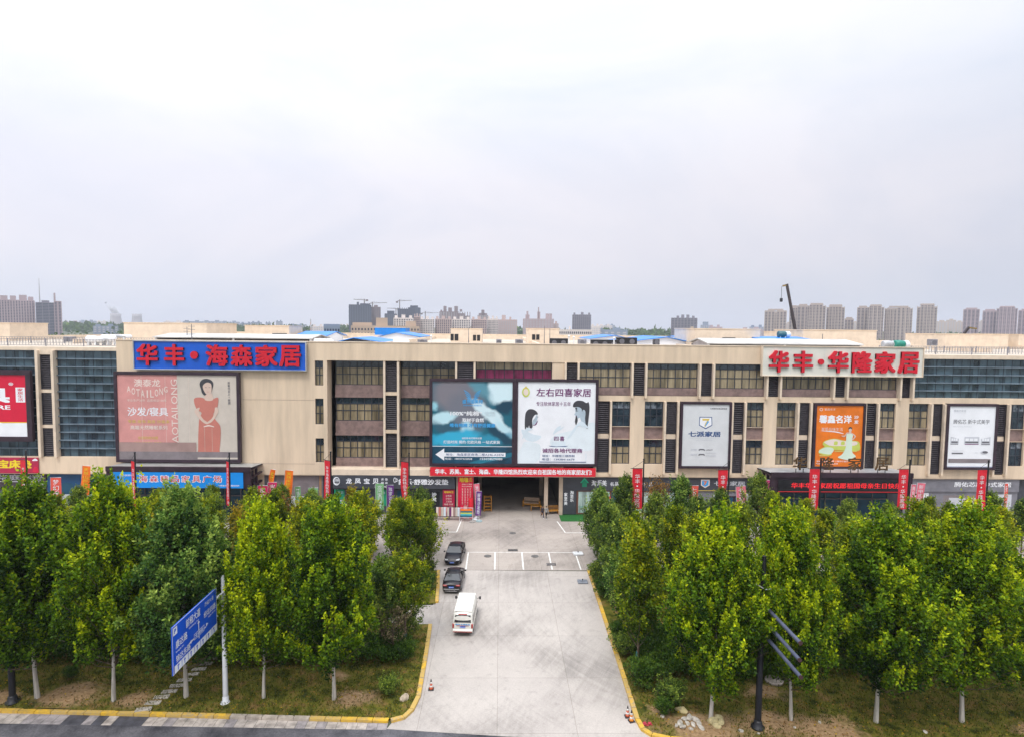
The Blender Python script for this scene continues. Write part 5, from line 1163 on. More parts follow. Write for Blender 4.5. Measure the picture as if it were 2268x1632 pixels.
# far blocks that fade into the haze
rr = random.Random(5)
far = [(137, 180, 713), (176, 214, 711), (150, 205, 719), (214, 238, 712), (206, 262, 722), (362, 410, 713), (405, 450, 712), (448, 495, 712), (490, 531, 713), (532, 560, 716), (556, 580, 714), (588, 600, 715), (611, 626, 712), (640, 680, 719), (690, 720, 723), (752, 776, 720), (268, 300, 716), (300, 362, 718), (1308, 1330, 722), (1326, 1356, 721), (1340, 1362, 720), (1570, 1600, 724), (1660, 1694, 724), (1640, 1690, 729), (1310, 1390, 730)]
for i, (a, c, y) in enumerate(far):
    tower(a, c, y, 2300 + rr.uniform(-200, 700) if y < 722 else 1500, 'low hazy block on the far skyline', rr.choice([tw_blue, tw_white, tw_mauve, tw_blue]), gl3, bays=6, fl=5, name='far_block', cat='building', group='hazy blocks along the far skyline', vert=False, crown=[(.1, .3, 4), (.6, .8, 5)])
# cooling towers and the steam plume
ct = fw_('cooling tower concrete', (.42, .40, .42))
for (a, c, y, lb) in ((245, 267, 695, 'hazy cooling tower with a steam plume, left of two'), (293, 313, 695.5, 'hazy cooling tower without steam, right of two')):
    Y = 3000.; x0, z1 = W(a, y, Y); x1, _ = W(c, y, Y); r_ = (x1 - x0) / 2
    t = MB(); t.lathe([(r_ * 1.35, 0), (r_ * 1.18, z1 * .3), (r_ * 1.02, z1 * .6), (r_ * .95, z1 * .8), (r_, z1), (r_ * .93, z1), (r_ * .88, z1 * .8)], ct, n=28)
    o = t.build('cooling_tower', None, ((x0 + x1) / 2, Y, 0)); tag(o, lb, 'cooling tower')
sm = bpy.data.materials.new('steam'); sm.use_nodes = True; q = sm.node_tree; q.nodes.remove(q.nodes['Principled BSDF']); pv = q.nodes.new('ShaderNodeVolumePrincipled'); pv.inputs['Color'].default_value = (1, 1, 1, 1)
tcx = q.nodes.new('ShaderNodeTexCoord'); nx_ = q.nodes.new('ShaderNodeTexNoise'); nx_.inputs['Scale'].default_value = .03; q.links.new(tcx.outputs['Object'], nx_.inputs['Vector'])
mrx = q.nodes.new('ShaderNodeMapRange'); mrx.inputs[1].default_value = .42; mrx.inputs[2].default_value = .7; mrx.inputs[3].default_value = 0; mrx.inputs[4].default_value = .12; q.links.new(nx_.outputs['Fac'], mrx.inputs[0]); q.links.new(mrx.outputs[0], pv.inputs['Density']); q.links.new(pv.outputs[0], q.nodes['Material Output'].inputs['Volume'])
b = MB(); x0, z0 = W(256, 695, 3000.); b.tube([(x0, 3000, z0 - 3), (x0 - 4, 3000, z0 + 14), (x0 - 18, 3000, z0 + 30), (x0 - 34, 3000, z0 + 44), (x0 - 46, 3000, z0 + 52)], [16, 17, 16, 12, 5], sm, 12)
tag(b.build('steam_plume'), kind='stuff')
# tower cranes over the building sites
crm = fw_('crane steel', (.20, .17, .17))
def tcrane(px, pyt, pyb, pj0, pj1, Y, label):
    x, z1 = W(px, pyt, Y); xa, za = W(pj0[0], pj0[1], Y); xb, zb = W(pj1[0], pj1[1], Y); zj = (za + zb) / 2
    t = empty('tower_crane', (x, Y, 0), 0, label, 'tower crane', 'tower cranes over the dark netted towers')
    b = MB(); b.bar((0, 0, 0), (0, 0, z1), 2.0, crm); b.build('mast', t)
    b = MB(); b.bar((xa - x, 0, za), (0, 0, zj), 1.2, crm); b.bar((0, 0, zj), (xb - x, 0, zb), 1.2, crm); b.bar((0, 0, z1), ((xb - x) * .6, 0, zj + (zb - zj) * .6), .5, crm); b.bar((0, 0, z1), ((xa - x) * .9, 0, za), .5, crm); b.build('jib', t)
    s = -1 if abs(xa - x) < abs(xb - x) else 1; ex = (xa if s < 0 else xb) - x
    b = MB(); b.box(ex - 2.5, ex + 2.5, -1.5, 1.5, za - 4, za + .2, crm); b.build('counterweight', t)
    b = MB(); b.box(1.0, 3.2, -1.2, 1.2, zj - 3, zj - .5, steelwhite); b.build('cab', t)
tcrane(807, 663, 745, (783, 663.5), (813, 666.5), 1420, 'tower crane over the widest dark netted tower'); tcrane(825, 669, 745, (817, 673), (857, 671), 1450, 'tower crane right of the widest dark netted tower')
tcrane(885, 664, 745, (879, 668), (912, 666), 1560, 'tall tower crane over the dark double tower'); tcrane(877, 683, 745, (858, 683), (882, 685), 1620, 'small tower crane behind the short dark tower'); tcrane(942, 690, 745, (934, 694), (972, 693.5), 1650, 'hazy tower crane right of the dark double tower')
# chimney, masts
b = MB(); x0, z1 = W(688, 707, 1500)
for k in range(6): b.tube([(0, 0, z1 * k / 6), (0, 0, z1 * (k + 1) / 6)], [1.9 - .12 * k, 1.9 - .12 * (k + 1)], [tw_rose, gl3][k % 2] if k > 1 else gl3, 10)
tag(b.build('chimney', None, (x0, 1500, 0)), 'thin red and white striped chimney left of the blue grey office', 'chimney')
b = MB(); x0, z1 = W(86, 617, 1500); b.tube([(0, 0, 0), (0, 0, z1 * .62), (0, 0, z1)], [2.2, 1.2, .5], ct, 6)
for k in range(6): b.bar((-1.5, 0, z1 * (.6 + k * .06)), (1.5, 0, z1 * (.6 + k * .06)), .6, ct)
tag(b.build('radio_mast', None, (x0, 1500, 0)), 'tall thin radio mast behind the banded grey tower', 'mast')
# mobile crane boom and excavator arm behind the roof
def boom(name, pa, pb, Y, w0, w1, label, cat, hook):
    xa, za = W(*pa, Y); xb, zb = W(*pb, Y)
    t = empty(name, (xa, Y, 0), 0, label, cat)
    b = MB(); d = Vector((xb - xa, 0, zb - za)); p0 = Vector((0, 0, za)) - d * (za / d.z if hook else .3)
    for k in range(4): b.bar(p0 + (Vector((d.x, 0, d.z + za)) - p0) * (k / 4), p0 + (Vector((d.x, 0, d.z + za)) - p0) * ((k + 1) / 4 + .01), w0 + (w1 - w0) * k / 3, mat('boom paint', (.05, .035, .04), .5, .2, 1))
    b.build('boom', t)
    b = MB(); hx = hook or 1; tip = Vector((d.x, 0, d.z + za)); b.bar(tip, tip + Vector((-1.6 if hook else 2.6, 0, -.3)), w1 * .8, mat('ochre boom head', (.30, .20, .06), .6, .15, 1)); b.build('boom_head', t)
    b = MB(); e_ = tip + Vector((-2.0 if hook else 2.2, 0, -.5)); b.bar(e_, e_ + Vector((0, 0, -4.5)), .12, black); b.box(e_.x - .45, e_.x + .45, -.4, .4, e_.z - 5.9, e_.z - 4.5, black if hook else yelline, .1); b.build('hook_block', t)
    b = MB(); b.box(p0.x - 3, p0.x + 2, -1.4, 1.4, (.9 if hook else 22.5), (.9 if hook else 22.5) + 2.2, yelline, .1)
    for k in range(4): b.tube([(p0.x - 2.6 + k * 1.4, -1.5, (.9 if hook else 22.5) - .3), (p0.x - 2.6 + k * 1.4, 1.5, (.9 if hook else 22.5) - .3)], .55, black, 10)
    b.build('chassis', t)
boom('mobile_crane', (1764, 746), (1743, 632), 232, 1.15, .8, 'tall dark telescopic crane boom leaning left over the right part of the roof', 'mobile crane', 1)
boom('lorry_crane', (2121, 760), (2145, 726), 190, .95, .6, 'short dark crane arm leaning right with a yellow hook near the right edge', 'mobile crane', 0)
# ------------------------------------------------------------------ trees
bark_w = mat('pale plane bark', (.52, .48, .42), .9, .22, 3, streak=True, bump=.3)
bark_d = mat('brown bark', (.14, .10, .07), .9, .25, 4, bump=.3)
teal_band = mat('teal trunk wrap', (.01, .12, .14), .7, .1, 3)
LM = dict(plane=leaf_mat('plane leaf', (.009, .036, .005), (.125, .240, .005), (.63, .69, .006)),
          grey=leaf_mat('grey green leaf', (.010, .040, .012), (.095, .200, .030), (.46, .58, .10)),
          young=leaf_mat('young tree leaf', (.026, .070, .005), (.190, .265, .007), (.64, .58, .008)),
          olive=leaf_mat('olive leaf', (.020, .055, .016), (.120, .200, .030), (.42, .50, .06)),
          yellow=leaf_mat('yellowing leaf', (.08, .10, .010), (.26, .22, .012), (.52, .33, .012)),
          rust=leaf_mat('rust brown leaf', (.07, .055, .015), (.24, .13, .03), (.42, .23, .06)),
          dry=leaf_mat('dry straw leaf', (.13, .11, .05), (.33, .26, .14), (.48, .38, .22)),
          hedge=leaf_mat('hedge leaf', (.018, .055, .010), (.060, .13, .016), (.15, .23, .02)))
NPR = np.random.default_rng(11)
def leaves_mesh(name, P, A, L, Wd, val, m, rng):
    """folded leaf blades: points P, growth directions A"""
    n = len(P)
    A = A / np.linalg.norm(A, axis=1, keepdims=True)
    rnd = rng.normal(size=(n, 3)); S = np.cross(A, rnd); S /= np.linalg.norm(S, axis=1, keepdims=True) + 1e-9
    Nn = np.cross(S, A); Ln = (L * rng.uniform(.65, 1.3, n))[:, None]; Wn = (Wd * rng.uniform(.7, 1.25, n))[:, None]
    V = np.empty((n, 4, 3)); V[:, 0] = P; V[:, 1] = P + A * Ln * .5 + S * Wn * .5 + Nn * Wn * .18; V[:, 2] = P + A * Ln - Nn * Ln * .1; V[:, 3] = P + A * Ln * .5 - S * Wn * .5 + Nn * Wn * .18
    me = bpy.data.meshes.new(name); me.vertices.add(n * 4); me.vertices.foreach_set('co', V.reshape(-1)); me.loops.add(n * 4); me.loops.foreach_set('vertex_index', np.arange(n * 4, dtype=np.int32))
    me.polygons.add(n); me.polygons.foreach_set('loop_start', np.arange(0, n * 4, 4, dtype=np.int32)); me.update(calc_edges=True)
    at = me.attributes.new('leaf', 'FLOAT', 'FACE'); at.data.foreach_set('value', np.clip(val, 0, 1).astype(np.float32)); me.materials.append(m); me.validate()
    return me
def tree_proto(kind, h, rad, base, nbr, nsh, nlf, leaf, m, bark, seed, prof='ovoid', shoot=1.1, wrap=False, spread=.24, up=1.0, r0=.16):
    rng = np.random.default_rng(seed); rr = random.Random(seed)
    ch = h - base; P = []; A = []; V = []; ph1, ph2 = rr.uniform(0, 6), rr.uniform(0, 6)
    tb = MB(); bend = [(rr.uniform(-.15, .15), rr.uniform(-.15, .15)) for _ in range(5)]
    def axis(t): return np.array([bend[0][0] * math.sin(t * 3) , bend[1][1] * math.sin(t * 2.4), 0])
    tb.tube([(axis(k / 7)[0], axis(k / 7)[1], h * .93 * k / 7) for k in range(8)], [r0 * (1.25 if k == 0 else 1 - .11 * k) for k in range(8)], bark, 9)
    for i in range(nbr):
        t = (i + rr.random()) / nbr; t = t ** .9
        if prof == 'ovoid': pr = (.78 + .22 * t / .24) if t < .24 else max(.05, 1 - ((t - .24) / .80) ** 1.35)
        elif prof == 'cone': pr = (.75 + .25 * t / .2) if t < .2 else max(.06, 1 - ((t - .2) / .85) ** 1.25)
        else: pr = math.sin(math.pi * (.12 + .84 * t)) ** .6
        az = i * 2.39996 + rr.uniform(-.4, .4); lead = rr.random() < .22
        rb = rad * pr * rr.uniform(.70, 1.12) * (1 + .11 * math.sin(3 * az + ph1 + 4 * t) + .08 * math.sin(5 * az - 8 * t + ph2))
        z0 = base + ch * t * .9 - .1; rise = (.35 + .55 * rr.random()) * rb * up + .2
        a0 = axis(z0 / h) + np.array([0, 0, max(z0, base * .75)]); a1 = a0 + np.array([math.cos(az) * rb, math.sin(az) * rb, rise])
        a1[2] = min(a1[2], h - .1)
        tb.tube([tuple(a0), tuple(a0 * .5 + a1 * .5 - np.array([0, 0, .12 * rb])), tuple(a1)], [max(.02, r0 * .34 * (1 - .6 * t)), .025, .01], bark_d, 5, False)
        cv = rng.uniform(-.18, .18)
        for s_ in range(nsh):
            u = .28 + .72 * ((s_ + rng.random()) / nsh); q = a0 * (1 - u) + a1 * u - np.array([0, 0, .12 * rb * 4 * u * (1 - u)])
            q = q + rng.normal(size=3) * np.array([.28, .28, .15]) * (.5 + .5 * rad / 3)
            sl_ = shoot * rng.uniform(.5, 1.5) * (1.55 if lead else 1); k = int(nlf * rng.uniform(.6, 1.4)); v = rng.random(k) ** .75
            dirv = np.array([math.cos(az) * .18, math.sin(az) * .18, 1.0]) + rng.normal(size=3) * .10
            dirv /= np.linalg.norm(dirv)
            ang = rng.uniform(0, 2 * np.pi, k); rd = spread * (1.15 - .95 * v) * np.sqrt(rng.random(k)) * 1.3
            off = np.stack([np.cos(ang) * rd, np.sin(ang) * rd, rng.normal(size=k) * .05], 1)
            P.append(q + dirv * (v * sl_)[:, None] + off); A.append(off / (rd[:, None] + .05) * .9 + np.array([0, 0, .28]) + rng.normal(size=(k, 3)) * .4)
            V.append(.43 + cv + rng.uniform(-.14, .14) + .42 * (v - .55) + rng.normal(size=k) * .12)  # young tips paler; top light and lower shade also put into this colour value
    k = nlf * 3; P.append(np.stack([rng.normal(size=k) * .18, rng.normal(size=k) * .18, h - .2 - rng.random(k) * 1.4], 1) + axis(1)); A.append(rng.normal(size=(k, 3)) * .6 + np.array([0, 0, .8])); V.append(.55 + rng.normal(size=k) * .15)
    P = np.concatenate(P); A = np.concatenate(A); V = np.concatenate(V)
    t = empty(kind, (0, 0, -500)); tr = tb.build('trunk', t)
    if wrap:
        wb = MB(); wb.tube([(0, 0, .05), (0, 0, 1.1)], [r0 * 1.32, r0 * 1.22], teal_band, 10); wb.build('trunk_wrap', t)
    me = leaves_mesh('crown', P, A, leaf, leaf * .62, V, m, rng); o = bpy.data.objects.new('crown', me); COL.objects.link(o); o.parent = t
    return t
used = set()
def plant(proto, x, y, label, rz=None, s=1.0, sz=1.0, group=None, cat='tree', z=None, mat_=None):
    key = proto.name; z = z if z is not None else (vz(x, y) - .03 if y < 61 else 0)
    rz = random.uniform(0, 6.28) if rz is None else rz
    if key not in used and proto.location.z < -400:
        used.add(key); proto.location = (x, y, z); proto.rotation_euler = (0, 0, rz); proto.scale = (s, s, s * sz); t = proto
        tag(t, label, cat, group)
    else:
        t = dup(proto, (x, y, z), rz, label, group, (s, s, s * sz)); t['category'] = cat
    t.rotation_euler.x = random.uniform(-.035, .035); t.rotation_euler.y = random.uniform(-.035, .035)
    if mat_:
        for c in t.children:
            if c.name.startswith('crown'):
                c.data = c.data.copy(); c.data.materials[0] = mat_
    return t
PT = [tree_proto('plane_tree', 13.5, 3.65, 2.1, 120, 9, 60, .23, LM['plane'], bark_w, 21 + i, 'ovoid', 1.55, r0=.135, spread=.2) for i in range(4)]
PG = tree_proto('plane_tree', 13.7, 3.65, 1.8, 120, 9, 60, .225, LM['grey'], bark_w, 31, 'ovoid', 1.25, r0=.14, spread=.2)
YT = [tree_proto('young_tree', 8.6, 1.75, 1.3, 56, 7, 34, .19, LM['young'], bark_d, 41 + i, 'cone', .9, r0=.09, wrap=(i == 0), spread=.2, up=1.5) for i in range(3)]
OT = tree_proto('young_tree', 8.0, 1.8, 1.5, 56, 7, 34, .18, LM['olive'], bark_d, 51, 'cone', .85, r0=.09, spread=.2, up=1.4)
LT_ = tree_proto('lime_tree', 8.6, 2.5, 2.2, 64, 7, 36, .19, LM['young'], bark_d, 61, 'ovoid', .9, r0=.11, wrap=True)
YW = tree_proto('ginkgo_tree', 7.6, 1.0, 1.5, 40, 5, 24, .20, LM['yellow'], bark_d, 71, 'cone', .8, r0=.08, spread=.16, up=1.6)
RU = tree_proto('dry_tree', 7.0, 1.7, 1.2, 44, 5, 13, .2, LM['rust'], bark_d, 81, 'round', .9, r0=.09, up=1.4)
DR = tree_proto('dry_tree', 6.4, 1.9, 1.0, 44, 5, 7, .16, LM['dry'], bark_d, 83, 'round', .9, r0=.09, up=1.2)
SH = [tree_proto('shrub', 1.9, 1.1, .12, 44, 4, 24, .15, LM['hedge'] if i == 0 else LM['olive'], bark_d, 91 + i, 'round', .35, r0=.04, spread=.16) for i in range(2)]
g1 = 'tall plane trees along the front road'
plant(PT[0], -36.0, 39.6, 'tall plane tree cut by the left edge of the picture', .3, 1.0, .97, g1)
plant(PT[1], -30.6, 39.4, 'tall plane tree behind the left black lamp post, its trunk beside sandy soil', 1.1, 1.0, 1.0, g1)
plant(PT[2], -25.4, 39.1, 'tall yellow green plane tree, next one left of the grey green plane tree', 2.2, .88, 1.16, g1)
plant(PG, -20.9, 39.6, 'tall grey green plane tree rising behind the blue road sign', .8, 1.0, 1.0, g1)
plant(PT[1], -15.7, 39.5, 'plane tree just right of the white sign pole, lower than the grey green one', 3.6, .77, 1.17, g1)
plant(PT[3], -10.9, 39.2, 'plane tree nearest the yellow corner kerb, left of the drive', 4.2, .90, 1.02, g1)
plant(PT[2], 13.7, 37.1, 'plane tree by the rubble heap, first on the right of the drive', 5.2, .87, 1.06, g1)
plant(PT[0], 18.8, 36.9, 'plane tree behind the black lamp post with three tubes', 1.9, .77, 1.22, g1)
plant(PT[3], 24.3, 36.9, 'plane tree in the middle of the right row, right of the three lamp tubes', .2, .96, .97, g1)
plant(PT[2], 29.9, 36.9, 'plane tree with a fully visible thin pale trunk at the right', 2.9, .97, .99, g1)
plant(PG, 35.6, 37.0, 'plane tree cut by the right edge of the picture', 2.0, .95, .99, g1, mat_=LM['plane'])

LAND = [(-80, 'at the left edge'), (-61, 'before the crimson sign'), (-55, 'before the petrol blue front'), (-50, 'left of the blue canopy'), (-44, 'before the left half of the blue canopy'), (-38, 'before the right half of the blue canopy'), (-33, 'at the right post of the blue canopy'), (-28, 'before the dark glass shop front'), (-23, 'before the end of the blank wall'), (-18, 'before the green shop poster'), (-12, 'before the slate sign logos'), (-6, 'beside the parked black cars'), (8, 'beside the bay lines'), (13, 'before the green house logo'), (19, 'before the first right banner'), (25, 'before the shield logo sign'), (31, 'left of the dark canopy'), (37, 'before the left end of the dark canopy'), (43, 'before the middle of the red display'), (49, 'before the right end of the red display'), (55, 'right of the dark canopy'), (61, 'before the pale slate sign'), (67, 'at the right edge')]
cnt = {}
def lab(adj, kind, x, y):
    fx = x * 80 / y; ph = min(LAND, key=lambda q: abs(q[0] - fx))[1]
    row = 'just behind the front row' if y < 48 else 'in the middle rows' if y < 59 else 'close to the shops' if y > 65 else 'in the back rows'
    return f'{adj} {kind} {row} {ph}'
rr = random.Random(17)
seenl = {}
def back(proto, adj, kind, x, y, s=1.0, sz=1.0, m=None):
    l_ = lab(adj, kind, x, y); k = l_
    for pre in ('', 'larger ', 'smaller ', 'slender ', 'bushy '):
        if pre + l_ not in seenl: l_ = pre + l_; break
    seenl[l_] = 1
    plant(proto, x, y, l_, None, s, sz, 'smaller trees between the road and the mall', mat_=m)
# left block
for x, y, p, s in ((-38.5, 45, 'y1', 1.15), (-33.8, 45.5, 'y2', 1.2), (-28.5, 46, 'o', 1.15), (-23.2, 46.5, 'g', 1.1), (-18.2, 46, 'y1', 1.12), (-13.3, 46.5, 'l', 1.02), (-8.9, 45.2, 'o', .95), (-7.3, 46.4, 'l', .92),
                   (-41, 54.5, 'y2', 1.05), (-36.2, 55, 'o', 1.1), (-31.5, 56, 'y1', 1.05), (-27, 55.5, 'y2', 1.1), (-22.5, 55, 'y1', 1.12), (-17.8, 55.5, 'y2', 1.08), (-13.2, 56, 'y1', 1.1), (-8.4, 56.4, 'l', 1.0), (-7.6, 58.9, 'y2', .95),
                   (-46, 62.5, 'y1', .95), (-40.5, 63, 'o', 1.05), (-36, 63.5, 'y1', 1.0), (-30.2, 62.5, 'o', 1.08), (-26.5, 63.2, 'w', 1.0), (-24.2, 64, 'y1', 1.0), (-20.3, 64, 'o', 1.02), (-17.2, 63, 'y2', .95), (-14.5, 64.5, 'l', .92), (-11.0, 64.0, 'y1', .93), (-8.4, 65.0, 'o', .9),
                   (-49, 70, 'o', .9), (-43, 70.5, 'y2', .85), (-38, 70.5, 'o', .95), (-33.5, 70, 'y1', .85), (-29, 70.5, 'y2', .82), (-25.5, 70, 'o', .9), (-21.8, 70.3, 'o', .92), (-17.2, 70, 'w', .95), (-9.2, 71, 'o', .86)):
    pr = dict(y1=YT[1], y2=YT[2], y0=YT[0], o=OT, g=OT, l=LT_, w=YW)[p]
    back(pr, dict(y1='yellow green', y2='bright green', o='dark green', g='grey green', l='broad olive', w='bright yellow')[p], 'tree' if p != 'w' else 'ginkgo', x, y, s, rr.uniform(.93, 1.06) * (.82 if y > 60 else .93), LM['grey'] if p == 'g' else None)
for x, y, s in ((-22.9, 54.0, 1.15), (-20.2, 60.5, 1.0), (-15.9, 66.5, .9), (-29.5, 51.0, 1.2), (-13.9, 60, 1.0), (-25.3, 58, 1.05)): back(YW, 'narrow golden', 'ginkgo', x, y, s, .9)
# right block
for x, y, p, s in ((10.3, 43.0, 'y0', 1.15), (10.5, 47.5, 'l', .9), (10.5, 52.2, 'o', 1.0), (12.6, 55.2, 'y1', .95), (10.4, 62.3, 'l', .8), (16.5, 47.5, 'y2', 1.15), (15.6, 52, 'y1', 1.0), (15.0, 43, 'o', 1.0), (20.2, 43.2, 'y1', 1.12), (26.2, 43.5, 'y2', 1.15), (32, 43.5, 'y1', 1.12), (37.5, 43, 'y2', 1.1),
                   (14.3, 57.0, 'y0', .62), (20.5, 51, 'y2', 1.1), (26, 51.5, 'y1', 1.1), (31.5, 51, 'o', 1.1), (37, 51.5, 'y2', 1.1), (43, 51, 'y1', 1.08),
                   (10.9, 57.6, 'l', .88), (20, 59, 'o', 1.0), (27, 58.5, 'y2', 1.0), (33, 59, 'y1', .98), (39, 58.5, 'o', 1.0), (45, 59, 'y1', .98), (50.5, 58.8, 'y2', 1.0),
                   (10.9, 65.5, 'o', .95), (14.0, 67.5, 'o', .98), (16.6, 64, 'o', .9), (20.6, 67, 'o', 1.05), (24.6, 66.5, 'o', .95), (29.3, 67.5, 'o', 1.02), (34, 66, 'y2', .85), (39.5, 67, 'o', .85), (44.5, 67, 'o', .82), (49, 67, 'y1', .82), (53, 66.5, 'w', .9), (56.5, 67.5, 'o', .98), (60, 67, 'o', .9), (64, 66.5, 'o', 1.05)):
    pr = dict(y0=YT[0], y1=YT[1], y2=YT[2], o=OT, l=LT_, w=YW)[p]
    back(pr, dict(y0='slim yellow green', y1='yellow green', y2='bright green', o='dark green', l='broad olive', w='bright yellow')[p], 'tree' if p != 'w' else 'ginkgo', x, y, s, rr.uniform(.93, 1.06) * (.86 if y > 58 and x > 30 else 1), LM['grey'] if (x, y) in ((10.9, 65.5), (20.6, 67), (10.5, 47.5)) else LM['olive'] if x < 17 and p in 'ly0' and x != 10.3 else None)
plant(RU, 18.4, 69, 'rust brown drying tree before the first pole banner on the right', 1, 1, 1.0)
plant(RU, 13.0, 62.0, 'sparse rust brown small tree between green ones beside the bay lines', 2, .75, .9)
plant(DR, -7.6, 63.2, 'dry straw coloured tree beside the farther black car', 2, .8, .95)
plant(DR, -7.9, 44.6, 'bare dry little tree with few leaves near the side path', 0.5, .7, .9)
plant(RU, -24.6, 66, 'orange tinged small tree before the orange streamers', .4, .9, 1.0)
# shrubs
sb = [(10.1, 40.6, 1.0), (11.5, 38.6, .9), (10.8, 37.6, .55), (9.75, 44.8, .85), (9.8, 46.9, .8), (-7.4, 39.9, .65), (-7.0, 44.3, .8), (-7.3, 47.6, .95), (-6.9, 56.2, .8), (-7.2, 59.6, .85), (9.7, 55.0, .8), (9.9, 58.6, .9), (-30, 41.8, .45), (-26.6, 41.4, .45)]
sl_ = ['round bush above the rubble heap, right of the drive', 'round dark bush beside the trunk right of the drive', 'small bush at the kerb nearest the right cones', 'bush at the right kerb below the slim tree', 'bush at the right kerb just above the slim tree', 'round bush near the yellow corner kerb on the left', 'bush at the left kerb below the bare little tree', 'bush at the left kerb just below the side path', 'bush at the left kerb beside the nearer black car', 'bush at the left kerb under the farther black car', 'bush at the right kerb level with the grey slab', 'bush at the far end of the right kerb', 'tiny bush on the lawn behind the left lamp post', 'tiny bush on the lawn left of the second trunk']
for (x, y, s), l_ in zip(sb, sl_): plant(SH[sl_.index(l_) % 2], x, y, l_, None, s, .9, 'low bushes on the verges', 'shrub')
# dense hedges of dark leaves behind the front row
def hedge(x0, x1, y0, y1, h, n, label, seed):
    rng = np.random.default_rng(seed)
    P = np.stack([rng.uniform(x0, x1, n), rng.uniform(y0, y1, n), np.zeros(n)], 1)
    top = h * (.8 + .2 * np.sin(P[:, 0] * 1.7) * np.cos(P[:, 1] * 1.3) + .1 * np.sin(P[:, 0] * 4.1)); P[:, 2] = .1 + top * rng.random(n) ** .35
    me = leaves_mesh('hedge', P, rng.normal(size=(n, 3)) * .7 + np.array([0, 0, .6]), .22, .15, .45 + rng.normal(size=n) * .16, LM['hedge'], rng)
    o = bpy.data.objects.new('hedge', me); COL.objects.link(o); tag(o, label, 'hedge')
hedge(-22, -7.4, 43.3, 46.5, 1.5, 15000, 'dark clipped hedge behind the front trees left of the drive', 1)
hedge(-46, -24, 43.6, 47, 1.3, 15000, 'dark hedge behind the front trees at the far left', 2)
hedge(10.2, 22, 41.4, 48, 1.5, 20000, 'dark hedge behind the front trees right of the drive', 3)
hedge(22.2, 46, 42, 47, 1.3, 15000, 'dark hedge behind the front trees at the far right', 4)
hedge(10.4, 30, 55.5, 60.3, 1.0, 14000, 'low dark hedge below the bay lines on the right', 5)
hedge(-40, -7.6, 57, 60.5, 1.2, 16000, 'low dark hedge at the back of the left verge', 6)
# grass tufts and fallen leaves
def scatter(name, m, n, size, polys, seed, flat, keep):
    rng = np.random.default_rng(seed); P = []
    while len(P) < n:
        x, y = rng.uniform(-40, 40), rng.uniform(35, 49)
        if any(pip(x, y, q) for q in polys) and keep(x, y): P.append((x, y, vz(x, y) + .01))
    P = np.array(P); A = rng.normal(size=(n, 3)) * (np.array([1, 1, .12]) if flat else np.array([.35, .35, .2])) + (np.array([0, 0, .05]) if flat else np.array([0, 0, .8]))
    me = leaves_mesh(name, P, A, size, size * (.6 if flat else .28), rng.random(n), m, rng); o = bpy.data.objects.new(name, me); COL.objects.link(o); tag(o, kind='stuff')
grassm = leaf_mat('grass blade', (.030, .050, .006), (.085, .105, .012), (.19, .18, .03))
scatter('grass', grassm, 42000, .17, (VL, VR), 3, False, lambda x, y: soil(x, y) + .35 * vnoise(x * 1.3, y * 1.7) < .45 + .3 * random.random())
scatter('fallen_leaves', LM['yellow'], 3600, .15, (VL, VR), 4, True, lambda x, y: True)
scatter('fallen_leaves', LM['rust'], 7000, .16, (VL, VR), 5, True, lambda x, y: True)
# far woods behind the mall, read as one mass
rng = np.random.default_rng(9); n = 26000; X = rng.uniform(-420, 520, n); Y = rng.uniform(330, 620, n)
hh = 11 + 5 * np.sin(X * .11) * np.sin(Y * .07 + X * .03) + 3 * np.sin(X * .37 + Y * .2); hh = np.where((X > 60) & (X < 180), hh * .85, hh)
me = leaves_mesh('far_woods', np.stack([X, Y, hh * rng.random(n) ** .3], 1), rng.normal(size=(n, 3)) + np.array([0, 0, .4]), 2.6, 1.8, .4 + rng.normal(size=n) * .15, LM['hedge'], rng)
o = bpy.data.objects.new('far_woods', me); COL.objects.link(o); tag(o, kind='stuff')
n = 26000; X = rng.uniform(-2200, 2400, n); Y = rng.uniform(1500, 2600, n); hh = 14 + 8 * np.sin(X * .013) * np.sin(Y * .01 + 1) + 4 * np.sin(X * .05)
me = leaves_mesh('far_woods', np.stack([X, Y, np.abs(hh) * rng.random(n) ** .3], 1), rng.normal(size=(n, 3)) + np.array([0, 0, .4]), 14, 10, .4 + rng.normal(size=n) * .15, LM['hedge'], rng)
o = bpy.data.objects.new('far_woods', me); COL.objects.link(o); tag(o, kind='stuff')

# ------------------------------------------------------------------ vehicles
carp = mat('black car paint', (.010, .008, .013), .30, .2, .5, spec=.45); tyre = mat('tyre rubber', (.012, .012, .013), .9, .2, 5); rim = mat('alloy rim', (.35, .36, .38), .3, .1, 3, metal=.8)
carglass = mat('car glass', (.02, .025, .03), .06, .2, 1, spec=.9); lampw = mat('headlamp glass', (.6, .62, .65), .15, .1, 5); lampr = mat('tail lamp', (.35, .01, .01), .25, .1, 4); plate = mat('blue number plate', (.004, .12, .62), .4, .05, 3); chrome = mat('chrome trim', (.6, .6, .62), .15, .05, 2, metal=.9)
def loft(mb, secs, m, smooth=True, caps=True):
    n = len(secs[0]); vs = [p for s in secs for p in s]
    fs = [(i * n + k, i * n + k + 1, (i + 1) * n + k + 1, (i + 1) * n + k) for i in range(len(secs) - 1) for k in range(n - 1)]
    mb.mesh(vs, fs, m, smooth)
    if caps: mb.mesh(secs[0], [tuple(range(n))], m); mb.mesh(secs[-1], [tuple(range(n - 1, -1, -1))], m)
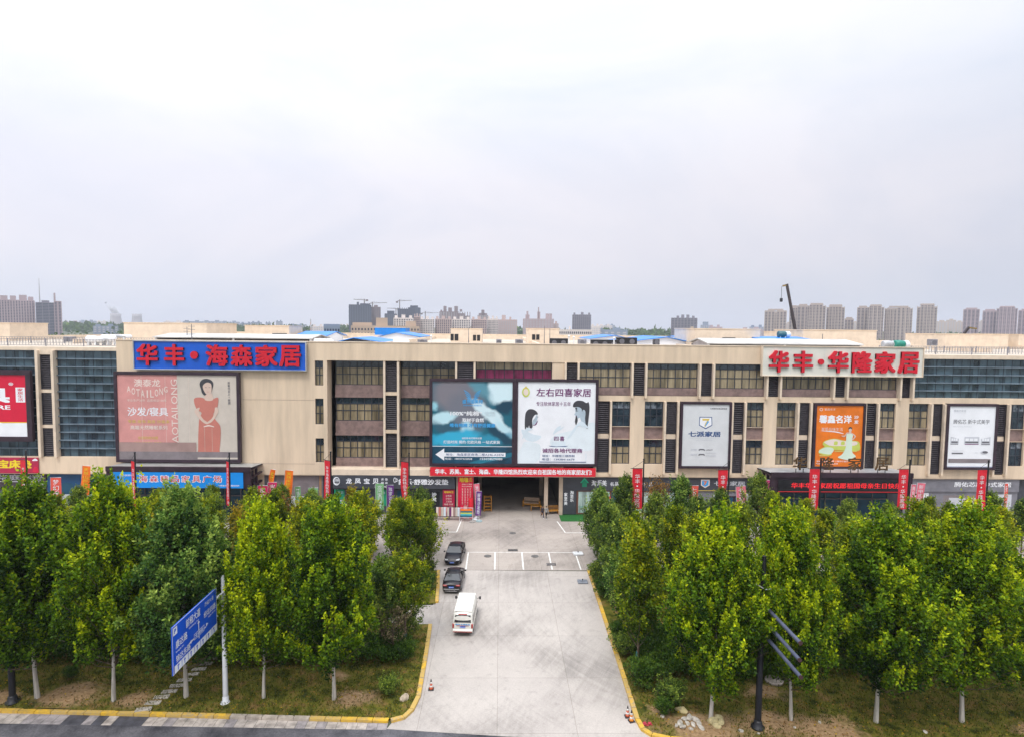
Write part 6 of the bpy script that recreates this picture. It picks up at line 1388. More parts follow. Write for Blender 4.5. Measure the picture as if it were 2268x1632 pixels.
def wheels(t, xs, ys, r_, wd):
    for x in xs:
        for y in ys:
            b = MB(); s = 1 if x > 0 else -1; b.tube([(x - s * wd, y, r_), (x - s * wd * .9, y, r_), (x - s * .03, y, r_), (x, y, r_)], [r_ * .9, r_, r_, r_ * .88], tyre, 18); w_ = b.build('wheel', t)
            b = MB(); b.tube([(x - s * .02, y, r_), (x + s * .012, y, r_)], [r_ * .64, r_ * .6], rim, 14)
            for k in range(5): a = k * 1.2566; b.bar((x + s * .014, y, r_), (x + s * .014, y + math.cos(a) * r_ * .58, r_ + math.sin(a) * r_ * .58), .05, dkgrey)
            b.build('rim', w_)
def sedan(x, y, rz, label, txt):
    """saloon car, front towards local +y"""
    t = empty('parked_car', (x, y, .01), rz, label, 'car', 'black saloon cars parked at the left kerb')
    b = MB(); secs = []
    for yy, zt, wd, zb in ((-2.36, .80, .74, .34), (-2.30, .98, .80, .24), (-2.0, 1.02, .88, .2), (-1.45, 1.01, .91, .2), (-.6, .98, .92, .2), (.4, .97, .92, .2), (1.05, .96, .91, .2), (1.6, .90, .89, .2), (2.1, .80, .85, .22), (2.32, .68, .76, .28), (2.38, .52, .68, .34)):
        secs.append([(-wd * .9, yy, zb), (-wd, yy, zb + .18), (-wd, yy, zt * .72), (-wd * .95, yy, zt * .93), (-wd * .78, yy, zt), (-wd * .35, yy, zt + .035), (0, yy, zt + .045), (wd * .35, yy, zt + .035), (wd * .78, yy, zt), (wd * .95, yy, zt * .93), (wd, yy, zt * .72), (wd, yy, zb + .18), (wd * .9, yy, zb)])
    loft(b, secs, carp)
    # roof and pillars
    secs = []
    for yy, z, wd in ((-.95, 1.40, .60), (-.7, 1.46, .62), (-.2, 1.49, .63), (.25, 1.47, .62), (.42, 1.43, .60)):
        secs.append([(-wd, yy, z - .06), (-wd * .9, yy, z - .01), (-wd * .5, yy, z + .015), (0, yy, z + .02), (wd * .5, yy, z + .015), (wd * .9, yy, z - .01), (wd, yy, z - .06)])
    loft(b, secs, carp, True, False)
    for s in (-1, 1):
        b.bar((s * .62, .42, 1.40), (s * .82, 1.12, .97), .06, carp); b.bar((s * .62, -.95, 1.38), (s * .80, -1.62, 1.0), .09, carp); b.bar((s * .66, -.15, 1.44), (s * .85, -.15, .97), .07, carp)
    b.build('body', t)
    g = [(-.80, 1.15, .985), (.80, 1.15, .985), (.58, .42, 1.42), (-.58, .42, 1.42)]
    b = MB(); b.mesh([(-.80, 1.15, 1.0), (.80, 1.15, 1.0), (.59, .40, 1.44), (-.59, .40, 1.44)], [(0, 1, 2, 3)], carglass); b.build('windscreen', t)
    b = MB(); b.mesh([(.78, -1.68, 1.03), (-.78, -1.68, 1.03), (-.58, -.93, 1.41), (.58, -.93, 1.41)], [(0, 1, 2, 3)], carglass); b.build('rear_window', t)
    for s in (-1, 1):
        b = MB(); b.mesh([(s * .83, 1.1, .98), (s * .83, -1.6, .99), (s * .605, -.93, 1.385), (s * .62, .40, 1.40)], [(0, 1, 2, 3)], carglass); b.build('side_window', t)
        b = MB(); b.box(s * .93, s * 1.12, .80, .98, .95, 1.10, carp, .03); b.build('wing_mirror', t)
        b = MB(); b.mesh([(s * .40, 2.395, .60), (s * .74, 2.30, .62), (s * .82, 2.12, .74), (s * .5, 2.30, .73)], [(0, 1, 2, 3) if s > 0 else (3, 2, 1, 0)], lampw); b.box(s * .42, s * .76, 2.27, 2.36, .59, .70, lampw, .02); b.build('headlight', t)
        b = MB(); b.box(s * .42, s * .80, -2.39, -2.2, .76, .90, lampr, .03); b.build('tail_light', t)
    b = MB(); b.box(-.4, .4, 2.36, 2.41, .50, .66, dkgrey)
    for k in range(3): b.box(-.38, .38, 2.41, 2.425, .52 + k * .05, .535 + k * .05, chrome)
    b.box(-.3, .3, 2.385, 2.40, .67, .685, chrome); b.build('grille', t)
    for yy, z, s in ((2.42, .40, 1), (-2.40, .68, -1)):
        b = MB(); b.box(-.24, .24, yy, yy + s * .02, z - .075, z + .075, plate); p_ = b.build('number_plate', t)
        b = MB(); text(b, txt, -.21, .21, z - .045, z + .045, white, fr=((0, yy + s * .024, 0), (-s, 0, 0), (0, 0, 1), (0, s, 0)), bold=.02); b.build('lettering', p_)
    b = MB(); b.box(-.80, .80, -2.42, -2.28, .34, .52, carp, .05); b.box(-.55, .55, -2.43, -2.36, .30, .36, chrome); b.build('bumper', t)
    wheels(t, (-.90, .90), (-1.42, 1.40), .33, .21)
    return t
sedan(-4.75, 64.9, R(176), 'black saloon with its bonnet towards the viewer, farther of the parked pair', '豫A 7K256')
sedan(-4.35, 58.1, R(-2), 'black saloon seen from behind at the end of the left kerb', '豫A 9H318')

vanw = mat('white van paint', (.74, .72, .66), .35, .05, .8); vand = mat('van lower trim', (.10, .09, .09), .6, .15, 2)
t = empty('van', (-2.75, 50.3, .01), R(-3), 'white minibus driving in seen from behind with blue lettering under its rear window', 'van')
b = MB(); secs = []
for yy, zt, wd, zb in ((-2.42, 1.05, .80, .38), (-2.38, 1.55, .83, .30), (-2.28, 1.90, .78, .28), (-2.0, 1.97, .83, .28), (0, 2.0, .84, .28), (1.2, 1.98, .84, .28), (1.65, 1.80, .82, .28), (2.1, 1.22, .80, .28), (2.36, .98, .76, .32), (2.42, .6, .70, .38)):
    secs.append([(-wd * .95, yy, zb), (-wd, yy, zb + .2), (-wd, yy, min(zt * .6, .98)), (-wd * .96, yy, zt * .86), (-wd * .86, yy, zt * .965), (-wd * .5, yy, zt), (0, yy, zt + .015), (wd * .5, yy, zt), (wd * .86, yy, zt * .965), (wd * .96, yy, zt * .86), (wd, yy, min(zt * .6, .98)), (wd, yy, zb + .2), (wd * .95, yy, zb)])
loft(b, secs, vanw); b.build('body', t)
b = MB(); b.box(-.72, .72, -2.2, 1.25, 1.985, 2.02, vanw, .015); b.build('roof', t)
b = MB(); b.mesh([(.68, -2.425, 1.16), (-.68, -2.425, 1.16), (-.63, -2.335, 1.74), (.63, -2.335, 1.74)], [(0, 1, 2, 3)], carglass); b.build('rear_window', t)
b = MB(); b.mesh([(-.72, 2.08, 1.26), (.72, 2.08, 1.26), (.66, 1.66, 1.80), (-.66, 1.66, 1.80)], [(0, 1, 2, 3)], carglass); b.build('windscreen', t)
for s in (-1, 1):
    for ya, yb in ((-2.1, -1.15), (-1.08, .1), (.18, 1.45)):
        b = MB(); b.mesh([(s * .852, ya, 1.12), (s * .852, yb, 1.12), (s * .795, min(yb, 1.4), 1.66), (s * .795, ya + .04, 1.66)], [(0, 1, 2, 3) if s > 0 else (3, 2, 1, 0)], carglass); b.build('side_window', t)
    b = MB(); b.bar((s * .84, 1.65, 1.35), (s * 1.0, 1.72, 1.4), .04, black); b.box(s * .98, s * 1.14, 1.66, 1.78, 1.25, 1.52, black, .03); b.build('wing_mirror', t)
    b = MB(); b.box(s * .70, s * .84, -2.46, -2.3, .68, 1.06, lampr, .03); b.build('tail_light', t)
b = MB(); b.box(-.22, .22, -2.452, -2.43, .72, .86, plate); p_ = b.build('number_plate', t)
b = MB(); text(b, '豫A 5U736', -.19, .19, .75, .83, white, Y=-2.457, bold=.02); b.build('lettering', p_)
b = MB(); text(b, '郑州·长城家具', -.6, .6, .93, 1.06, sky, Y=-2.435, bold=.03); b.build('lettering', t)
b = MB(); b.box(-.5, .5, -2.45, -2.40, .885, .91, lampr); b.box(-.35, .35, -2.42, -2.3, 1.80, 1.85, lampr, .01); b.build('trim', t)
b = MB(); b.box(-.82, .82, -2.52, -2.3, .36, .60, vanw, .05); b.box(-.78, .78, -2.525, -2.4, .40, .46, lampr); b.box(-.4, .4, -2.53, -2.4, .34, .385, vand); b.build('bumper', t)
wheels(t, (-.80, .80), (-1.5, 1.45), .31, .19)
bpy.context.view_layer.update()

# ------------------------------------------------------------------ road furniture
def tz(x, y): return vz(x, y) - .02
# blue direction sign over the front road
X0, Y0, Y1, Z0, Z1 = -17.95, 32.7, 37.9, 5.65, 8.40
t = empty('road_sign', (-18.0, 39.0, tz(-18, 39)), 0, 'large blue road direction sign with white lettering on a white pole', 'road sign')
inv = Matrix.Translation((18.0, -39.0, -tz(-18, 39)))
b = MB(); b.tube([(-18, 39, .1), (-18, 39, 8.6), (-18, 39, 8.75)], [.17, .13, .05], steelwhite, 12); b.lathe([(.34, .08), (.34, .14), (.2, .16), (.2, .5), (.17, .55)], steelwhite, (-18, 39)); o = b.build('pole', t); o.matrix_parent_inverse = inv
b = MB()
for z in (6.4, 7.6): b.tube([(-18, 39, z), (-18.06, 38.2, z), (-18.06, 33.0, z)], [.09, .08, .06], steelwhite, 8)
o = b.build('arm', t); o.matrix_parent_inverse = inv
signblue = mat('road sign blue', (.004, .085, .62), .4, .05, .8); b = MB(); b.box(X0 - .05, X0, Y0, Y1, Z0, Z1, signblue); o = b.build('panel', t); o.matrix_parent_inverse = inv
fr = ((X0, Y0, Z0), (0, 1, 0), (0, 0, 1), (1, 0, 0)); b = MB(); SW, SHh = Y1 - Y0, Z1 - Z0; dl = [0]
def q4(u0, u1, v0, v1, m):
    dl[0] += 1; d = .006 + .0015 * dl[0]
    b.face([(X0 + d, Y0 + u0 * SW, Z0 + v0 * SHh), (X0 + d, Y0 + u1 * SW, Z0 + v0 * SHh), (X0 + d, Y0 + u1 * SW, Z0 + v1 * SHh), (X0 + d, Y0 + u0 * SW, Z0 + v1 * SHh)], m)
def st(s, u0, u1, v0, v1, m=white, bd=.012):
    dl[0] += 1; text(b, s, u0 * SW, u1 * SW, v0 * SHh, v1 * SHh, m, fr=fr, depth=.006 + .0015 * dl[0] if .006 + .0015 * dl[0] < .05 else .049, bold=bd)
for q in ((0, 1, .985, 1), (0, 1, 0, .012), (0, .007, 0, 1), (.993, 1, 0, 1)): q4(*q, white)
q4(.02, .10, .80, .96, white); st('P', .04, .08, .83, .93, signblue, .05)
st('前程大道', .28, .60, .72, .90); st('Qiancheng Ave', .34, .56, .63, .68, bd=.01); st('齐经大道', .70, .92, .80, .90, bd=.0)
st('经北四路', .68, .97, .56, .70); st('Jingbei 4th Rd', .78, .96, .48, .53, bd=.01); st('康达路', .06, .30, .49, .66); st('Kangda Rd', .06, .22, .40, .45, bd=.01); st('锦达东路', .06, .36, .20, .35)
q4(.545, .56, .42, .60, white); st('▲', .525, .58, .58, .64, bd=0); q4(.38, .72, .33, .355, white); q4(.545, .56, .24, .34, white)
q4(.44, .68, .30, .43, white); q4(.446, .674, .31, .42, signblue); st('文德街', .46, .66, .32, .41); st('◀', .33, .38, .30, .385, bd=0); st('▶', .72, .77, .34, .42, bd=0)
q4(.02, .99, .02, .175, white)
for i in range(7):
    u = .06 + i * .135; q4(u - .03, u - .022, .025, .17, signblue) if i else None
    q4(u + .025, u + .04, .035, .12, signblue); st('▲' if i not in (0, 6) else ('◀' if i == 0 else '▶'), u + .01, u + .055, .11, .16, signblue, 0)
o = b.build('lettering', t); o.matrix_parent_inverse = inv
# black lamp posts with three horizontal tubes
tubem = mat('blue grey lamp tube', (.10, .11, .17), .35, .1, 2); lampm = mat('tube end lens', (.06, .03, .03), .3, .1, 2)
def lamp(x, y, label, arms=True):
    z = tz(x, y); t = empty('street_lamp', (x, y, z), 0, label, 'street lamp', 'black street lamps with triple tubes')
    b = MB(); b.tube([(0, 0, 0), (0, 0, .5), (0, 0, 7.5), (0, 0, 11.0)], [.24, .20, .17, .13], black, 10); b.lathe([(.42, 0), (.42, .08), (.28, .14), (.26, .4), (.2, .5)], black); b.build('pole', t)
    for k, (zz, y0, y1, dx) in enumerate(((7.9, .15, -4.6, .10), (6.95, -.3, -4.6, .10), (6.15, .15, -4.9, .05))):
        b = MB(); b.tube([(dx, .3, zz), (dx, y1 + .05, zz)], .11, tubem, 10); b.tube([(dx, y1 + .05, zz), (dx, y1, zz)], .12, lampm, 10); b.bar((0, 0, zz + .02), (dx, 0, zz + .02), .16, black); b.build('lamp_tube', t)
    return t
lamp(16.35, 36.2, 'black street lamp with three long tubes right of the drive'); lamp(-31.9, 39.0, 'black street lamp whose tubes are hidden in leaves at the left edge')
cable = MB(); cable.tube([(-.55, -.18, 9.55), (-.2, -.2, 9.35), (.05, -.22, 9.2), (.4, -.2, 9.25), (.75, -.15, 9.1), (1.1, -.1, 9.15)], .035, steelwhite, 6)
o = cable.build('cable', None, (16.35, 36.2, 0)); tag(o, 'short pale cable curling round the top of the right black street lamp', 'cable')
# cones
coneo = mat('cone orange', (.62, .12, .05), .6, .1, 3); conew = mat('cone white', (.75, .72, .68), .6, .1, 3)
def cone(x, y, label, mm=coneo, rz=0):
    t = empty('traffic_cone', (x, y, .012), rz, label, 'cone', 'traffic cones on the drive')
    b = MB(); b.box(-.19, .19, -.19, .19, 0, .05, black, .015); b.build('base', t)
    b = MB(); rr_ = lambda z: .15 - .12 * z / .72
    for k, (za, zb) in enumerate(((.05, .2), (.2, .32), (.32, .44), (.44, .56), (.56, .74))): b.lathe([(rr_(za), za), (rr_(zb), zb)], (mm, conew)[k % 2] if k < 4 else black, n=16)
    b.build('body', t)
cone(-4.6, 40.6, 'red striped traffic cone standing alone near the left kerb'); cone(8.45, 37.6, 'red striped traffic cone at the right kerb, taller one behind'); cone(8.6, 37.15, 'orange striped traffic cone at the right kerb, front one', mat('bright cone orange', (.75, .25, .03), .6, .1, 3), .3)
# drains, manholes, slabs
def disc(name, x, y, r_, label, m, sides=18, sx=1.0, z=.012, h=.02):
    b = MB(); b.lathe([(r_, 0), (r_, h * .8), (r_ * .93, h), (r_ * .9, h), (r_ * .88, h * .8), (.02, h * .8)], m, n=sides)
    o = b.build(name, None, (x, y, z)); o.scale.x = sx; tag(o, label, 'flag base' if name == 'ballast_block' else 'manhole cover'); return o
iron = mat('cast iron', (.13, .125, .12), .7, .2, 8)
disc('manhole_cover', -1.2, 65.4, .42, 'round iron cover in the second parking bay from the left', iron); disc('manhole_cover', 4.0, 65.4, .42, 'round iron cover in the fourth parking bay, left of the square grate', iron); disc('manhole_cover', 1.7, 73.0, .4, 'small round iron cover before the passage mouth', iron)
disc('manhole_cover', 19.7, 41.3, .62, 'pale concrete manhole ring on the soil behind the right lamp', mat('pale manhole concrete', (.42, .36, .31), .9, .1, 2), z=.14, h=.18)
def grate(x, y, wx, wy, m, label):
    b = MB(); b.box(-wx, wx, -wy, wy, 0, .012, black)
    k = int(wx * 2 / .12)
    for i in range(k): b.box(-wx + i * .12, -wx + i * .12 + .06, -wy, wy, .012, .022, m)
    tag(b.build('drain_grate', None, (x, y, .012)), label, 'drain')
grate(1.6, 67.2, .55, .3, iron, 'dark drain grate at the long white bay line'); grate(5.6, 63.1, .5, .35, mat('grey grate', (.24, .22, .21), .7, .2, 5), 'grey square grate inside the right parking bay')
def slab(x, y, wx, wy, h, m, label, rz=0):
    b = MB(); b.box(-wx, wx, -wy, wy, 0, h, m, .04); b.box(-wx * .5, wx * .5, -wy * .4, wy * .4, h, h + .06, m, .02); b.tube([(0, 0, h), (0, 0, h + .2)], .05, black, 8)
    o = b.build('ballast_block', None, (x, y, .012)); o.rotation_euler.z = rz; tag(o, label, 'flag base')
slab(8.35, 58.5, .5, .4, .16, mat('grey plastic', (.20, .22, .26), .5, .1, 3), 'grey flag base without a flag beside the right kerb'); slab(8.85, 66.0, .55, .4, .2, steelwhite, 'white flag base at the right end of the long bay line', .1)
disc('ballast_block', -3.45, 77.2, .4, 'grey round flag base before the carpet sign, left one', mat('grey stone base', (.33, .31, .29), .8, .1, 3), h=.1); disc('ballast_block', -2.6, 77.5, .42, 'pale teal round flag base before the passage mouth', mat('pale teal base', (.35, .48, .50), .5, .1, 3), h=.1)
b = MB(); b.tube([(0, 0, 0), (0, 0, 3.4)], .03, steelwhite, 6); tag(b.build('flag_pole', None, (-2.6, 77.5, .1)), 'thin empty flag pole on the pale teal base', 'pole')
# stepping stones
stone = mat('stepping stone', (.40, .36, .31), .85, .15, 4)
for k in range(11):
    u = k / 10; px = 318 + 169 * (u ** .9); py = 1569 - 127 * (u ** .95); x, y = G(px, py, .2)
    b = MB(); b.box(-.48, .48, -.2, .2, 0, .09, stone, .02); o = b.build('stepping_stone', None, (x, y, vz(x, y) - .03)); o.rotation_euler.z = R(8 + rr.uniform(-5, 5))
    tag(o, ('stepping stone nearest the front kerb' if k == 0 else 'stepping stone farthest from the kerb' if k == 10 else f'rectangular stepping stone in the line across the lawn behind the road sign'), 'stepping stone', 'stepping stones across the left lawn')
# rubble
rock = mat('rubble concrete', (.46, .42, .36), .9, .2, 4, bump=.5); rocky = mat('yellowish rubble', (.50, .42, .22), .9, .15, 4, bump=.5)
rng2 = random.Random(23)
def lump(x, y, s, m, label, flat=.6):
    bm = bmesh.new(); bmesh.ops.create_icosphere(bm, subdivisions=2, radius=1)
    o_ = Vector((rng2.random() * 9, rng2.random() * 9, rng2.random() * 9))
    pl = [Vector((rng2.uniform(-1, 1), rng2.uniform(-1, 1), rng2.uniform(-1, 1))).normalized() for _ in range(7)]
    for v in bm.verts:
        for p_ in pl:
            d = v.co.dot(p_)
            if d > .62: v.co -= p_ * (d - .62)
        v.co.x *= s * 1.2; v.co.y *= s * .8; v.co.z *= s * flat
    me = bpy.data.meshes.new('rubble_block'); bm.to_mesh(me); bm.free(); me.materials.append(m)
    o = bpy.data.objects.new('rubble_block', me); COL.objects.link(o); o.location = (x, y, vz(x, y) + s * flat * .35); o.rotation_euler = (rng2.uniform(-.3, .3), rng2.uniform(-.3, .3), rng2.uniform(0, 6))
    tag(o, label, 'rubble', 'broken concrete on the right verge')
for px, py, s, m in ((1505, 1600, .28, rock), (1516, 1592, .22, rock), (1527, 1588, .30, rock), (1540, 1596, .28, rock), (1549, 1604, .25, rock), (1536, 1606, .22, rock), (1512, 1610, .26, rock), (1498, 1605, .18, rock), (1522, 1602, .2, rock), (1553, 1614, .2, rock), (1530, 1614, .16, rock)):
    x, y = G(px, py, .2); lump(x, y, s, m, 'pale broken concrete lump in the heap left of the trunk')
for px, py, s in ((1580, 1600, .36), (1590, 1592, .30), (1598, 1603, .32), (1588, 1610, .25)):
    x, y = G(px, py, .2); lump(x, y, s, rocky, 'yellowish broken block right at the foot of the trunk', .8)
x, y = G(1508, 1572, .2); lump(x, y, .38, rocky, 'single yellowish block lying under the round bush', .7)
x, y = G(1150 - 6, 1520, .2)
x, y = G(903, 1544, .2); lump(x - .2, y, .34, mat('tan boulder', (.42, .34, .25), .9, .2, 3, bump=.4), 'tan boulder on the lawn beside the yellow corner kerb', .75)
for i, (px, py) in enumerate(((1760, 1612), (1815, 1600), (1640, 1618), (1680, 1625), (2050, 1618), (1468, 1585))):
    x, y = G(px, py, .2); lump(x, y, .12 + .03 * (i % 3), rock, 'scattered small stone on the bare soil')
rag = mat('red plastic rag', (.45, .03, .06), .5, .15, 4)
b = MB(); x, y = G(1435, 1601, .2)
for k in range(7): b.box(-.3 + k * .08, -.2 + k * .08, -.12 - .05 * math.sin(k), .12 + .04 * math.cos(k * 2), 0, .10 + .07 * math.sin(k * 1.7), rag, .02)
tag(b.build('plastic_bag', None, (x, y, vz(x, y))), 'crumpled red plastic bag on the grass near the right kerb', 'bag')

# ------------------------------------------------------------------ goods before the shops
wood = mat('golden wood', (.55, .25, .035), .45, .2, 3); cushion = mat('beige cushion', (.45, .33, .24), .8, .1, 2)
def bench(x, y, rz, wd, label, slats=True):
    t = empty('wooden_bench', (x, y, .01), rz, label, 'bench')
    b = MB(); b.box(-wd / 2, wd / 2, -.35, .35, .40, .48, wood, .02); b.build('seat', t)
    b = MB(); b.box(-wd / 2, wd / 2, .30, .36, .92, 1.02, wood, .015)
    k = int(wd / .16)
    for i in range(k + 1): b.box(-wd / 2 + wd * i / k - .025, -wd / 2 + wd * i / k + .025, .31, .35, .48, .92, wood)
    b.build('backrest', t)
    for sx in (-1, 1):
        for sy in (-1, 1): b = MB(); b.box(sx * (wd / 2 - .06) - .05, sx * (wd / 2 - .06) + .05, sy * .3 - .05, sy * .3 + .05, 0, .40, wood); b.build('leg', t)
        b = MB(); b.box(sx * (wd / 2) - .05, sx * (wd / 2) + .05, -.36, .36, .66, .72, wood); b.build('armrest', t)
bench(6.9, 80.9, R(8), 2.4, 'long golden wooden bench leaning at the passage pier'); 
t = empty('wooden_sofa', (4.6, 84.5, .01), R(-6), 'wooden sofa with dark cushions just inside the passage', 'sofa')
b = MB(); b.box(-1.2, 1.2, -.5, .4, .28, .45, wood, .02); b.build('frame', t); b = MB(); b.box(-1.1, 1.1, -.45, .3, .45, .62, cushion, .05); b.box(-1.1, 1.1, .22, .42, .62, 1.15, cushion, .05); b.build('cushion', t)
for s in (-1, 1): b = MB(); b.box(s * 1.15 - .12, s * 1.15 + .12, -.5, .45, 0, .85, wood, .03); b.build('armrest', t)
t = empty('coffee_table', (5.1, 82.5, .01), R(-4), 'small golden wooden table before the wooden sofa', 'table'); b = MB(); b.box(-.75, .75, -.4, .4, .62, .70, wood, .02); b.build('tabletop', t)
for sx in (-1, 1):
    for sy in (-1, 1): b = MB(); b.box(sx * .65 - .05, sx * .65 + .05, sy * .32 - .05, sy * .32 + .05, 0, .62, wood); b.build('leg', t)
t = empty('wooden_rack', (-1.6, 82.0, .01), R(10), 'tall golden wooden rack at the left inside the passage', 'rack')
for k in range(5): b = MB(); b.box(-.5, .5, -.3, .3, .2 + k * .45, .26 + k * .45, wood); b.build('shelf', t)
for sx in (-1, 1): b = MB(); b.box(sx * .5 - .04, sx * .5 + .04, -.3, .3, 0, 2.2, wood); b.build('side_panel', t)
# carpet rolls, racks and frames by the carpet sign
for i, (x, y, h, c, lb) in enumerate(((-4.9, 79.0, 1.7, redp, 'dark red carpet roll leaning at the tall red sign, leftmost of three'), (-4.45, 78.9, 1.6, pink, 'pinkish carpet roll leaning at the tall red sign, middle of three'), (-3.7, 79.0, 2.6, flagred, 'tall bright red carpet roll leaning at the tall red sign'))):
    b = MB(); b.tube([(0, -.25, 0), (0, .1, h)], .26 if i < 2 else .32, c, 14); b.tube([(0, .1, h), (0, .103, h + .01)], .18, dkgrey, 12); tag(b.build('carpet_roll', None, (x, y, .02)), lb, 'carpet roll')
def rack(x, y, label, mm, frm, cols):
    t = empty('display_rack', (x, y, .01), 0, label, 'rack'); b = MB()
    for s in (-1, 1): b.bar((s * .85, 0, 0), (s * .85, .15, 1.75), .06, frm); b.bar((s * .85, .7, 0), (s * .85, .15, 1.75), .06, frm)
    b.bar((-.85, .15, 1.75), (.85, .15, 1.75), .06, frm); b.bar((-.85, .02, .5), (.85, .02, .5), .06, frm); b.build('frame', t)
    for i, c in enumerate(cols):
        n = len(cols); b = MB()
        if mm == 'v': b.box(-.8 + 1.6 * i / n, -.8 + 1.6 * (i + .9) / n, -.03, .10, .55, 1.7, c, .02)
        else: b.box(-.75, .75, -.04, .14, .6 + i * 1.0 / n, .6 + (i + .85) * 1.0 / n, c, .02)
        b.build('sample', t)
rack(-7.4, 77.9, 'black rack of patterned rug samples, left of two', 'v', black, [palepr, dressp, creamp, palebl, pink]); rack(-5.95, 77.8, 'black rack of patterned rug samples, right of two', 'v', black, [creamp, plum, palepr, greyp2, creamp, palebl])
rack(-4.25, 77.4, 'white framed stand of folded teal and orange mats', 'h', steelwhite, [tealp, cyanp, lime, tealp, orange])
b = MB(); b.box(-2.2, 2.2, -1.6, 1.4, 0, .03, mat('artificial turf', (.015, .13, .02), .95, .2, 12)); tag(b.build('turf_mat', None, (10.3, 79.2, .012)), 'green artificial turf mat at the passage corner', 'mat')
b = MB(); b.box(-1.1, 1.1, -.25, .25, .05, .75, mat('terracotta planter', (.30, .08, .04), .8, .1, 3), .04); tag(b.build('planter', None, (13.0, 79.4, .02)), 'low terracotta planter before the framed shop window', 'planter')
# blue tarpaulin over a car-sized heap
tarp = mat('blue tarpaulin', (.004, .10, .62), .45, .1, 1.2); b = MB(); vs = []; nx_, ny_ = 14, 10
for j in range(ny_ + 1):
    for i in range(nx_ + 1):
        u, v = i / nx_ * 2 - 1, j / ny_ * 2 - 1; r_ = max(abs(u), abs(v)); z = 1.5 * (1 - r_ ** 4) + .12 * math.sin(u * 7 + v * 3) * (1 - r_) + .05 * math.sin(v * 11)
        vs.append((u * 2.2, v * 1.1, max(z, 0)))
b.mesh(vs, [(j * (nx_ + 1) + i, j * (nx_ + 1) + i + 1, (j + 1) * (nx_ + 1) + i + 1, (j + 1) * (nx_ + 1) + i) for j in range(ny_) for i in range(nx_)], tarp, True)
tag(b.build('tarpaulin', None, (-19.6, 76.0, .01)), 'blue tarpaulin draped over a heap before the slate shop front', 'tarpaulin')

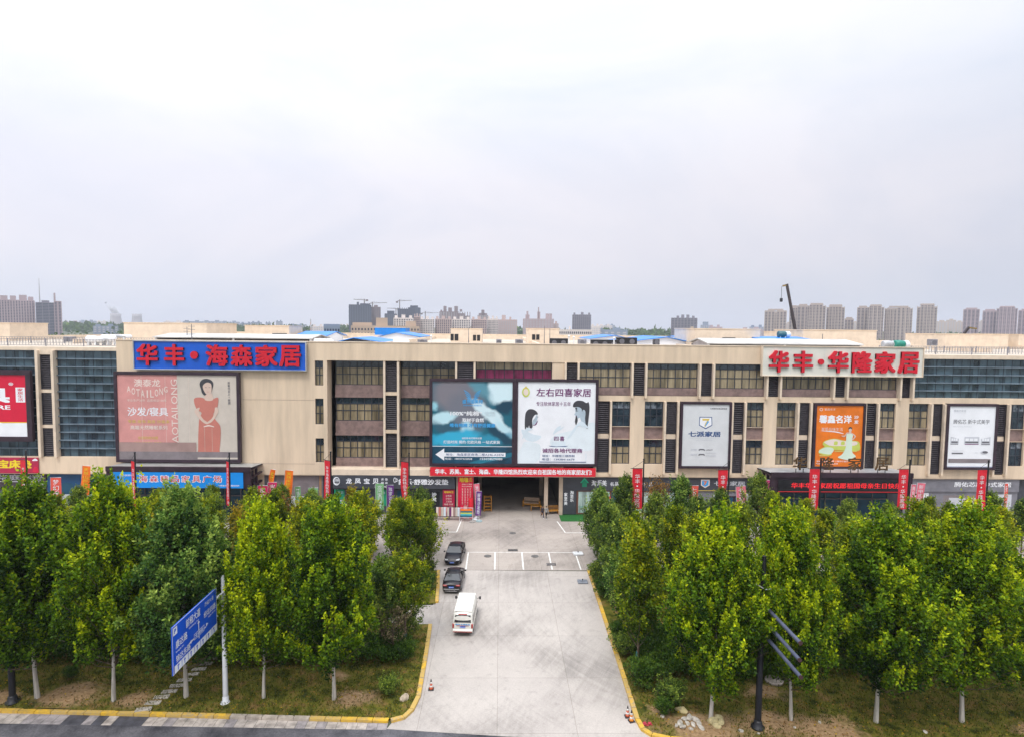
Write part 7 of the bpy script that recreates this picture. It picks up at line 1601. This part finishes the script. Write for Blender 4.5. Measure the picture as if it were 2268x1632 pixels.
# ------------------------------------------------------------------ people at the passage
skin = mat('skin', (.45, .28, .20), .6, .08, 3); hairm = mat('black hair', (.012, .010, .010), .5, .2, 8)
def person(x, y, rz, label, topm, legm, shoem, scale=1.0, stride=.32, swing=.25, ph=1):
    t = empty('person', (x, y, .012), rz, label, 'person'); t.scale = (scale,) * 3
    V = []; E = []; Rd = []
    def add(p, r_, par=None):
        V.append(p); Rd.append(r_)
        if par is not None: E.append((par, len(V) - 1))
        return len(V) - 1
    pel = add((0, 0, .93), .15); wst = add((0, .01, 1.08), .135, pel); ch_ = add((0, .02, 1.28), .155, wst); nk0 = add((0, .01, 1.44), .075, ch_); nk = add((0, .03, 1.51), .05, nk0); hd0 = add((0, .045, 1.58), .075, nk); hd = add((0, .04, 1.66), .095, hd0); add((0, .03, 1.73), .06, hd)
    ends = []
    for s in (-1, 1):
        f_ = s * ph; hp = add((s * .09, 0, .90), .115, pel); kn = add((s * .10, f_ * stride * .55 + .05, .50), .068, hp); an = add((s * .10, f_ * stride - (.10 if f_ < 0 else 0), .10 + (.06 if f_ < 0 else 0)), .043, kn); add((s * .11, f_ * stride + .13 - (.10 if f_ < 0 else 0), .045 + (.03 if f_ < 0 else 0)), .042, an)
        sh = add((s * .19, .01, 1.40), .065, ch_); el = add((s * .25, -f_ * swing * .4 - .02, 1.14), .045, sh); wr = add((s * .24, -f_ * swing + .08, .90), .030, el); pm = add((s * .235, -f_ * swing + .11, .83), .034, wr)
        for k in range(4):
            f1 = add((s * .235 + (k - 1.5) * .004, -f_ * swing + .085 + k * .018, .775 - .006 * (1.5 - abs(k - 1.5))), .0085, pm); add((s * .228, -f_ * swing + .09 + k * .018, .735 + .008 * abs(k - 1.4)), .0075, f1)
        th = add((s * .215, -f_ * swing + .155, .81), .0095, pm); add((s * .212, -f_ * swing + .165, .775), .008, th)
    me = bpy.data.meshes.new('body'); me.from_pydata(V, E, []); o = bpy.data.objects.new('body', me); COL.objects.link(o)
    md = o.modifiers.new('s', 'SKIN'); md2 = o.modifiers.new('d', 'SUBSURF'); md2.levels = 1; md2.render_levels = 1
    lay = me.skin_vertices[0].data
    for i, r_ in enumerate(Rd): lay[i].radius = (r_, r_ * (.72 if i in (0, 1, 2) else 1)); lay[i].use_root = i == 0
    bpy.context.view_layer.update()
    m2 = bpy.data.meshes.new_from_object(o.evaluated_get(bpy.context.evaluated_depsgraph_get())); bpy.data.objects.remove(o)
    for m in (skin, topm, legm, shoem): m2.materials.append(m)
    for p in m2.polygons:
        c = p.center; p.use_smooth = True
        p.material_index = 3 if c.z < .12 else 2 if c.z < .93 and abs(c.x) < .19 else 1 if (c.z < 1.47 and c.z > .9) else 0
    o = bpy.data.objects.new('body', m2); COL.objects.link(o); o.parent = t
    b = MB(); b.lathe([(.088, 1.62), (.108, 1.66), (.106, 1.72), (.075, 1.775), (.02, 1.79)], hairm, (0, .018), 12); b.box(-.09, .09, -.07, -.02, 1.55, 1.66, hairm, .03); b.build('hair', t)
    b = MB()
    for s in (-1, 1): b.box(s * .035 - .014, s * .035 + .014, .128, .136, 1.648, 1.660, hairm)
    b.box(-.025, .025, .126, .134, 1.585, 1.595, mat('lips', (.35, .12, .10), .5, .05, 3)); b.build('face', t)
    b = MB(); b.tube([(0, .125, 1.645), (0, .15, 1.615), (0, .13, 1.607)], [.010, .017, .012], skin, 6); b.build('nose', t)
    for s in (-1, 1): b = MB(); b.tube([(s * .093, .03, 1.665), (s * .108, .02, 1.65), (s * .098, .03, 1.61)], [.012, .018, .010], skin, 6); b.build('ear', t)
    b = MB(); b.lathe([(.155, .90), (.165, .98), (.150, 1.08)], topm, (0, .0), 14); b.build('jacket_hem', t)
person(6.25, 78.7, R(196), 'person in a grey jacket, black trousers and white shoes walking before the passage', mat('grey jacket', (.24, .25, .25), .8, .1, 4), black, white, .98)
person(5.75, 79.0, R(190), 'person in dark clothes walking close beside the grey jacket', mat('dark coat', (.03, .03, .045), .8, .1, 4), mat('dark trousers', (.03, .03, .06), .8, .1, 4), white, .93, ph=-1)

# ------------------------------------------------------------------ hazy air
hz = bpy.data.materials.new('hazy air'); hz.use_nodes = True; q = hz.node_tree; q.nodes.remove(q.nodes['Principled BSDF'])
pv = q.nodes.new('ShaderNodeVolumePrincipled'); pv.inputs['Color'].default_value = (.86, .90, 1, 1); pv.inputs['Density'].default_value = .00014; pv.inputs['Anisotropy'].default_value = .1
q.links.new(pv.outputs[0], q.nodes['Material Output'].inputs['Volume'])
b = MB(); b.box(-5600, 5600, -450, 6600, -1.2, 190, hz); tag(b.build('haze'), kind='stuff')
